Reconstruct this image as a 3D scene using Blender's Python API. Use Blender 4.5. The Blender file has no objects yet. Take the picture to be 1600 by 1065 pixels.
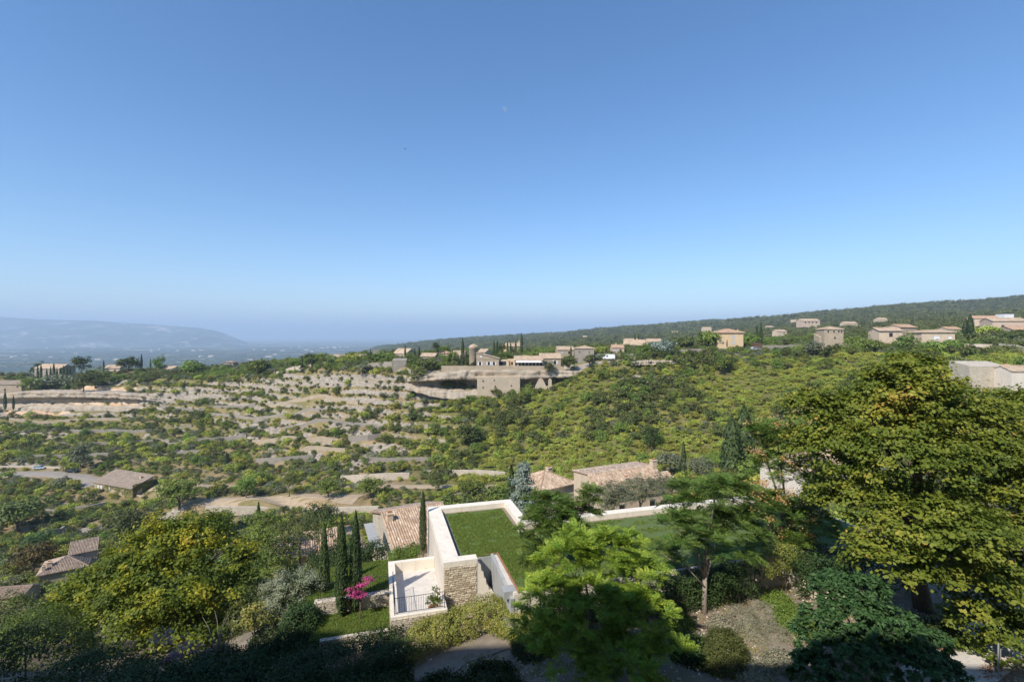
import bpy, math, random
import numpy as np
from mathutils import Vector, Matrix

# ------------------------------------------------------------------ camera, sky, sun, exposure
SC = bpy.context.scene
COL = SC.collection
F = 755.0                      # focal length in photo pixels (17 mm on a 36 mm sensor)
HX, HY = 800.0, 524.0          # horizon point of the photo
cam_d = bpy.data.cameras.new('camera')
cam_d.sensor_width = 36.0
cam_d.lens = 36.0 * F / 1600.0
cam_d.shift_y = -(532.5 - HY) / 1600.0
cam_d.clip_start = 0.1
cam_d.clip_end = 200000.0
cam = bpy.data.objects.new('camera', cam_d)
cam.rotation_euler = (math.radians(90), 0, 0)
cam.location = (0, 0, 0)
COL.objects.link(cam)
SC.camera = cam

SUN_AZ = 38.0                  # degrees: the sun stands behind the viewer, this far to the left
SUN_EL = 45.0
world = bpy.data.worlds.new('World')
SC.world = world
world.use_nodes = True
wn = world.node_tree.nodes
wl = world.node_tree.links
wn.clear()
sky = wn.new('ShaderNodeTexSky')
sky.sky_type = 'NISHITA'
sky.sun_disc = False
sky.sun_elevation = math.radians(SUN_EL)
sky.sun_rotation = math.radians(180 + SUN_AZ)
sky.altitude = 300
sky.air_density = 1.0
sky.dust_density = 0.3
sky.ozone_density = 3.0
bg = wn.new('ShaderNodeBackground')
bg.inputs['Strength'].default_value = 0.138
wo = wn.new('ShaderNodeOutputWorld')
hs = wn.new('ShaderNodeHueSaturation')
hs.inputs['Hue'].default_value = 0.502
hs.inputs['Saturation'].default_value = 1.22
wl.new(sky.outputs[0], hs.inputs['Color'])
wl.new(hs.outputs[0], bg.inputs[0])
wl.new(bg.outputs[0], wo.inputs[0])

sun_d = bpy.data.lights.new('sun', 'SUN')
sun_d.energy = 4.6
sun_d.angle = math.radians(0.53)
sun_d.color = (1.0, 0.92, 0.80)
sun = bpy.data.objects.new('sun', sun_d)
_a, _e = math.radians(SUN_AZ), math.radians(SUN_EL)
TO_SUN = Vector((-math.sin(_a) * math.cos(_e), -math.cos(_a) * math.cos(_e), math.sin(_e)))
sun.rotation_euler = TO_SUN.to_track_quat('Z', 'Y').to_euler()
sun.location = (-30, -40, 60)
COL.objects.link(sun)

SC.view_settings.view_transform = 'Standard'
SC.view_settings.look = 'None'
SC.view_settings.exposure = 0.38
SC.view_settings.gamma = 1.0
SC.view_settings.use_curve_mapping = False
cy = SC.cycles
cy.max_bounces = 6
cy.diffuse_bounces = 3
cy.glossy_bounces = 2
cy.transmission_bounces = 3
cy.volume_bounces = 1
cy.transparent_max_bounces = 6
cy.use_denoising = True
cy.caustics_reflective = False
cy.caustics_refractive = False
random.seed(7)
RNG = np.random.default_rng(11)

# ------------------------------------------------------------------ helpers
def P(px, py, Y):
    """point at depth Y seen at a photo pixel"""
    return Vector(((px - HX) / F * Y, Y, -(py - HY) / F * Y))

def tag(o, label=None, cat=None, group=None, kind=None):
    if label: o['label'] = label
    if cat: o['category'] = cat
    if group: o['group'] = group
    if kind: o['kind'] = kind
    return o

def link(o, parent=None):
    COL.objects.link(o)
    if parent is not None: o.parent = parent
    return o

def thing(name, label, cat, loc=(0, 0, 0), rz=0.0, group=None):
    o = bpy.data.objects.new(name, None)
    o.empty_display_size = 0.3
    o.location = loc
    o.rotation_euler = (0, 0, rz)
    tag(o, label, cat, group)
    return link(o)

class MB:
    """collects simple solids into one mesh"""
    def __init__(self):
        self.v = []; self.f = []; self.t = []
    def add(self, vs, fs, tint=None):
        b = len(self.v)
        self.v.extend([tuple(p) for p in vs])
        self.f.extend([tuple(b + i for i in f) for f in fs])
        t = random.random() if tint is None else tint
        self.t.extend([t] * len(vs))
        return self
    def box(self, c, s, rz=0.0, tint=None, M=None):
        x, y, z = s[0] / 2, s[1] / 2, s[2] / 2
        cs, sn = math.cos(rz), math.sin(rz)
        vs = []
        for dz in (-z, z):
            for dx, dy in ((-x, -y), (x, -y), (x, y), (-x, y)):
                p = (c[0] + dx * cs - dy * sn, c[1] + dx * sn + dy * cs, c[2] + dz)
                vs.append(M @ Vector(p) if M else p)
        return self.add(vs, [(3, 2, 1, 0), (4, 5, 6, 7), (0, 1, 5, 4), (1, 2, 6, 5), (2, 3, 7, 6), (3, 0, 4, 7)], tint)
    def b2(self, x0, x1, y0, y1, z0, z1, tint=None):
        return self.box(((x0 + x1) / 2, (y0 + y1) / 2, (z0 + z1) / 2), (x1 - x0, y1 - y0, z1 - z0), 0, tint)
    def prism(self, poly, z0, z1, tint=None):
        """vertical prism over a counter-clockwise outline; z0/z1 number or list per corner"""
        n = len(poly)
        a = z0 if isinstance(z0, (list, tuple)) else [z0] * n
        b = z1 if isinstance(z1, (list, tuple)) else [z1] * n
        vs = [(p[0], p[1], a[i]) for i, p in enumerate(poly)] + [(p[0], p[1], b[i]) for i, p in enumerate(poly)]
        fs = [tuple(range(n - 1, -1, -1)), tuple(range(n, 2 * n))]
        for i in range(n):
            j = (i + 1) % n
            fs.append((i, j, n + j, n + i))
        return self.add(vs, fs, tint)
    def hull8(self, lo, hi, tint=None):
        """frustum: four lower and four upper corners"""
        return self.add(list(lo) + list(hi), [(3, 2, 1, 0), (4, 5, 6, 7), (0, 1, 5, 4), (1, 2, 6, 5), (2, 3, 7, 6), (3, 0, 4, 7)], tint)
    def slab(self, q, th, tint=None):
        """sloping slab: quad q (ccw seen from above), thickness th measured downwards"""
        return self.hull8([(p[0], p[1], p[2] - th) for p in q], q, tint)
    def tube(self, pts, rad, seg=6, tint=None, cap=True):
        pts = [Vector(p) for p in pts]
        if not isinstance(rad, (list, tuple)): rad = [rad] * len(pts)
        vs = []; fs = []
        up = Vector((0, 0, 1))
        for i, p in enumerate(pts):
            d = (pts[min(i + 1, len(pts) - 1)] - pts[max(i - 1, 0)])
            d = d.normalized() if d.length > 1e-9 else up
            a = d.cross(Vector((1, 0, 0)) if abs(d.x) < 0.8 else Vector((0, 1, 0))).normalized()
            b = d.cross(a)
            for k in range(seg):
                t = 2 * math.pi * k / seg
                vs.append(p + (a * math.cos(t) + b * math.sin(t)) * rad[i])
        for i in range(len(pts) - 1):
            for k in range(seg):
                k2 = (k + 1) % seg
                fs.append((i * seg + k, i * seg + k2, (i + 1) * seg + k2, (i + 1) * seg + k))
        if cap:
            fs.append(tuple(range(seg - 1, -1, -1)))
            fs.append(tuple(range((len(pts) - 1) * seg, len(pts) * seg)))
        return self.add(vs, fs, tint)
    def lathe(self, prof, seg=16, c=(0, 0, 0), tint=None):
        vs = []; fs = []
        n = len(prof)
        for k in range(seg):
            t = 2 * math.pi * k / seg
            for r, z in prof: vs.append((c[0] + r * math.cos(t), c[1] + r * math.sin(t), c[2] + z))
        for k in range(seg):
            k2 = (k + 1) % seg
            for i in range(n - 1):
                fs.append((k * n + i, k2 * n + i, k2 * n + i + 1, k * n + i + 1))
        return self.add(vs, fs, tint)
    def build(self, name, mat, parent=None, smooth=False, kind=None):
        me = bpy.data.meshes.new(name)
        me.from_pydata(self.v, [], self.f)
        at = me.attributes.new('tint', 'FLOAT', 'POINT')
        at.data.foreach_set('value', self.t)
        me.materials.append(mat)
        if smooth: me.polygons.foreach_set('use_smooth', [True] * len(me.polygons))
        me.update()
        o = bpy.data.objects.new(name, me)
        if kind: o['kind'] = kind
        return link(o, parent)

def np_mesh(name, V, Q, tint=None, mat=None, smooth=False):
    """mesh from numpy: V (n,3), Q (m,4) or (m,3)"""
    me = bpy.data.meshes.new(name)
    n, m, k = len(V), len(Q), Q.shape[1]
    me.vertices.add(n)
    me.vertices.foreach_set('co', np.ascontiguousarray(V, dtype=np.float32).ravel())
    me.loops.add(m * k)
    me.loops.foreach_set('vertex_index', np.ascontiguousarray(Q, dtype=np.int32).ravel())
    me.polygons.add(m)
    me.polygons.foreach_set('loop_start', np.arange(0, m * k, k, dtype=np.int32))
    me.polygons.foreach_set('loop_total', np.full(m, k, dtype=np.int32))
    if smooth: me.polygons.foreach_set('use_smooth', np.ones(m, dtype=bool))
    me.update(calc_edges=True)
    if tint is not None:
        at = me.attributes.new('tint', 'FLOAT', 'POINT')
        at.data.foreach_set('value', np.ascontiguousarray(tint, dtype=np.float32))
    if mat: me.materials.append(mat)
    return me

# ------------------------------------------------------------------ value noise in numpy
def _h(i, j, s):
    n = np.sin(i * 127.1 + j * 311.7 + s * 74.7) * 43758.5453
    return n - np.floor(n)
def vnoise(x, y, s=0):
    i = np.floor(x); j = np.floor(y)
    a = x - i; b = y - j
    a = a * a * (3 - 2 * a); b = b * b * (3 - 2 * b)
    return ((_h(i, j, s) * (1 - a) + _h(i + 1, j, s) * a) * (1 - b) + (_h(i, j + 1, s) * (1 - a) + _h(i + 1, j + 1, s) * a) * b)
def fbm(x, y, o=4, s=0):
    r = 0.0; a = 0.5
    for k in range(o):
        r = r + a * (vnoise(x, y, s + k) * 2 - 1)
        x = x * 2.03 + 17.1; y = y * 2.03 - 9.3; a *= 0.5
    return r
def sstep(a, b, x):
    t = np.clip((x - a) / (b - a), 0, 1)
    return t * t * (3 - 2 * t)

# ------------------------------------------------------------------ materials
class NT:
    def __init__(self, name):
        self.m = bpy.data.materials.new(name)
        self.m.use_nodes = True
        self.t = self.m.node_tree
        self.t.nodes.clear()
        self.out = self.t.nodes.new('ShaderNodeOutputMaterial')
    def n(self, ty, **kw):
        nd = self.t.nodes.new(ty)
        for k, v in kw.items(): setattr(nd, k, v)
        return nd
    def put(self, sock, v):
        if v is None: return
        if hasattr(v, 'links'): self.t.links.new(v, sock)
        else:
            if isinstance(v, (tuple, list)) and len(v) == 3 and len(sock.default_value) == 4: v = (*v, 1)
            sock.default_value = v
    def pos(self):
        return self.n('ShaderNodeNewGeometry').outputs['Position']
    def obj(self):
        return self.n('ShaderNodeTexCoord').outputs['Object']
    def attr(self, a):
        return self.n('ShaderNodeAttribute', attribute_name=a).outputs['Fac']
    def rnd(self):
        return self.n('ShaderNodeObjectInfo').outputs['Random']
    def scale(self, vec, s):
        nd = self.n('ShaderNodeMapping'); self.put(nd.inputs['Vector'], vec); nd.inputs['Scale'].default_value = s
        return nd.outputs[0]
    def noise(self, vec, sc, det=4, rough=0.55, dist=0.0):
        nd = self.n('ShaderNodeTexNoise')
        self.put(nd.inputs['Vector'], vec)
        nd.inputs['Scale'].default_value = sc; nd.inputs['Detail'].default_value = det
        nd.inputs['Roughness'].default_value = rough; nd.inputs['Distortion'].default_value = dist
        return nd.outputs['Fac']
    def voro(self, vec, sc, feat='F1', out='Distance', rnd=1.0):
        nd = self.n('ShaderNodeTexVoronoi', feature=feat)
        self.put(nd.inputs['Vector'], vec); nd.inputs['Scale'].default_value = sc
        nd.inputs['Randomness'].default_value = rnd
        return nd.outputs[out]
    def ramp(self, fac, stops, interp='LINEAR'):
        nd = self.n('ShaderNodeValToRGB'); cr = nd.color_ramp; cr.interpolation = interp
        while len(cr.elements) < len(stops): cr.elements.new(0.5)
        for e, (p, c) in zip(cr.elements, stops):
            e.position = p
            e.color = (*c, 1) if isinstance(c, (tuple, list)) else (c, c, c, 1)
        self.put(nd.inputs['Fac'], fac)
        return nd.outputs['Color']
    def mix(self, fac, a, b, mode='MIX'):
        nd = self.n('ShaderNodeMix', data_type='RGBA', blend_type=mode)
        self.put(nd.inputs[0], fac); self.put(nd.inputs[6], a); self.put(nd.inputs[7], b)
        return nd.outputs[2]
    def math(self, op, a, b=None, c=None):
        nd = self.n('ShaderNodeMath', operation=op)
        self.put(nd.inputs[0], a)
        if b is not None: self.put(nd.inputs[1], b)
        if c is not None: self.put(nd.inputs[2], c)
        return nd.outputs[0]
    def hsv(self, col, h=0.5, s=1.0, v=1.0):
        nd = self.n('ShaderNodeHueSaturation')
        self.put(nd.inputs['Color'], col); self.put(nd.inputs['Hue'], h); self.put(nd.inputs['Saturation'], s); self.put(nd.inputs['Value'], v)
        return nd.outputs[0]
    def mr(self, v, lo, hi):
        nd = self.n('ShaderNodeMapRange'); self.put(nd.inputs[0], v)
        nd.inputs[3].default_value = lo; nd.inputs[4].default_value = hi
        return nd.outputs[0]
    def bump(self, h, st=0.5, dist=0.02):
        nd = self.n('ShaderNodeBump'); nd.inputs['Strength'].default_value = st; nd.inputs['Distance'].default_value = dist
        self.put(nd.inputs['Height'], h)
        return nd.outputs[0]
    def bsdf(self, col, rough=0.85, spec=0.3, nrm=None, metal=0.0):
        nd = self.n('ShaderNodeBsdfPrincipled')
        self.put(nd.inputs['Base Color'], col); self.put(nd.inputs['Roughness'], rough)
        nd.inputs['Specular IOR Level'].default_value = spec; nd.inputs['Metallic'].default_value = metal
        if nrm is not None: self.put(nd.inputs['Normal'], nrm)
        return nd.outputs[0]
    def done(self, sh):
        self.t.links.new(sh, self.out.inputs['Surface'])
        return self.m

def m_plain(name, col, rough=0.8, spec=0.3, var=0.12, sc=1.5, bump=0.0, metal=0.0, stain=0.0):
    n = NT(name); p = n.pos()
    f = n.noise(p, sc, 5)
    c = n.hsv(col, 0.5, 1.0, n.mr(f, 1 - var * 1.6, 1 + var * 1.6))
    if stain:
        d_ = n.noise(n.scale(p, (2.2, 2.2, 0.25)), 1.6, 6, 0.7)
        c = n.mix(n.ramp(d_, [(0.5, 0.0), (0.75, stain)]), c, (col[0] * .42, col[1] * .40, col[2] * .36))
        c = n.mix(n.ramp(n.noise(p, 3.2, 6, 0.75), [(0.56, 0.0), (0.72, stain * .7)]), c, (col[0] * .6, col[1] * .55, col[2] * .48))
    nr = n.bump(n.noise(p, sc * 12, 3), 0.4, bump) if bump else None
    return n.done(n.bsdf(c, rough, spec, nr, metal))

def m_stone(name, a, b, joint, sc=3.6, aspect=2.4, bump=0.05):
    """rubble masonry: stretched cells with recessed joints"""
    n = NT(name); p = n.obj()
    q = n.scale(p, (1, 1, aspect))
    cell = n.voro(q, sc, 'F1', 'Color', 0.9)
    d = n.voro(q, sc, 'DISTANCE_TO_EDGE', 'Distance', 0.9)
    sep = n.n('ShaderNodeSeparateColor'); n.put(sep.inputs[0], cell)
    c = n.mix(sep.outputs[0], a, b)
    c = n.hsv(c, 0.5, 1.0, n.mr(n.noise(p, 0.35, 5), 0.72, 1.25))
    j = n.ramp(d, [(0.02, 1.0), (0.10, 0.0)])
    c = n.mix(n.math('MULTIPLY', j, 0.55), c, joint)
    c = n.mix(n.ramp(n.noise(p, 0.9, 6, 0.7), [(0.55, 0.0), (0.75, 0.45)]), c, (a[0] * .55, a[1] * .55, a[2] * .52))
    nr = n.bump(n.math('ADD', n.ramp(d, [(0.0, 0.0), (0.12, 1.0)]), n.math('MULTIPLY', n.noise(p, 14, 3), 0.3)), 0.8, bump)
    return n.done(n.bsdf(c, 0.9, 0.2, nr))

def m_leaf(name, stops, transl=0.3, var=0.25, huevar=0.02, rough=0.55, spec=0.25):
    n = NT(name)
    c = n.ramp(n.attr('tint'), stops)
    r = n.rnd()
    c = n.hsv(c, n.mr(r, 0.5 - huevar, 0.5 + huevar), 1.0, n.mr(n.math('FRACT', n.math('MULTIPLY', r, 7.31)), 1 - var, 1 + var))
    a = n.bsdf(c, rough, spec)
    tr = n.n('ShaderNodeBsdfTranslucent'); n.put(tr.inputs['Color'], n.hsv(c, 0.49, 1.1, 1.25))
    mx = n.n('ShaderNodeMixShader'); mx.inputs[0].default_value = transl
    n.t.links.new(a, mx.inputs[1]); n.t.links.new(tr.outputs[0], mx.inputs[2])
    return n.done(mx.outputs[0])

def m_tile(name, a, b, c2, geo=True, sc=4.0):
    """clay roof tiles; geo: tile shapes are in the mesh, tint gives each its own fired colour"""
    n = NT(name)
    p = n.obj()
    if geo:
        c = n.ramp(n.attr('tint'), [(0.0, a), (0.45, b), (0.8, c2), (1.0, (c2[0] * 1.15, c2[1] * 1.2, c2[2] * 1.25))])
        h = n.noise(p, 20, 3)
        nr = n.bump(h, 0.4, 0.01)
    else:
        cell = n.voro(n.scale(p, (4.2, 2.2, 2.2)), 1.0, 'F1', 'Color')
        sep = n.n('ShaderNodeSeparateColor'); n.put(sep.inputs[0], cell)
        c = n.ramp(sep.outputs[0], [(0.0, a), (0.5, b), (1.0, c2)])
        wv = n.n('ShaderNodeTexWave', wave_type='BANDS', bands_direction='X'); wv.inputs['Scale'].default_value = 1.25
        wv.inputs['Distortion'].default_value = 0.3
        n.put(wv.inputs['Vector'], p)
        nr = n.bump(wv.outputs['Fac'], 0.9, 0.08)
    c = n.mix(n.ramp(n.noise(p, 0.6, 5, 0.65), [(0.45, 0.0), (0.75, 0.55)]), c, (0.16, 0.13, 0.11))
    c = n.mix(n.ramp(n.noise(p, 2.6, 4, 0.6), [(0.55, 0.0), (0.7, 0.35)]), c, (0.42, 0.38, 0.30))
    return n.done(n.bsdf(c, 0.88, 0.15, nr))

M = {}
M['plaster_white'] = m_plain('plaster_white', (0.66, 0.60, 0.52), 0.9, 0.2, 0.09, 0.9, 0.006, stain=0.45)
M['coping'] = m_plain('coping', (0.80, 0.73, 0.62), 0.85, 0.2, 0.07, 1.2, 0.006, stain=0.45)
M['plaster_tan'] = m_plain('plaster_tan', (0.58, 0.47, 0.35), 0.92, 0.2, 0.10, 0.6, 0.01, stain=0.45)
M['plaster_ochre'] = m_plain('plaster_ochre', (0.60, 0.45, 0.28), 0.92, 0.2, 0.08, 0.4, 0.01, stain=0.45)
M['plaster_pink'] = m_plain('plaster_pink', (0.54, 0.42, 0.33), 0.92, 0.2, 0.10, 0.5, 0.01, stain=0.45)
M['concrete'] = m_plain('concrete', (0.36, 0.37, 0.37), 0.85, 0.3, 0.14, 0.8, 0.004, stain=0.45)
M['paving'] = m_plain('paving', (0.62, 0.58, 0.53), 0.8, 0.3, 0.10, 1.4, 0.004, stain=0.45)
M['gravel'] = m_plain('gravel', (0.25, 0.21, 0.165), 0.95, 0.2, 0.2, 3.0, 0.02)
M['road'] = m_plain('road', (0.30, 0.265, 0.225), 0.9, 0.25, 0.15, 0.5, 0.01)
M['dirt'] = m_plain('dirt', (0.38, 0.30, 0.21), 0.95, 0.15, 0.16, 0.6, 0.02)
M['iron'] = m_plain('iron', (0.03, 0.03, 0.032), 0.5, 0.4, 0.1, 4)
M['steel'] = m_plain('steel', (0.25, 0.26, 0.27), 0.4, 0.5, 0.1, 4, 0, 0.7)
M['shutter_white'] = m_plain('shutter_white', (0.72, 0.73, 0.74), 0.6, 0.3, 0.05)
M['shutter_blue'] = m_plain('shutter_blue', (0.30, 0.55, 0.72), 0.6, 0.3, 0.05)
M['shutter_grey'] = m_plain('shutter_grey', (0.42, 0.47, 0.50), 0.6, 0.3, 0.05)
M['frame'] = m_plain('frame', (0.40, 0.36, 0.30), 0.7, 0.3, 0.08)
M['wood'] = m_plain('wood', (0.12, 0.08, 0.05), 0.8, 0.2, 0.2, 3)
M['terracotta'] = m_plain('terracotta', (0.42, 0.19, 0.10), 0.85, 0.2, 0.12, 5)
M['brick_edge'] = m_plain('brick_edge', (0.36, 0.17, 0.10), 0.9, 0.2, 0.2, 5, 0.01)
M['awning'] = m_plain('awning', (0.78, 0.77, 0.74), 0.8, 0.2, 0.04)
M['tyre'] = m_plain('tyre', (0.02, 0.02, 0.02), 0.8, 0.3, 0.05)
M['rim'] = m_plain('rim', (0.45, 0.46, 0.47), 0.35, 0.5, 0.05, 3, 0, 0.8)
M['bark'] = m_plain('bark', (0.17, 0.135, 0.10), 0.95, 0.1, 0.3, 6, 0.03)
M['bark_pale'] = m_plain('bark_pale', (0.30, 0.26, 0.22), 0.95, 0.1, 0.25, 6, 0.03)
_n = NT('moon'); _tr = _n.n('ShaderNodeBsdfTransparent'); _mx = _n.n('ShaderNodeMixShader'); _mx.inputs[0].default_value = 0.20
_n.t.links.new(_tr.outputs[0], _mx.inputs[1]); _n.t.links.new(_n.bsdf((0.42, 0.50, 0.66), 0.95, 0.0), _mx.inputs[2])
M['moon'] = _n.done(_mx.outputs[0])
M['bird'] = m_plain('bird', (0.02, 0.02, 0.02), 0.8, 0.1, 0.05)
def m_glass(name, col=(0.02, 0.025, 0.03), rough=0.08):
    n = NT(name)
    return n.done(n.bsdf(col, rough, 0.6))
M['glass'] = m_glass('glass')
M['dark'] = m_glass('painted_shade_pane', (0.012, 0.012, 0.012), 0.7)  # near-black sheet colour, paints the shade inside openings the walls lack
def m_paint(name, col):
    n = NT(name); nd = n.n('ShaderNodeBsdfPrincipled')
    nd.inputs['Base Color'].default_value = (*col, 1); nd.inputs['Roughness'].default_value = 0.3
    nd.inputs['Coat Weight'].default_value = 0.4
    return n.done(nd.outputs[0])
M['paint_white'] = m_paint('paint_white', (0.78, 0.79, 0.80))
M['paint_black'] = m_paint('paint_black', (0.012, 0.013, 0.015))
M['paint_blue'] = m_paint('paint_blue', (0.10, 0.22, 0.42))
M['paint_red'] = m_paint('paint_red', (0.35, 0.04, 0.03))
M['paint_silver'] = m_paint('paint_silver', (0.42, 0.48, 0.54))
M['stone_warm'] = m_stone('stone_warm', (0.552, 0.456, 0.336), (0.432, 0.348, 0.252), (0.264, 0.216, 0.156))
M['stone_grey'] = m_stone('stone_grey', (0.432, 0.384, 0.324), (0.324, 0.288, 0.24), (0.18, 0.156, 0.132))
M['stone_pale'] = m_stone('stone_pale', (0.672, 0.6, 0.492), (0.54, 0.468, 0.372), (0.312, 0.264, 0.204))
M['stone_sunny'] = m_stone('stone_sunny', (0.66, 0.55, 0.41), (0.56, 0.46, 0.34), (0.36, 0.29, 0.21))  # warmth of sunlight is put into this stone colour
M['stone_wall'] = m_stone('stone_wall', (0.40, 0.36, 0.31), (0.29, 0.26, 0.22), (0.14, 0.12, 0.10), 3.8, 2.2)
def m_stonepiece(name, a, b, c2):
    n = NT(name); p = n.obj()
    c = n.ramp(n.attr('tint'), [(0.0, a), (0.5, b), (1.0, c2)])
    c = n.hsv(c, 0.5, 1.0, n.mr(n.noise(p, 9, 4), 0.75, 1.22))
    return n.done(n.bsdf(c, 0.92, 0.2, n.bump(n.noise(p, 24, 4), 0.5, 0.012)))
M['stones'] = m_stonepiece('stones', (0.40, 0.32, 0.22), (0.56, 0.47, 0.34), (0.66, 0.58, 0.45))
M['boulder'] = m_stonepiece('boulder', (0.52, 0.44, 0.35), (0.60, 0.52, 0.42), (0.66, 0.58, 0.48))
M['tile'] = m_tile('tile', (0.36, 0.235, 0.16), (0.53, 0.385, 0.275), (0.62, 0.51, 0.40))
M['tile_grey'] = m_tile('tile_grey', (0.27, 0.19, 0.145), (0.38, 0.285, 0.22), (0.46, 0.38, 0.30))
M['tile_far'] = m_tile('tile_far', (0.46, 0.32, 0.21), (0.56, 0.42, 0.29), (0.60, 0.49, 0.36), False)
M['tile_far_orange'] = m_tile('tile_far_orange', (0.48, 0.28, 0.17), (0.55, 0.36, 0.23), (0.58, 0.43, 0.30), False)
M['tile_far_grey'] = m_tile('tile_far_grey', (0.26, 0.20, 0.15), (0.33, 0.26, 0.20), (0.40, 0.33, 0.26), False)
def m_ivywall(name):
    n = NT(name); p = n.obj()
    st = n.hsv((0.44, 0.35, 0.25), 0.5, 1.0, n.mr(n.noise(p, 1.2, 5), 0.7, 1.3))
    return n.done(n.bsdf(st, 0.92, 0.2, n.bump(n.noise(p, 6, 4), 0.6, 0.05)))
M['ivy_stone'] = m_ivywall('ivy_stone')
def m_lawn(name, a, b, c2, sc=1.0):
    n = NT(name); p = n.pos()
    f = n.noise(p, 0.5 * sc, 6, 0.7); g = n.noise(p, 9, 5, 0.75); w = n.noise(n.scale(p, (1.0, 3.2, 1)), 1.1, 5, 0.75, 0.8)
    c = n.mix(n.ramp(f, [(0.36, 0.0), (0.64, 1.0)]), a, b)
    c = n.mix(n.ramp(w, [(0.50, 0.0), (0.68, 0.75)]), c, c2)
    c = n.mix(n.ramp(n.noise(p, 1.9, 6, 0.8), [(0.62, 0.0), (0.74, 0.55)]), c, (0.19, 0.17, 0.09))
    c = n.hsv(c, n.mr(n.noise(p, 0.8, 3), 0.48, 0.52), 1.0, n.mr(g, 0.5, 1.5))
    return n.done(n.bsdf(c, 0.9, 0.15, n.bump(n.noise(p, 22, 4, 0.8), 1.0, 0.08)))
M['lawn'] = m_lawn('lawn', (0.05, 0.11, 0.02), (0.065, 0.135, 0.025), (0.06, 0.11, 0.03))
M['roof_lawn'] = m_lawn('roof_lawn', (0.10, 0.16, 0.035), (0.135, 0.19, 0.05), (0.17, 0.21, 0.10))
M['roof_sedum'] = m_lawn('roof_sedum', (0.14, 0.19, 0.075), (0.13, 0.195, 0.055), (0.19, 0.21, 0.12))

# foliage
M['leaf_garrigue'] = m_leaf('leaf_garrigue', [(0, (0.1682, 0.213, 0.0404)), (0.5, (0.314, 0.3588, 0.0628)), (1, (0.5158, 0.5158, 0.101))], 0.25, 0.28, 0.025)
M['leaf_oak'] = m_leaf('leaf_oak', [(0, (0.0631, 0.0818, 0.0238)), (0.5, (0.1158, 0.1418, 0.0372)), (1, (0.1999, 0.2182, 0.0677))], 0.15, 0.3, 0.02)
M['leaf_greyshrub'] = m_leaf('leaf_greyshrub', [(0, (0.1148, 0.135, 0.0743)), (0.5, (0.1755, 0.1958, 0.108)), (1, (0.27, 0.2835, 0.1755))], 0.15, 0.25, 0.02)
M['leaf_green'] = m_leaf('leaf_green', [(0, (0.0925, 0.136, 0.0268)), (0.5, (0.1573, 0.2239, 0.0417)), (1, (0.259, 0.3199, 0.0671))], 0.25, 0.25, 0.02)
M['leaf_far'] = m_leaf('leaf_far', [(0, (0.0821, 0.0976, 0.0331)), (0.5, (0.1335, 0.1509, 0.0496)), (1, (0.2053, 0.213, 0.0744))], 0.15, 0.35, 0.025)
M['leaf_cypress'] = m_leaf('leaf_cypress', [(0, (0.022, 0.040, 0.012)), (0.5, (0.045, 0.075, 0.02)), (1, (0.085, 0.115, 0.035))], 0.12, 0.2, 0.015)
M['leaf_silver'] = m_leaf('leaf_silver', [(0, (0.12, 0.16, 0.13)), (0.5, (0.20, 0.25, 0.20)), (1, (0.30, 0.35, 0.29))], 0.12, 0.15, 0.01)
M['leaf_pine'] = m_leaf('leaf_pine', [(0, (0.025, 0.045, 0.012)), (0.5, (0.055, 0.085, 0.02)), (1, (0.10, 0.13, 0.03))], 0.12, 0.2, 0.015)
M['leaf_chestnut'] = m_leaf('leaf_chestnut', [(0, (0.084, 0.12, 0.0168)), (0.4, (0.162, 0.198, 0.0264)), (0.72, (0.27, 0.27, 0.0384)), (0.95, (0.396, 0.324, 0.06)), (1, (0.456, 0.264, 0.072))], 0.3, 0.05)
M['leaf_yellow'] = m_leaf('leaf_yellow', [(0, (0.06, 0.11, 0.016)), (0.45, (0.13, 0.20, 0.022)), (0.7, (0.30, 0.34, 0.03)), (0.92, (0.52, 0.50, 0.045)), (1, (0.58, 0.47, 0.06))], 0.32, 0.05)
M['leaf_bright'] = m_leaf('leaf_bright', [(0, (0.10, 0.18, 0.025)), (0.5, (0.19, 0.29, 0.035)), (1, (0.32, 0.40, 0.06))], 0.36, 0.28, 0.03)
M['leaf_frond'] = m_leaf('leaf_frond', [(0, (0.06, 0.12, 0.022)), (0.5, (0.105, 0.18, 0.034)), (1, (0.17, 0.25, 0.055))], 0.3, 0.2)
M['leaf_olive'] = m_leaf('leaf_olive', [(0, (0.15, 0.18, 0.105)), (0.5, (0.23, 0.26, 0.16)), (1, (0.33, 0.35, 0.24))], 0.12, 0.12, 0.01)
M['leaf_fig'] = m_leaf('leaf_fig', [(0, (0.045, 0.095, 0.028)), (0.5, (0.075, 0.14, 0.045)), (1, (0.11, 0.18, 0.065))], 0.25, 0.18, 0.015, 0.5)
M['leaf_euonymus'] = m_leaf('leaf_euonymus', [(0, (0.10, 0.14, 0.03)), (0.4, (0.22, 0.25, 0.05)), (0.8, (0.42, 0.38, 0.10)), (1, (0.52, 0.48, 0.18))], 0.25, 0.05)
M['leaf_box'] = m_leaf('leaf_box', [(0, (0.05, 0.075, 0.02)), (0.5, (0.085, 0.11, 0.03)), (1, (0.14, 0.15, 0.045))], 0.2, 0.08)
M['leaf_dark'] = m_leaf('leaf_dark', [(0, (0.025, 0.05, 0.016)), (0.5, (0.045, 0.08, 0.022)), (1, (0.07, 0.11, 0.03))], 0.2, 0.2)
M['leaf_santolina'] = m_leaf('leaf_santolina', [(0, (0.22, 0.23, 0.15)), (0.5, (0.32, 0.32, 0.22)), (1, (0.42, 0.36, 0.25))], 0.15, 0.1)
M['leaf_red'] = m_leaf('leaf_red', [(0, (0.06, 0.05, 0.015)), (0.5, (0.10, 0.08, 0.022)), (1, (0.16, 0.11, 0.03))], 0.2, 0.1)
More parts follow.
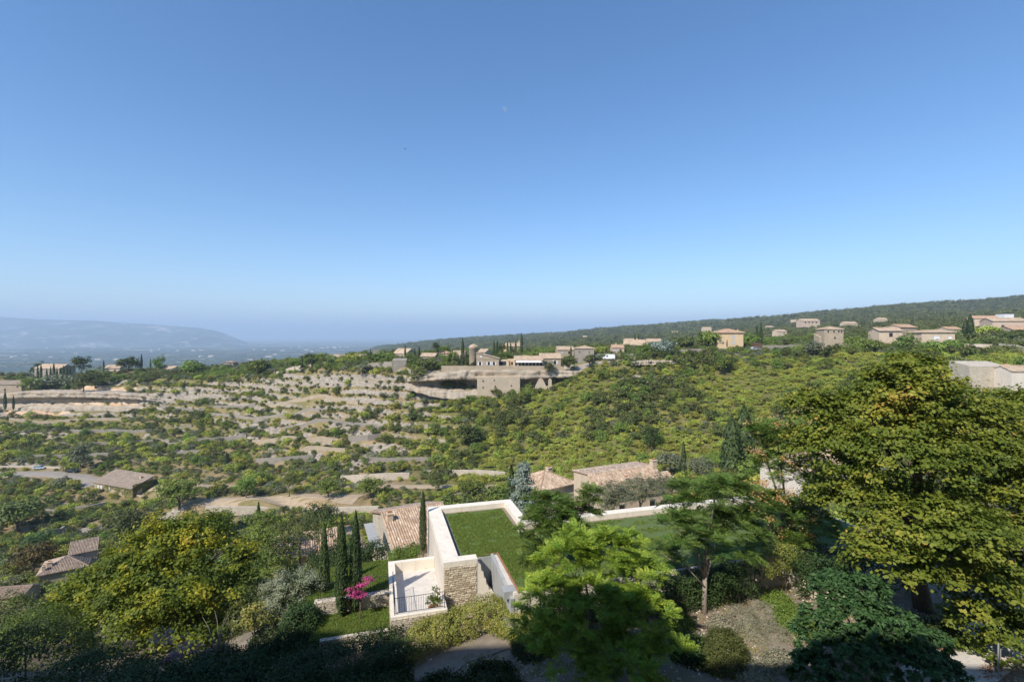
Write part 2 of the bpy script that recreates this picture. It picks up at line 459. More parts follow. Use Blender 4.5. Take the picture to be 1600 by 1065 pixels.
M['flower_pink'] = m_leaf('flower_pink', [(0, (0.45, 0.06, 0.22)), (1, (0.66, 0.14, 0.36))], 0.3, 0.05)
M['flower_lilac'] = m_leaf('flower_lilac', [(0, (0.20, 0.13, 0.18)), (1, (0.34, 0.25, 0.32))], 0.3, 0.05)
M['pods'] = m_leaf('pods', [(0, (0.50, 0.26, 0.10)), (0.6, (0.62, 0.40, 0.16)), (1, (0.62, 0.50, 0.22))], 0.3, 0.05)
M['dead_leaf'] = m_leaf('dead_leaf', [(0, (0.30, 0.12, 0.04)), (1, (0.46, 0.24, 0.08))], 0.2, 0.1)
M['ivy'] = m_leaf('ivy', [(0, (0.075, 0.11, 0.014)), (0.5, (0.15, 0.17, 0.022)), (1, (0.25, 0.24, 0.035))], 0.2, 0.08)
# ------------------------------------------------------------------ terrain: a height table round the viewpoint
def g(Y, py): return (Y, -(py - HY) / F * Y)
FARL = [(430, -40), (700, -88), (1300, -150), (2500, -192), (4200, -200), (60000, -200)]
COLS = {
 -500: [(6, -16.3), (22, -17.0), (38, -25), (65, -38), (105, -54), (140, -60), (165, -60), (195, -56), (250, -50), (300, -38), (330, -28)] + FARL,
 0:    [(6, -16.3), (22, -17.0), (38, -24), (65, -37), g(105, 905), g(140, 845), g(165, 795), g(192, 742), g(200, 733), (207, -53.0), g(245, 682), g(268, 655), g(290, 633), (293, -36), g(305, 610), g(330, 585)] + FARL,
 100:  [(6, -16.3), (22, -17.2), (38, -24), (65, -37), g(105, 902), g(140, 842), g(168, 792), g(188, 745), g(196, 737), (206, -53.5), g(245, 682), g(268, 657), g(282, 638), (286, -36), g(300, 604), g(335, 588)] + FARL,
 200:  [(6, -16.3), (22, -17.3), (38, -24), (65, -36), (100, -50), (140, -58), g(166, 792), g(188, 750), (200, -54), (215, -52.5), g(245, 682), g(268, 655), g(280, 638), (284, -35), g(298, 598), g(335, 578)] + FARL,
 300:  [(6, -16.4), (22, -17.3), (38, -24), (60, -32), (90, -46), (125, -54), g(141, 812), g(144, 785), g(176, 752), (195, -50.5), g(240, 680), g(262, 650), g(280, 625), (284, -29), g(305, 588), g(340, 573)] + FARL,
 400:  [(6, -16.4), (22, -17.3), (31, -19.5), (40, -23), (60, -31), (90, -43), (120, -51), g(138, 812), g(141, 782), g(168, 752), g(195, 722), g(235, 672), g(255, 640), g(270, 610), (274, -24.5), g(300, 580), g(340, 566)] + FARL,
 500:  [(6, -16.4), (22, -17.4), (31, -18), (40, -20.5), (60, -29), (90, -40), (115, -46), g(134, 812), g(137, 782), g(160, 750), g(190, 708), g(225, 648), g(242, 606), (248, -18), g(262, 568), g(290, 560), (420, -30), (700, -82), (1300, -140), (2500, -180), (4200, -200), (60000, -200)],
 600:  [(6, -16.5), (22, -17.6), (30, -17.6), (38, -19.5), (47, -22.0), (75, -33), (105, -44), g(128, 800), g(133, 782), g(154, 748), g(184, 702), g(214, 642), g(226, 606), (231, -17.5), g(245, 563), g(270, 556), (420, -24), (700, -66), (1300, -90), (2200, -66), g(3000, 538), (4600, -170), (6500, -200), (60000, -200)],
 700:  [(6, -16.6), (22, -17.4), (30, -17.2), (40, -19.5), (50, -23), (75, -33), (100, -42), g(128, 786), g(150, 747), g(178, 700), g(206, 638), g(219, 605), (222, -14.2), g(237, 566), g(260, 556), (420, -20), (700, -42), (1300, -46), g(2600, 531), (4500, -150), (7000, -200), (60000, -200)],
 760:  [(6, -16.6), (22, -17.2), (30, -17.0), (40, -19.5), (50, -23), (75, -33), (100, -42), (125, -43.5), g(150, 744), g(175, 696), g(202, 634), g(218, 608), (221.5, -14.0), g(234, 567), g(260, 554), (420, -18), (700, -32), (1300, -30), g(2600, 527), (4500, -120), (8000, -200), (60000, -200)],
 850:  [(6, -16.5), (22, -16.6), (30, -16.6), (42, -19), (52, -23), (70, -29), (82, -31), (105, -41), (130, -43), g(152, 732), g(175, 684), g(200, 626), g(216, 603), (219.5, -13.6), g(232, 563), g(260, 552), (420, -14), (700, -20), (1300, -17), g(2500, 521.5), (4500, -90), (9000, -200), (60000, -200)],
 930:  [(6, -16.4), (22, -16.3), (30, -16.5), (44, -19), (54, -23), (68, -28.5), (85, -30), (108, -39), (130, -41), g(150, 724), g(172, 676), g(196, 612), g(206, 585), (210, -12.6), g(222, 561), g(250, 550), (420, -11), (700, -14), (1300, -6), g(2400, 515), (4500, -60), (9000, -200), (60000, -200)],
 1000: [(6, -16.3), (22, -16.1), (30, -16.4), (46, -19), (56, -22), (70, -28.5), (90, -31), (115, -38), (132, -38), g(147, 718), g(170, 660), g(194, 604), g(206, 574), (210, -11.3), g(222, 559), g(250, 546), (420, -9), (700, -9.5), (1100, -4), g(2300, 510), (4500, -20), (9000, -200), (60000, -200)],
 1100: [(6, -16.2), (22, -16.0), (30, -16.2), (48, -19), (60, -22), (75, -26), (100, -32), (125, -35), g(138, 716), g(162, 656), g(190, 598), g(207, 563), (211, -8.6), g(222, 551), g(240, 541), (420, -5.5), (700, -2.5), (1100, 6), g(2200, 503), (4500, 10), (9000, -200), (60000, -200)],
 1200: [(6, -16.2), (22, -15.9), (30, -16.2), (50, -19), (62, -22), (80, -26), (105, -31), (125, -31.5), g(152, 655), g(178, 598), g(204, 558), (208, -7.6), g(220, 549), g(240, 540), (420, -2.5), (900, 14), g(2000, 497), (4500, 30), (9000, -200), (60000, -200)],
 1300: [(6, -16.2), (22, -15.9), (30, -16.2), (50, -19), (62, -22), (80, -25), (105, -28), (130, -25), g(162, 602), g(186, 562), (194, -6.6), g(205, 547), g(230, 538), (400, 0.5), (800, 19), g(1800, 486.5), (4500, 40), (9000, -200), (60000, -200)],
 1400: [(6, -16.2), (22, -15.9), (30, -16.2), (50, -18.5), (62, -21), (80, -23.5), (110, -22), g(150, 590), (175, -9), g(190, 552), g(220, 538), (350, 2.5), (700, 22), g(1600, 478.5), (4500, 50), (9000, -200), (60000, -200)],
 1500: [(6, -16.2), (22, -15.9), (30, -16.2), (50, -17.5), (62, -18.5), (80, -18.5), (105, -15), (140, -10.5), g(176, 553), g(188, 545), g(210, 532), (300, 2.5), (600, 20), (1100, 54), g(1500, 470.5), (4500, 60), (9000, -200), (60000, -200)],
 1600: [(6, -16.2), (22, -15.9), (30, -16.2), (50, -17), (62, -17), (80, -16.5), (105, -13), (135, -9), g(165, 553), g(175, 545), g(205, 528), (280, 3), (500, 16), (1000, 55), g(1400, 462.5), (4500, 60), (9000, -200), (60000, -200)],
 2100: [(6, -16.2), (22, -15.9), (30, -16.0), (50, -15), (80, -12), (105, -9), (135, -5), (165, -2), (205, 3), (280, 8), (500, 24), (1000, 66), (1500, 130), (4500, 60), (9000, -200), (60000, -200)],
}
ck = sorted(COLS)
UU = np.concatenate([np.linspace(-1.75, -1.1, 40)[:-1], np.linspace(-1.1, 0.0, 430)[:-1], np.linspace(0.0, 1.1, 190)[:-1], np.linspace(1.1, 1.75, 30)])
YY = np.concatenate([np.linspace(13, 120, 100), np.linspace(120, 320, 260)[1:], np.exp(np.linspace(math.log(320), math.log(58000), 215))[1:]])
pu = HX + UU * F
RP = [-500, 0, 100, 200, 300, 400, 500, 600, 700, 760, 850, 930, 1000, 1100, 1200, 1300, 1400, 1500, 1600, 2100]
RV = [302, 304, 300, 297, 296, 276, 250, 232, 220, 219, 216, 212, 210, 211, 208, 193, 178, 174, 163, 150]
def warp(px, Y):
    """depth measured in units that line the ridge up between neighbouring columns"""
    k = 215.0 / np.interp(px, RP, RV)
    s1 = sstep(70, 130, Y); s2 = 1 - sstep(330, 1000, Y)
    return Y * k ** (s1 * s2)
H = np.zeros((len(YY), len(UU)))
ckf = np.array(ck, dtype=float)
idx = np.clip(np.searchsorted(ckf, pu) - 1, 0, len(ck) - 2)
tt = np.clip((pu - ckf[idx]) / (ckf[idx + 1] - ckf[idx]), 0, 1)
ts = tt * 0.5 + (tt * tt * (3 - 2 * tt)) * 0.5
TX = []
for k in ck:
    a = np.array(COLS[k], dtype=float)
    TX.append((np.log(warp(k, a[:, 0])), a[:, 1]))
for j in range(len(UU)):
    lw_ = np.log(warp(pu[j], YY)); i = idx[j]
    H[:, j] = np.interp(lw_, *TX[i]) * (1 - ts[j]) + np.interp(lw_, *TX[i + 1]) * ts[j]
def smooth(A, n, ax):
    for _ in range(n):
        B = np.roll(A, 1, ax) + np.roll(A, -1, ax) + 2 * A
        B /= 4
        if ax == 0: B[0] = A[0]; B[-1] = A[-1]
        else: B[:, 0] = A[:, 0]; B[:, -1] = A[:, -1]
        A = B
    return A
H = smooth(H, 10, 1)
H = smooth(H, 2, 0)
GX = UU[None, :] * YY[:, None]
GY = np.repeat(YY[:, None], len(UU), 1)
GP = np.repeat(pu[None, :], len(YY), 0)
# rolling detail; grows with distance
H += fbm(GX / 30, GY / 30, 4, 3) * np.clip((GY - 45) / 60, 0, 1) * np.interp(GY, [60, 150, 300, 1000, 3000, 9000, 20000], [0.4, 1.0, 1.2, 4, 9, 5, 0])
H += fbm(GX / 240, GY / 240, 4, 5) * np.interp(GY, [400, 900, 2500, 6000, 12000], [0, 5, 10, 6, 0])
# limestone terraces on the left and middle slopes
slope_m = sstep(200, 212, GY) * (1 - sstep(300, 330, GY))
slope_m2 = sstep(148, 158, GY) * (1 - sstep(226, 240, GY)) * sstep(360, 440, GP)
tm = np.maximum(slope_m * (1 - sstep(430, 520, GP)), slope_m2 * (1 - sstep(690, 760, GP)))
STEP = 3.3
jit = fbm(GX / 60, GY / 60, 3, 9) * 2.6
t = H + jit
q = np.floor(t / STEP); f = t / STEP - q
rise = np.clip((f - 0.70) / 0.30, 0, 1)
zs = (q + rise * 0.88 + f * 0.12) * STEP
H = H + tm * (zs - t)
riser = tm * sstep(0.62, 0.74, f)
# second, finer break-up of the ledges
H += tm * fbm(GX / 5.0, GY / 5.0, 3, 21) * 0.5

def hz(x, y):
    """terrain height at world x, y (numbers or arrays)"""
    x = np.asarray(x, float); y = np.asarray(y, float)
    yy = np.clip(y, YY[0], YY[-1])
    u = np.clip(x / yy, UU[0], UU[-1])
    iu = np.clip(np.searchsorted(UU, u) - 1, 0, len(UU) - 2); fu = (u - UU[iu]) / (UU[iu + 1] - UU[iu])
    iy = np.clip(np.searchsorted(YY, yy) - 1, 0, len(YY) - 2)
    fy = (yy - YY[iy]) / (YY[iy + 1] - YY[iy])
    return (H[iy, iu] * (1 - fu) + H[iy, iu + 1] * fu) * (1 - fy) + (H[iy + 1, iu] * (1 - fu) + H[iy + 1, iu + 1] * fu) * fy

def on(px, Y, dz=0.0):
    """ground point in the photo column px at depth Y"""
    x = (px - HX) / F * Y
    return Vector((x, Y, float(hz(x, Y)) + dz))

def hit(px, py, y0=40.0, y1=3000.0):
    """first ground point along the ray through a photo pixel, beyond depth y0"""
    ys = np.exp(np.linspace(math.log(y0), math.log(y1), 3000))
    xs = (px - HX) / F * ys
    below = (-(py - HY) / F * ys) <= hz(xs, ys)
    k = int(np.argmax(below)) if below.any() else len(ys) - 1
    return Vector((xs[k], ys[k], float(hz(xs[k], ys[k]))))

def visible(x, y, z):
    vis = np.ones(len(x), bool)
    for s in np.linspace(0.12, 0.97, 40):
        yy = y * s
        vis &= (hz(x * s, yy) <= z * s + 0.3) | (yy < 60)
    return vis

# masks for the ground material
gy_, gx_ = np.gradient(H)
dyy = np.gradient(YY)[:, None]
slope = np.abs(gy_ / dyy)
n1 = fbm(GX / 26, GY / 11, 4, 31); n2 = fbm(GX / 8, GY / 5, 3, 37)
leftz = (1 - sstep(560, 720, GP)) * sstep(120, 150, GY) * (1 - sstep(305, 330, GY))
rock = np.clip(leftz * (riser * sstep(-0.10, 0.30, n2 + n1 * 0.7) * 0.9 + sstep(0.24, 0.42, n1) * 0.75 + sstep(0.8, 1.4, slope) * 0.6), 0, 1)
rock = np.maximum(rock, sstep(0.75, 1.4, slope) * (GY > 150) * (GY < 330) * 0.85)
rightz = sstep(600, 720, GP) * sstep(120, 135, GY) * (1 - sstep(225, 260, GY))
rock = np.maximum(rock, rightz * sstep(0.30, 0.42, n1) * 0.8)
green = np.clip(rightz * 0.75 + sstep(225, 260, GY) * 0.45 + (GY < 120) * 0.35, 0, 1)
forest = sstep(330, 520, GY) * (1 - sstep(-150, -185, H))
plain = sstep(-120, -182, H)
quarry = ((GP > 10) & (GP < 215) & (GY > 278) & (GY < 300)).astype(float)
garden = 1 - sstep(38, 60, GY)

V = np.stack([GX.ravel(), GY.ravel(), H.ravel()], 1)
r_, c_ = len(YY), len(UU)
ii = np.arange(r_ * c_).reshape(r_, c_)
Q = np.stack([ii[:-1, :-1].ravel(), ii[:-1, 1:].ravel(), ii[1:, 1:].ravel(), ii[1:, :-1].ravel()], 1)
n = NT('ground')
p = n.pos()
dry = n.ramp(n.noise(p, 0.18, 6, 0.65), [(0.30, (0.15, 0.125, 0.055)), (0.5, (0.29, 0.215, 0.12)), (0.72, (0.40, 0.29, 0.18))])
herb = n.ramp(n.noise(p, 0.35, 5, 0.6), [(0.35, (0.085, 0.10, 0.026)), (0.65, (0.17, 0.17, 0.05))])
cl = n.mix(n.attr('green'), dry, herb)
cl = n.mix(n.ramp(n.noise(p, 0.09, 4), [(0.45, 0.0), (0.62, 0.6)]), cl, herb)
rk = n.ramp(n.noise(n.scale(p, (1, 1, 3)), 0.5, 8, 0.7), [(0.25, (0.17, 0.145, 0.115)), (0.5, (0.32, 0.28, 0.23)), (0.75, (0.50, 0.45, 0.385))])
rk = n.mix(n.ramp(n.voro(n.scale(p, (0.35, 0.35, 1.4)), 1.0, 'DISTANCE_TO_EDGE'), [(0.0, 0.65), (0.06, 0.0)]), rk, (0.12, 0.10, 0.08))
rmask = n.ramp(n.math('ADD', n.attr('rock'), n.math('MULTIPLY_ADD', n.noise(p, 0.7, 5, 0.7), 0.9, -0.45)), [(0.36, 0.0), (0.52, 1.0)])
qk = n.mix(n.ramp(n.noise(n.scale(p, (0.05, 0.05, 1.3)), 1.0, 5), [(0.42, 0.0), (0.6, 1.0)]), (0.50, 0.33, 0.20), (0.60, 0.48, 0.36))
rk = n.mix(n.attr('quarry'), rk, qk)
cl = n.mix(rmask, cl, rk)
fo = n.ramp(n.noise(p, 0.02, 6, 0.7), [(0.35, (0.035, 0.045, 0.018)), (0.6, (0.07, 0.08, 0.03)), (0.78, (0.17, 0.15, 0.08))])
cl = n.mix(n.attr('forest'), cl, fo)
pc = n.voro(n.scale(p, (0.0016, 0.0042, 0.0)), 1.0, 'F1', 'Color')
sp = n.n('ShaderNodeSeparateColor'); n.put(sp.inputs[0], pc)
pl = n.ramp(sp.outputs[0], [(0.0, (0.03, 0.05, 0.022)), (0.45, (0.06, 0.085, 0.03)), (0.62, (0.12, 0.14, 0.05)), (0.8, (0.30, 0.25, 0.13)), (1.0, (0.42, 0.36, 0.24))])
pl = n.mix(n.ramp(n.noise(n.scale(p, (0.003, 0.010, 0)), 1.0, 7, 0.75), [(0.47, 1.0), (0.55, 0.0)]), pl, (0.035, 0.052, 0.022))
pl = n.mix(n.ramp(n.noise(n.scale(p, (0.008, 0.02, 0)), 1.0, 3, 0.6), [(0.70, 0.0), (0.76, 0.8)]), pl, (0.50, 0.44, 0.36))
cl = n.mix(n.attr('plain'), cl, pl)
gd = n.ramp(n.noise(p, 0.9, 6, 0.7), [(0.3, (0.17, 0.14, 0.10)), (0.55, (0.29, 0.245, 0.19)), (0.75, (0.36, 0.31, 0.24))])
gd = n.mix(n.ramp(n.noise(p, 0.45, 5, 0.6), [(0.55, 0.0), (0.66, 0.7)]), gd, (0.16, 0.15, 0.06))
cl = n.mix(n.attr('garden'), cl, gd)
cl = n.hsv(cl, 0.5, 1.0, n.mr(n.noise(p, 2.5, 4, 0.7), 0.72, 1.28))
MG = n.done(n.bsdf(cl, 0.95, 0.12, n.bump(n.noise(p, 1.6, 6, 0.7), 0.7, 0.25)))
me = np_mesh('terrain', V, Q, None, MG, True)
for nm, a in (('rock', rock), ('green', green), ('forest', forest), ('plain', plain), ('quarry', quarry), ('garden', garden)):
    at = me.attributes.new(nm, 'FLOAT', 'POINT'); at.data.foreach_set('value', np.ascontiguousarray(a.ravel(), dtype=np.float32))
tag(link(bpy.data.objects.new('terrain', me)), kind='structure')
# ground under and behind the viewpoint
mb = MB(); mb.b2(-140, 140, -110, 13.0, -19, -16.4)
for nm in ('garden',): pass
near = mb.build('ground', M['gravel']); near['kind'] = 'structure'

# ------------------------------------------------------------------ the long mountain on the left horizon
mu = np.linspace(-1.75, -0.545, 420)          # directions, to photo pixel ~388
my = np.concatenate([np.linspace(7000, 11500, 90), np.linspace(11700, 16000, 14)])
ridge = np.interp(HX + mu * F, [-500, -100, 0, 60, 150, 250, 310, 335, 352, 366, 388], [480, 489, 495, 498.5, 501, 507.5, 512, 516, 521, 527, 536])
crest = -(ridge - HY) / F * 11000
MXX = mu[None, :] * my[:, None]; MYY = np.repeat(my[:, None], len(mu), 1)
s = (MYY - 7300) / (11000 - 7300)
gul = np.abs(fbm(MXX / 900, MYY / 2600, 4, 51)) * 1.6 + np.abs(fbm(MXX / 260, MYY / 900, 3, 57)) * 0.55
base = -205
prof = np.where(s < 0, 0, np.where(s < 0.35, s / 0.35 * 0.16, np.where(s < 1, 0.16 + 0.84 * np.clip((s - 0.35) / 0.65, 0, 1) ** 0.85, 1 - (s - 1) * 0.6)))
bell = np.clip(s * (1.0 - s) * 3.6, 0, 1)
MH = base + (crest[None, :] - base) * np.clip(prof, 0, 1) - gul * 260 * bell * np.clip((crest[None, :] + 260) / 500, 0, 1)
MH = np.minimum(MH, crest[None, :] + 5)
V2 = np.stack([MXX.ravel(), MYY.ravel(), MH.ravel()], 1)
ii = np.arange(len(my) * len(mu)).reshape(len(my), len(mu))
Q2 = np.stack([ii[:-1, :-1].ravel(), ii[:-1, 1:].ravel(), ii[1:, 1:].ravel(), ii[1:, :-1].ravel()], 1)
n = NT('mountain'); p = n.pos()
cl = n.ramp(n.noise(p, 0.0022, 6, 0.65), [(0.4, (0.03, 0.045, 0.02)), (0.56, (0.07, 0.08, 0.04)), (0.66, (0.45, 0.40, 0.34))])
MM = n.done(n.bsdf(cl, 0.95, 0.1))
tag(link(bpy.data.objects.new('mountain', np_mesh('mountain', V2, Q2, None, MM, True))), kind='structure')

# the haze that turns the plain and the mountain blue
n = NT('haze')
pv = n.n('ShaderNodeVolumePrincipled')
pv.inputs['Color'].default_value = (0.60, 0.77, 1.0, 1)
pv.inputs['Density'].default_value = 1.25e-4
pv.inputs['Anisotropy'].default_value = 0.0
n.t.links.new(pv.outputs[0], n.out.inputs['Volume'])
mb = MB(); mb.b2(-120000, 120000, -3000, 70000, -230, 720)
hzb = mb.build('haze', n.m); hzb['kind'] = 'stuff'
# ------------------------------------------------------------------ foliage generators
def unit(a):
    return a / np.maximum(np.linalg.norm(a, axis=-1, keepdims=True), 1e-9)

def leaf_arrays(C, N, size, asp, rng, T=None, fold=0.18):
    """one folded diamond of four corners per leaf"""
    n = len(C)
    if T is None:
        T = rng.normal(size=(n, 3))
    T = unit(T - N * np.sum(T * N, 1, keepdims=True))
    B = np.cross(N, T)
    s = size[:, None]
    V = np.empty((n, 4, 3))
    V[:, 0] = C - T * s * 0.5
    V[:, 1] = C + B * s * asp * 0.5 - N * s * fold * 0.5
    V[:, 2] = C + T * s * 0.5 - N * s * fold * 0.4
    V[:, 3] = C - B * s * asp * 0.5 - N * s * fold * 0.5
    return V.reshape(-1, 3), np.arange(n * 4).reshape(n, 4)

def crown_points(lobes, nclump, per, cr, rng, up=0.55, shell=0.55, flat=0.6):
    """leaf centres and normals clustered into clumps spread through ellipsoid lobes"""
    L = np.array(lobes, float)
    w = (L[:, 3] * L[:, 4] + L[:, 3] * L[:, 5] + L[:, 4] * L[:, 5]); w = w / w.sum()
    k = rng.choice(len(L), nclump, p=w)
    d = unit(rng.normal(size=(nclump, 3)))
    d[:, 2] = np.where(d[:, 2] < -0.35, -d[:, 2] * 0.6, d[:, 2])
    r = shell + (1 - shell) * rng.random(nclump) ** 0.6
    r *= 0.86 + 0.28 * rng.random(nclump)
    C0 = L[k, :3] + d * r[:, None] * L[k, 3:6]
    crs = cr * (0.6 + 0.8 * rng.random(nclump))
    tc = rng.random(nclump)
    C = np.repeat(C0, per, 0); D = np.repeat(d, per, 0); S = np.repeat(crs, per)
    off = rng.normal(size=C.shape) * 0.55
    off[:, 2] *= flat
    C = C + off * S[:, None]
    N = unit(D * 0.5 + np.array([0, 0, up]) + rng.normal(size=C.shape) * 0.45 + unit(off) * 0.25)
    return C, N, np.repeat(tc, per), C0

def crown_mesh(name, lobes, nclump, per, cr, leaf, mat, seed, asp=0.6, up=0.55, shell=0.55, flat=0.6, yellow=None, sizevar=0.5):
    rng = np.random.default_rng(seed)
    C, N, tc, C0 = crown_points(lobes, nclump, per, cr, rng, up, shell, flat)
    size = leaf * (1 - sizevar * 0.5 + sizevar * rng.random(len(C)))
    V, Q = leaf_arrays(C, N, size, asp, rng)
    tint = np.clip(tc * 0.45 + rng.random(len(C)) * 0.55, 0, 1)
    if yellow is not None: tint = yellow(C, tint, rng)
    return np_mesh(name, V, Q, np.repeat(tint, 4), mat), C0

def cypress_mesh(name, h, r, n, leaf, mat, seed, base=0.04):
    rng = np.random.default_rng(seed)
    t = rng.random(n) ** 0.85
    prof = np.interp(t, [0, 0.08, 0.25, 0.55, 0.8, 0.95, 1.0], [0.45, 0.8, 1.0, 0.86, 0.55, 0.2, 0.03])
    a = rng.random(n) * 2 * math.pi
    bumpy = 0.82 + 0.3 * vnoise(a * 1.6 + seed, t * h * 1.4, seed)
    rr = r * prof * bumpy * (0.7 + 0.35 * rng.random(n))
    C = np.stack([rr * np.cos(a), rr * np.sin(a), base * h + t * h * (1 - base)], 1)
    N = unit(np.stack([np.cos(a), np.sin(a), np.full(n, 0.35)], 1) + rng.normal(size=(n, 3)) * 0.35)
    T = np.tile(np.array([0, 0, 1.0]), (n, 1)) + rng.normal(size=(n, 3)) * 0.25
    size = leaf * (0.7 + 0.7 * rng.random(n))
    V, Q = leaf_arrays(C, N, size, 0.45, rng, T)
    return np_mesh(name, V, Q, np.repeat(rng.random(n), 4), mat)

def bush_lobes(rng, r, h, k=5):
    L = [(0, 0, h * 0.45, r * 0.75, r * 0.75, h * 0.5)]
    for _ in range(k):
        a = rng.random() * 6.283; d = r * (0.3 + 0.4 * rng.random()); s = 0.35 + 0.3 * rng.random()
        L.append((math.cos(a) * d, math.sin(a) * d, h * (0.3 + 0.35 * rng.random()), r * s, r * s, h * s * 0.9))
    return L

def tree_trunk(mb, base, lobes, r0, fork, rng, limbs=6, twist=0.3):
    """tapered trunk with limbs that reach into the lobes of the crown"""
    b = Vector(base); f = Vector(fork)
    mid = b.lerp(f, 0.5) + Vector((rng.normal() * twist * r0 * 2, rng.normal() * twist * r0 * 2, 0))
    mb.tube([b, mid, f], [r0 * 1.25, r0, r0 * 0.85], 9)
    pick = list(range(len(lobes)))
    rng.shuffle(pick)
    for i in pick[:limbs]:
        l = lobes[i]
        e = Vector((l[0], l[1], l[2]))
        st = f.lerp(b, 0.25 * rng.random())
        m1 = st.lerp(e, 0.45) + Vector((0, 0, 0.12 * (e - st).length))
        mb.tube([st, m1, e], [r0 * 0.6, r0 * 0.36, r0 * 0.14], 6)
        for _ in range(3):
            a = rng.normal(size=3); q = e + Vector((a[0] * l[3], a[1] * l[4], abs(a[2]) * l[5])) * 0.45
            mb.tube([m1.lerp(e, 0.4 + 0.5 * rng.random()), q], [r0 * 0.16, r0 * 0.05], 5)

def tree(name, label, cat, base, lobes, nclump, per, cr, leaf, mat, seed, r0=0.2, fork=None, bark='bark', group=None, limbs=6, **kw):
    """a single tree: empty at the foot, trunk and crown as parts; lobes are world coordinates"""
    b = Vector(base)
    t = thing(name, label, cat, b, 0, group)
    L = [(l[0] - b.x, l[1] - b.y, l[2] - b.z, l[3], l[4], l[5]) for l in lobes]
    rng = np.random.default_rng(seed)
    cx = sum(l[0] for l in L) / len(L); cyy = sum(l[1] for l in L) / len(L); zl = min(l[2] for l in L)
    fk = fork if fork is not None else (cx * 0.4, cyy * 0.4, max(zl * 0.75, 0.4))
    mb = MB(); tree_trunk(mb, (0, 0, -0.3), L, r0, fk, rng, limbs)
    mb.build('trunk', M[bark], t, True)
    me, _ = crown_mesh('crown', L, nclump, per, cr, leaf, M[mat], seed, **kw)
    link(bpy.data.objects.new('crown', me), t)
    return t

def lob(Y, rows, dscale=1.0):
    """lobes given as (px, py, half width px, half height px, extra depth)"""
    out = []
    for px, py, rx, rz, dy in rows:
        c = P(px, py, Y + dy); s = (Y + dy) / F
        out.append((c.x, c.y, c.z, rx * s, max(rx, rz) * s * 0.9 * dscale, rz * s))
    return out

# ---- prototypes for the repeated shrubs and trees of the slopes (mesh data shared by all copies)
PROTO = {}
def proto_bush(kind, mat, n, r, h, nclump, per, cr, leaf, seed, **kw):
    PROTO[kind] = []
    for k in range(n):
        rng = np.random.default_rng(seed + k)
        hh = h * (0.85 + 0.35 * rng.random())
        me, _ = crown_mesh(kind, bush_lobes(rng, r, hh), nclump, per, cr, leaf, M[mat], seed + k * 7, **kw)
        PROTO[kind].append(me)
# radius about 1 m each: scaled per plant
proto_bush('garrigue_shrub', 'leaf_garrigue', 5, 1.0, 1.15, 46, 13, 0.26, 0.21, 100, shell=0.6)
proto_bush('oak_shrub', 'leaf_oak', 5, 1.0, 1.35, 50, 13, 0.25, 0.20, 200, shell=0.6)
proto_bush('grey_shrub', 'leaf_greyshrub', 4, 1.0, 1.0, 46, 13, 0.24, 0.18, 300, shell=0.6)
proto_bush('green_tree', 'leaf_green', 4, 1.0, 1.5, 60, 14, 0.24, 0.18, 400, shell=0.6)
proto_bush('far_tree', 'leaf_far', 4, 1.0, 1.25, 26, 8, 0.32, 0.36, 500, shell=0.6)

def instancer(name, kind, pts, scl, label):
    """the rest of a kind, too many to count: one object"""
    me = bpy.data.meshes.new(name)
    me.vertices.add(len(pts)); me.vertices.foreach_set('co', np.ascontiguousarray(pts, dtype=np.float32).ravel())
    rng = np.random.default_rng(5)
    rot = np.zeros((len(pts), 3), np.float32); rot[:, 2] = rng.random(len(pts)) * 6.283
    a = me.attributes.new('rot', 'FLOAT_VECTOR', 'POINT'); a.data.foreach_set('vector', rot.ravel())
    a = me.attributes.new('scl', 'FLOAT_VECTOR', 'POINT'); a.data.foreach_set('vector', np.ascontiguousarray(scl, dtype=np.float32).ravel())
    me.update()
    pc = bpy.data.collections.new('kinds_' + name)
    for m_ in PROTO[kind]:
        pc.objects.link(bpy.data.objects.new(kind + '_shape', m_))
    ng = bpy.data.node_groups.new('spread_' + name, 'GeometryNodeTree')
    ng.interface.new_socket('Geometry', in_out='INPUT', socket_type='NodeSocketGeometry')
    ng.interface.new_socket('Geometry', in_out='OUTPUT', socket_type='NodeSocketGeometry')
    N = ng.nodes; Lk = ng.links
    gi = N.new('NodeGroupInput'); go = N.new('NodeGroupOutput')
    m2p = N.new('GeometryNodeMeshToPoints')
    ip = N.new('GeometryNodeInstanceOnPoints')
    ci = N.new('GeometryNodeCollectionInfo'); ci.inputs['Collection'].default_value = pc
    ci.inputs['Separate Children'].default_value = True; ci.inputs['Reset Children'].default_value = True
    def na(nm):
        x = N.new('GeometryNodeInputNamedAttribute'); x.data_type = 'FLOAT_VECTOR'; x.inputs['Name'].default_value = nm
        return x.outputs['Attribute']
    rv = N.new('FunctionNodeRandomValue'); rv.data_type = 'INT'
    rv.inputs[4].default_value = 0; rv.inputs[5].default_value = len(PROTO[kind]) - 1
    Lk.new(gi.outputs[0], m2p.inputs['Mesh']); Lk.new(m2p.outputs[0], ip.inputs['Points'])
    Lk.new(ci.outputs[0], ip.inputs['Instance']); ip.inputs['Pick Instance'].default_value = True
    Lk.new(rv.outputs[2], ip.inputs['Instance Index'])
    Lk.new(na('rot'), ip.inputs['Rotation']); Lk.new(na('scl'), ip.inputs['Scale'])
    Lk.new(ip.outputs[0], go.inputs[0])
    o = bpy.data.objects.new(name, me)
    md = o.modifiers.new('spread', 'NODES'); md.node_group = ng
    tag(o, label, None, None, 'stuff')
    return link(o)

def jitter_pts(x0, x1, y0, y1, sp, rng):
    xs = np.arange(x0, x1, sp); ys = np.arange(y0, y1, sp)
    A, B = np.meshgrid(xs, ys)
    A = A.ravel() + rng.uniform(-0.48, 0.48, A.size) * sp
    B = B.ravel() + rng.uniform(-0.48, 0.48, B.size) * sp
    return A, B

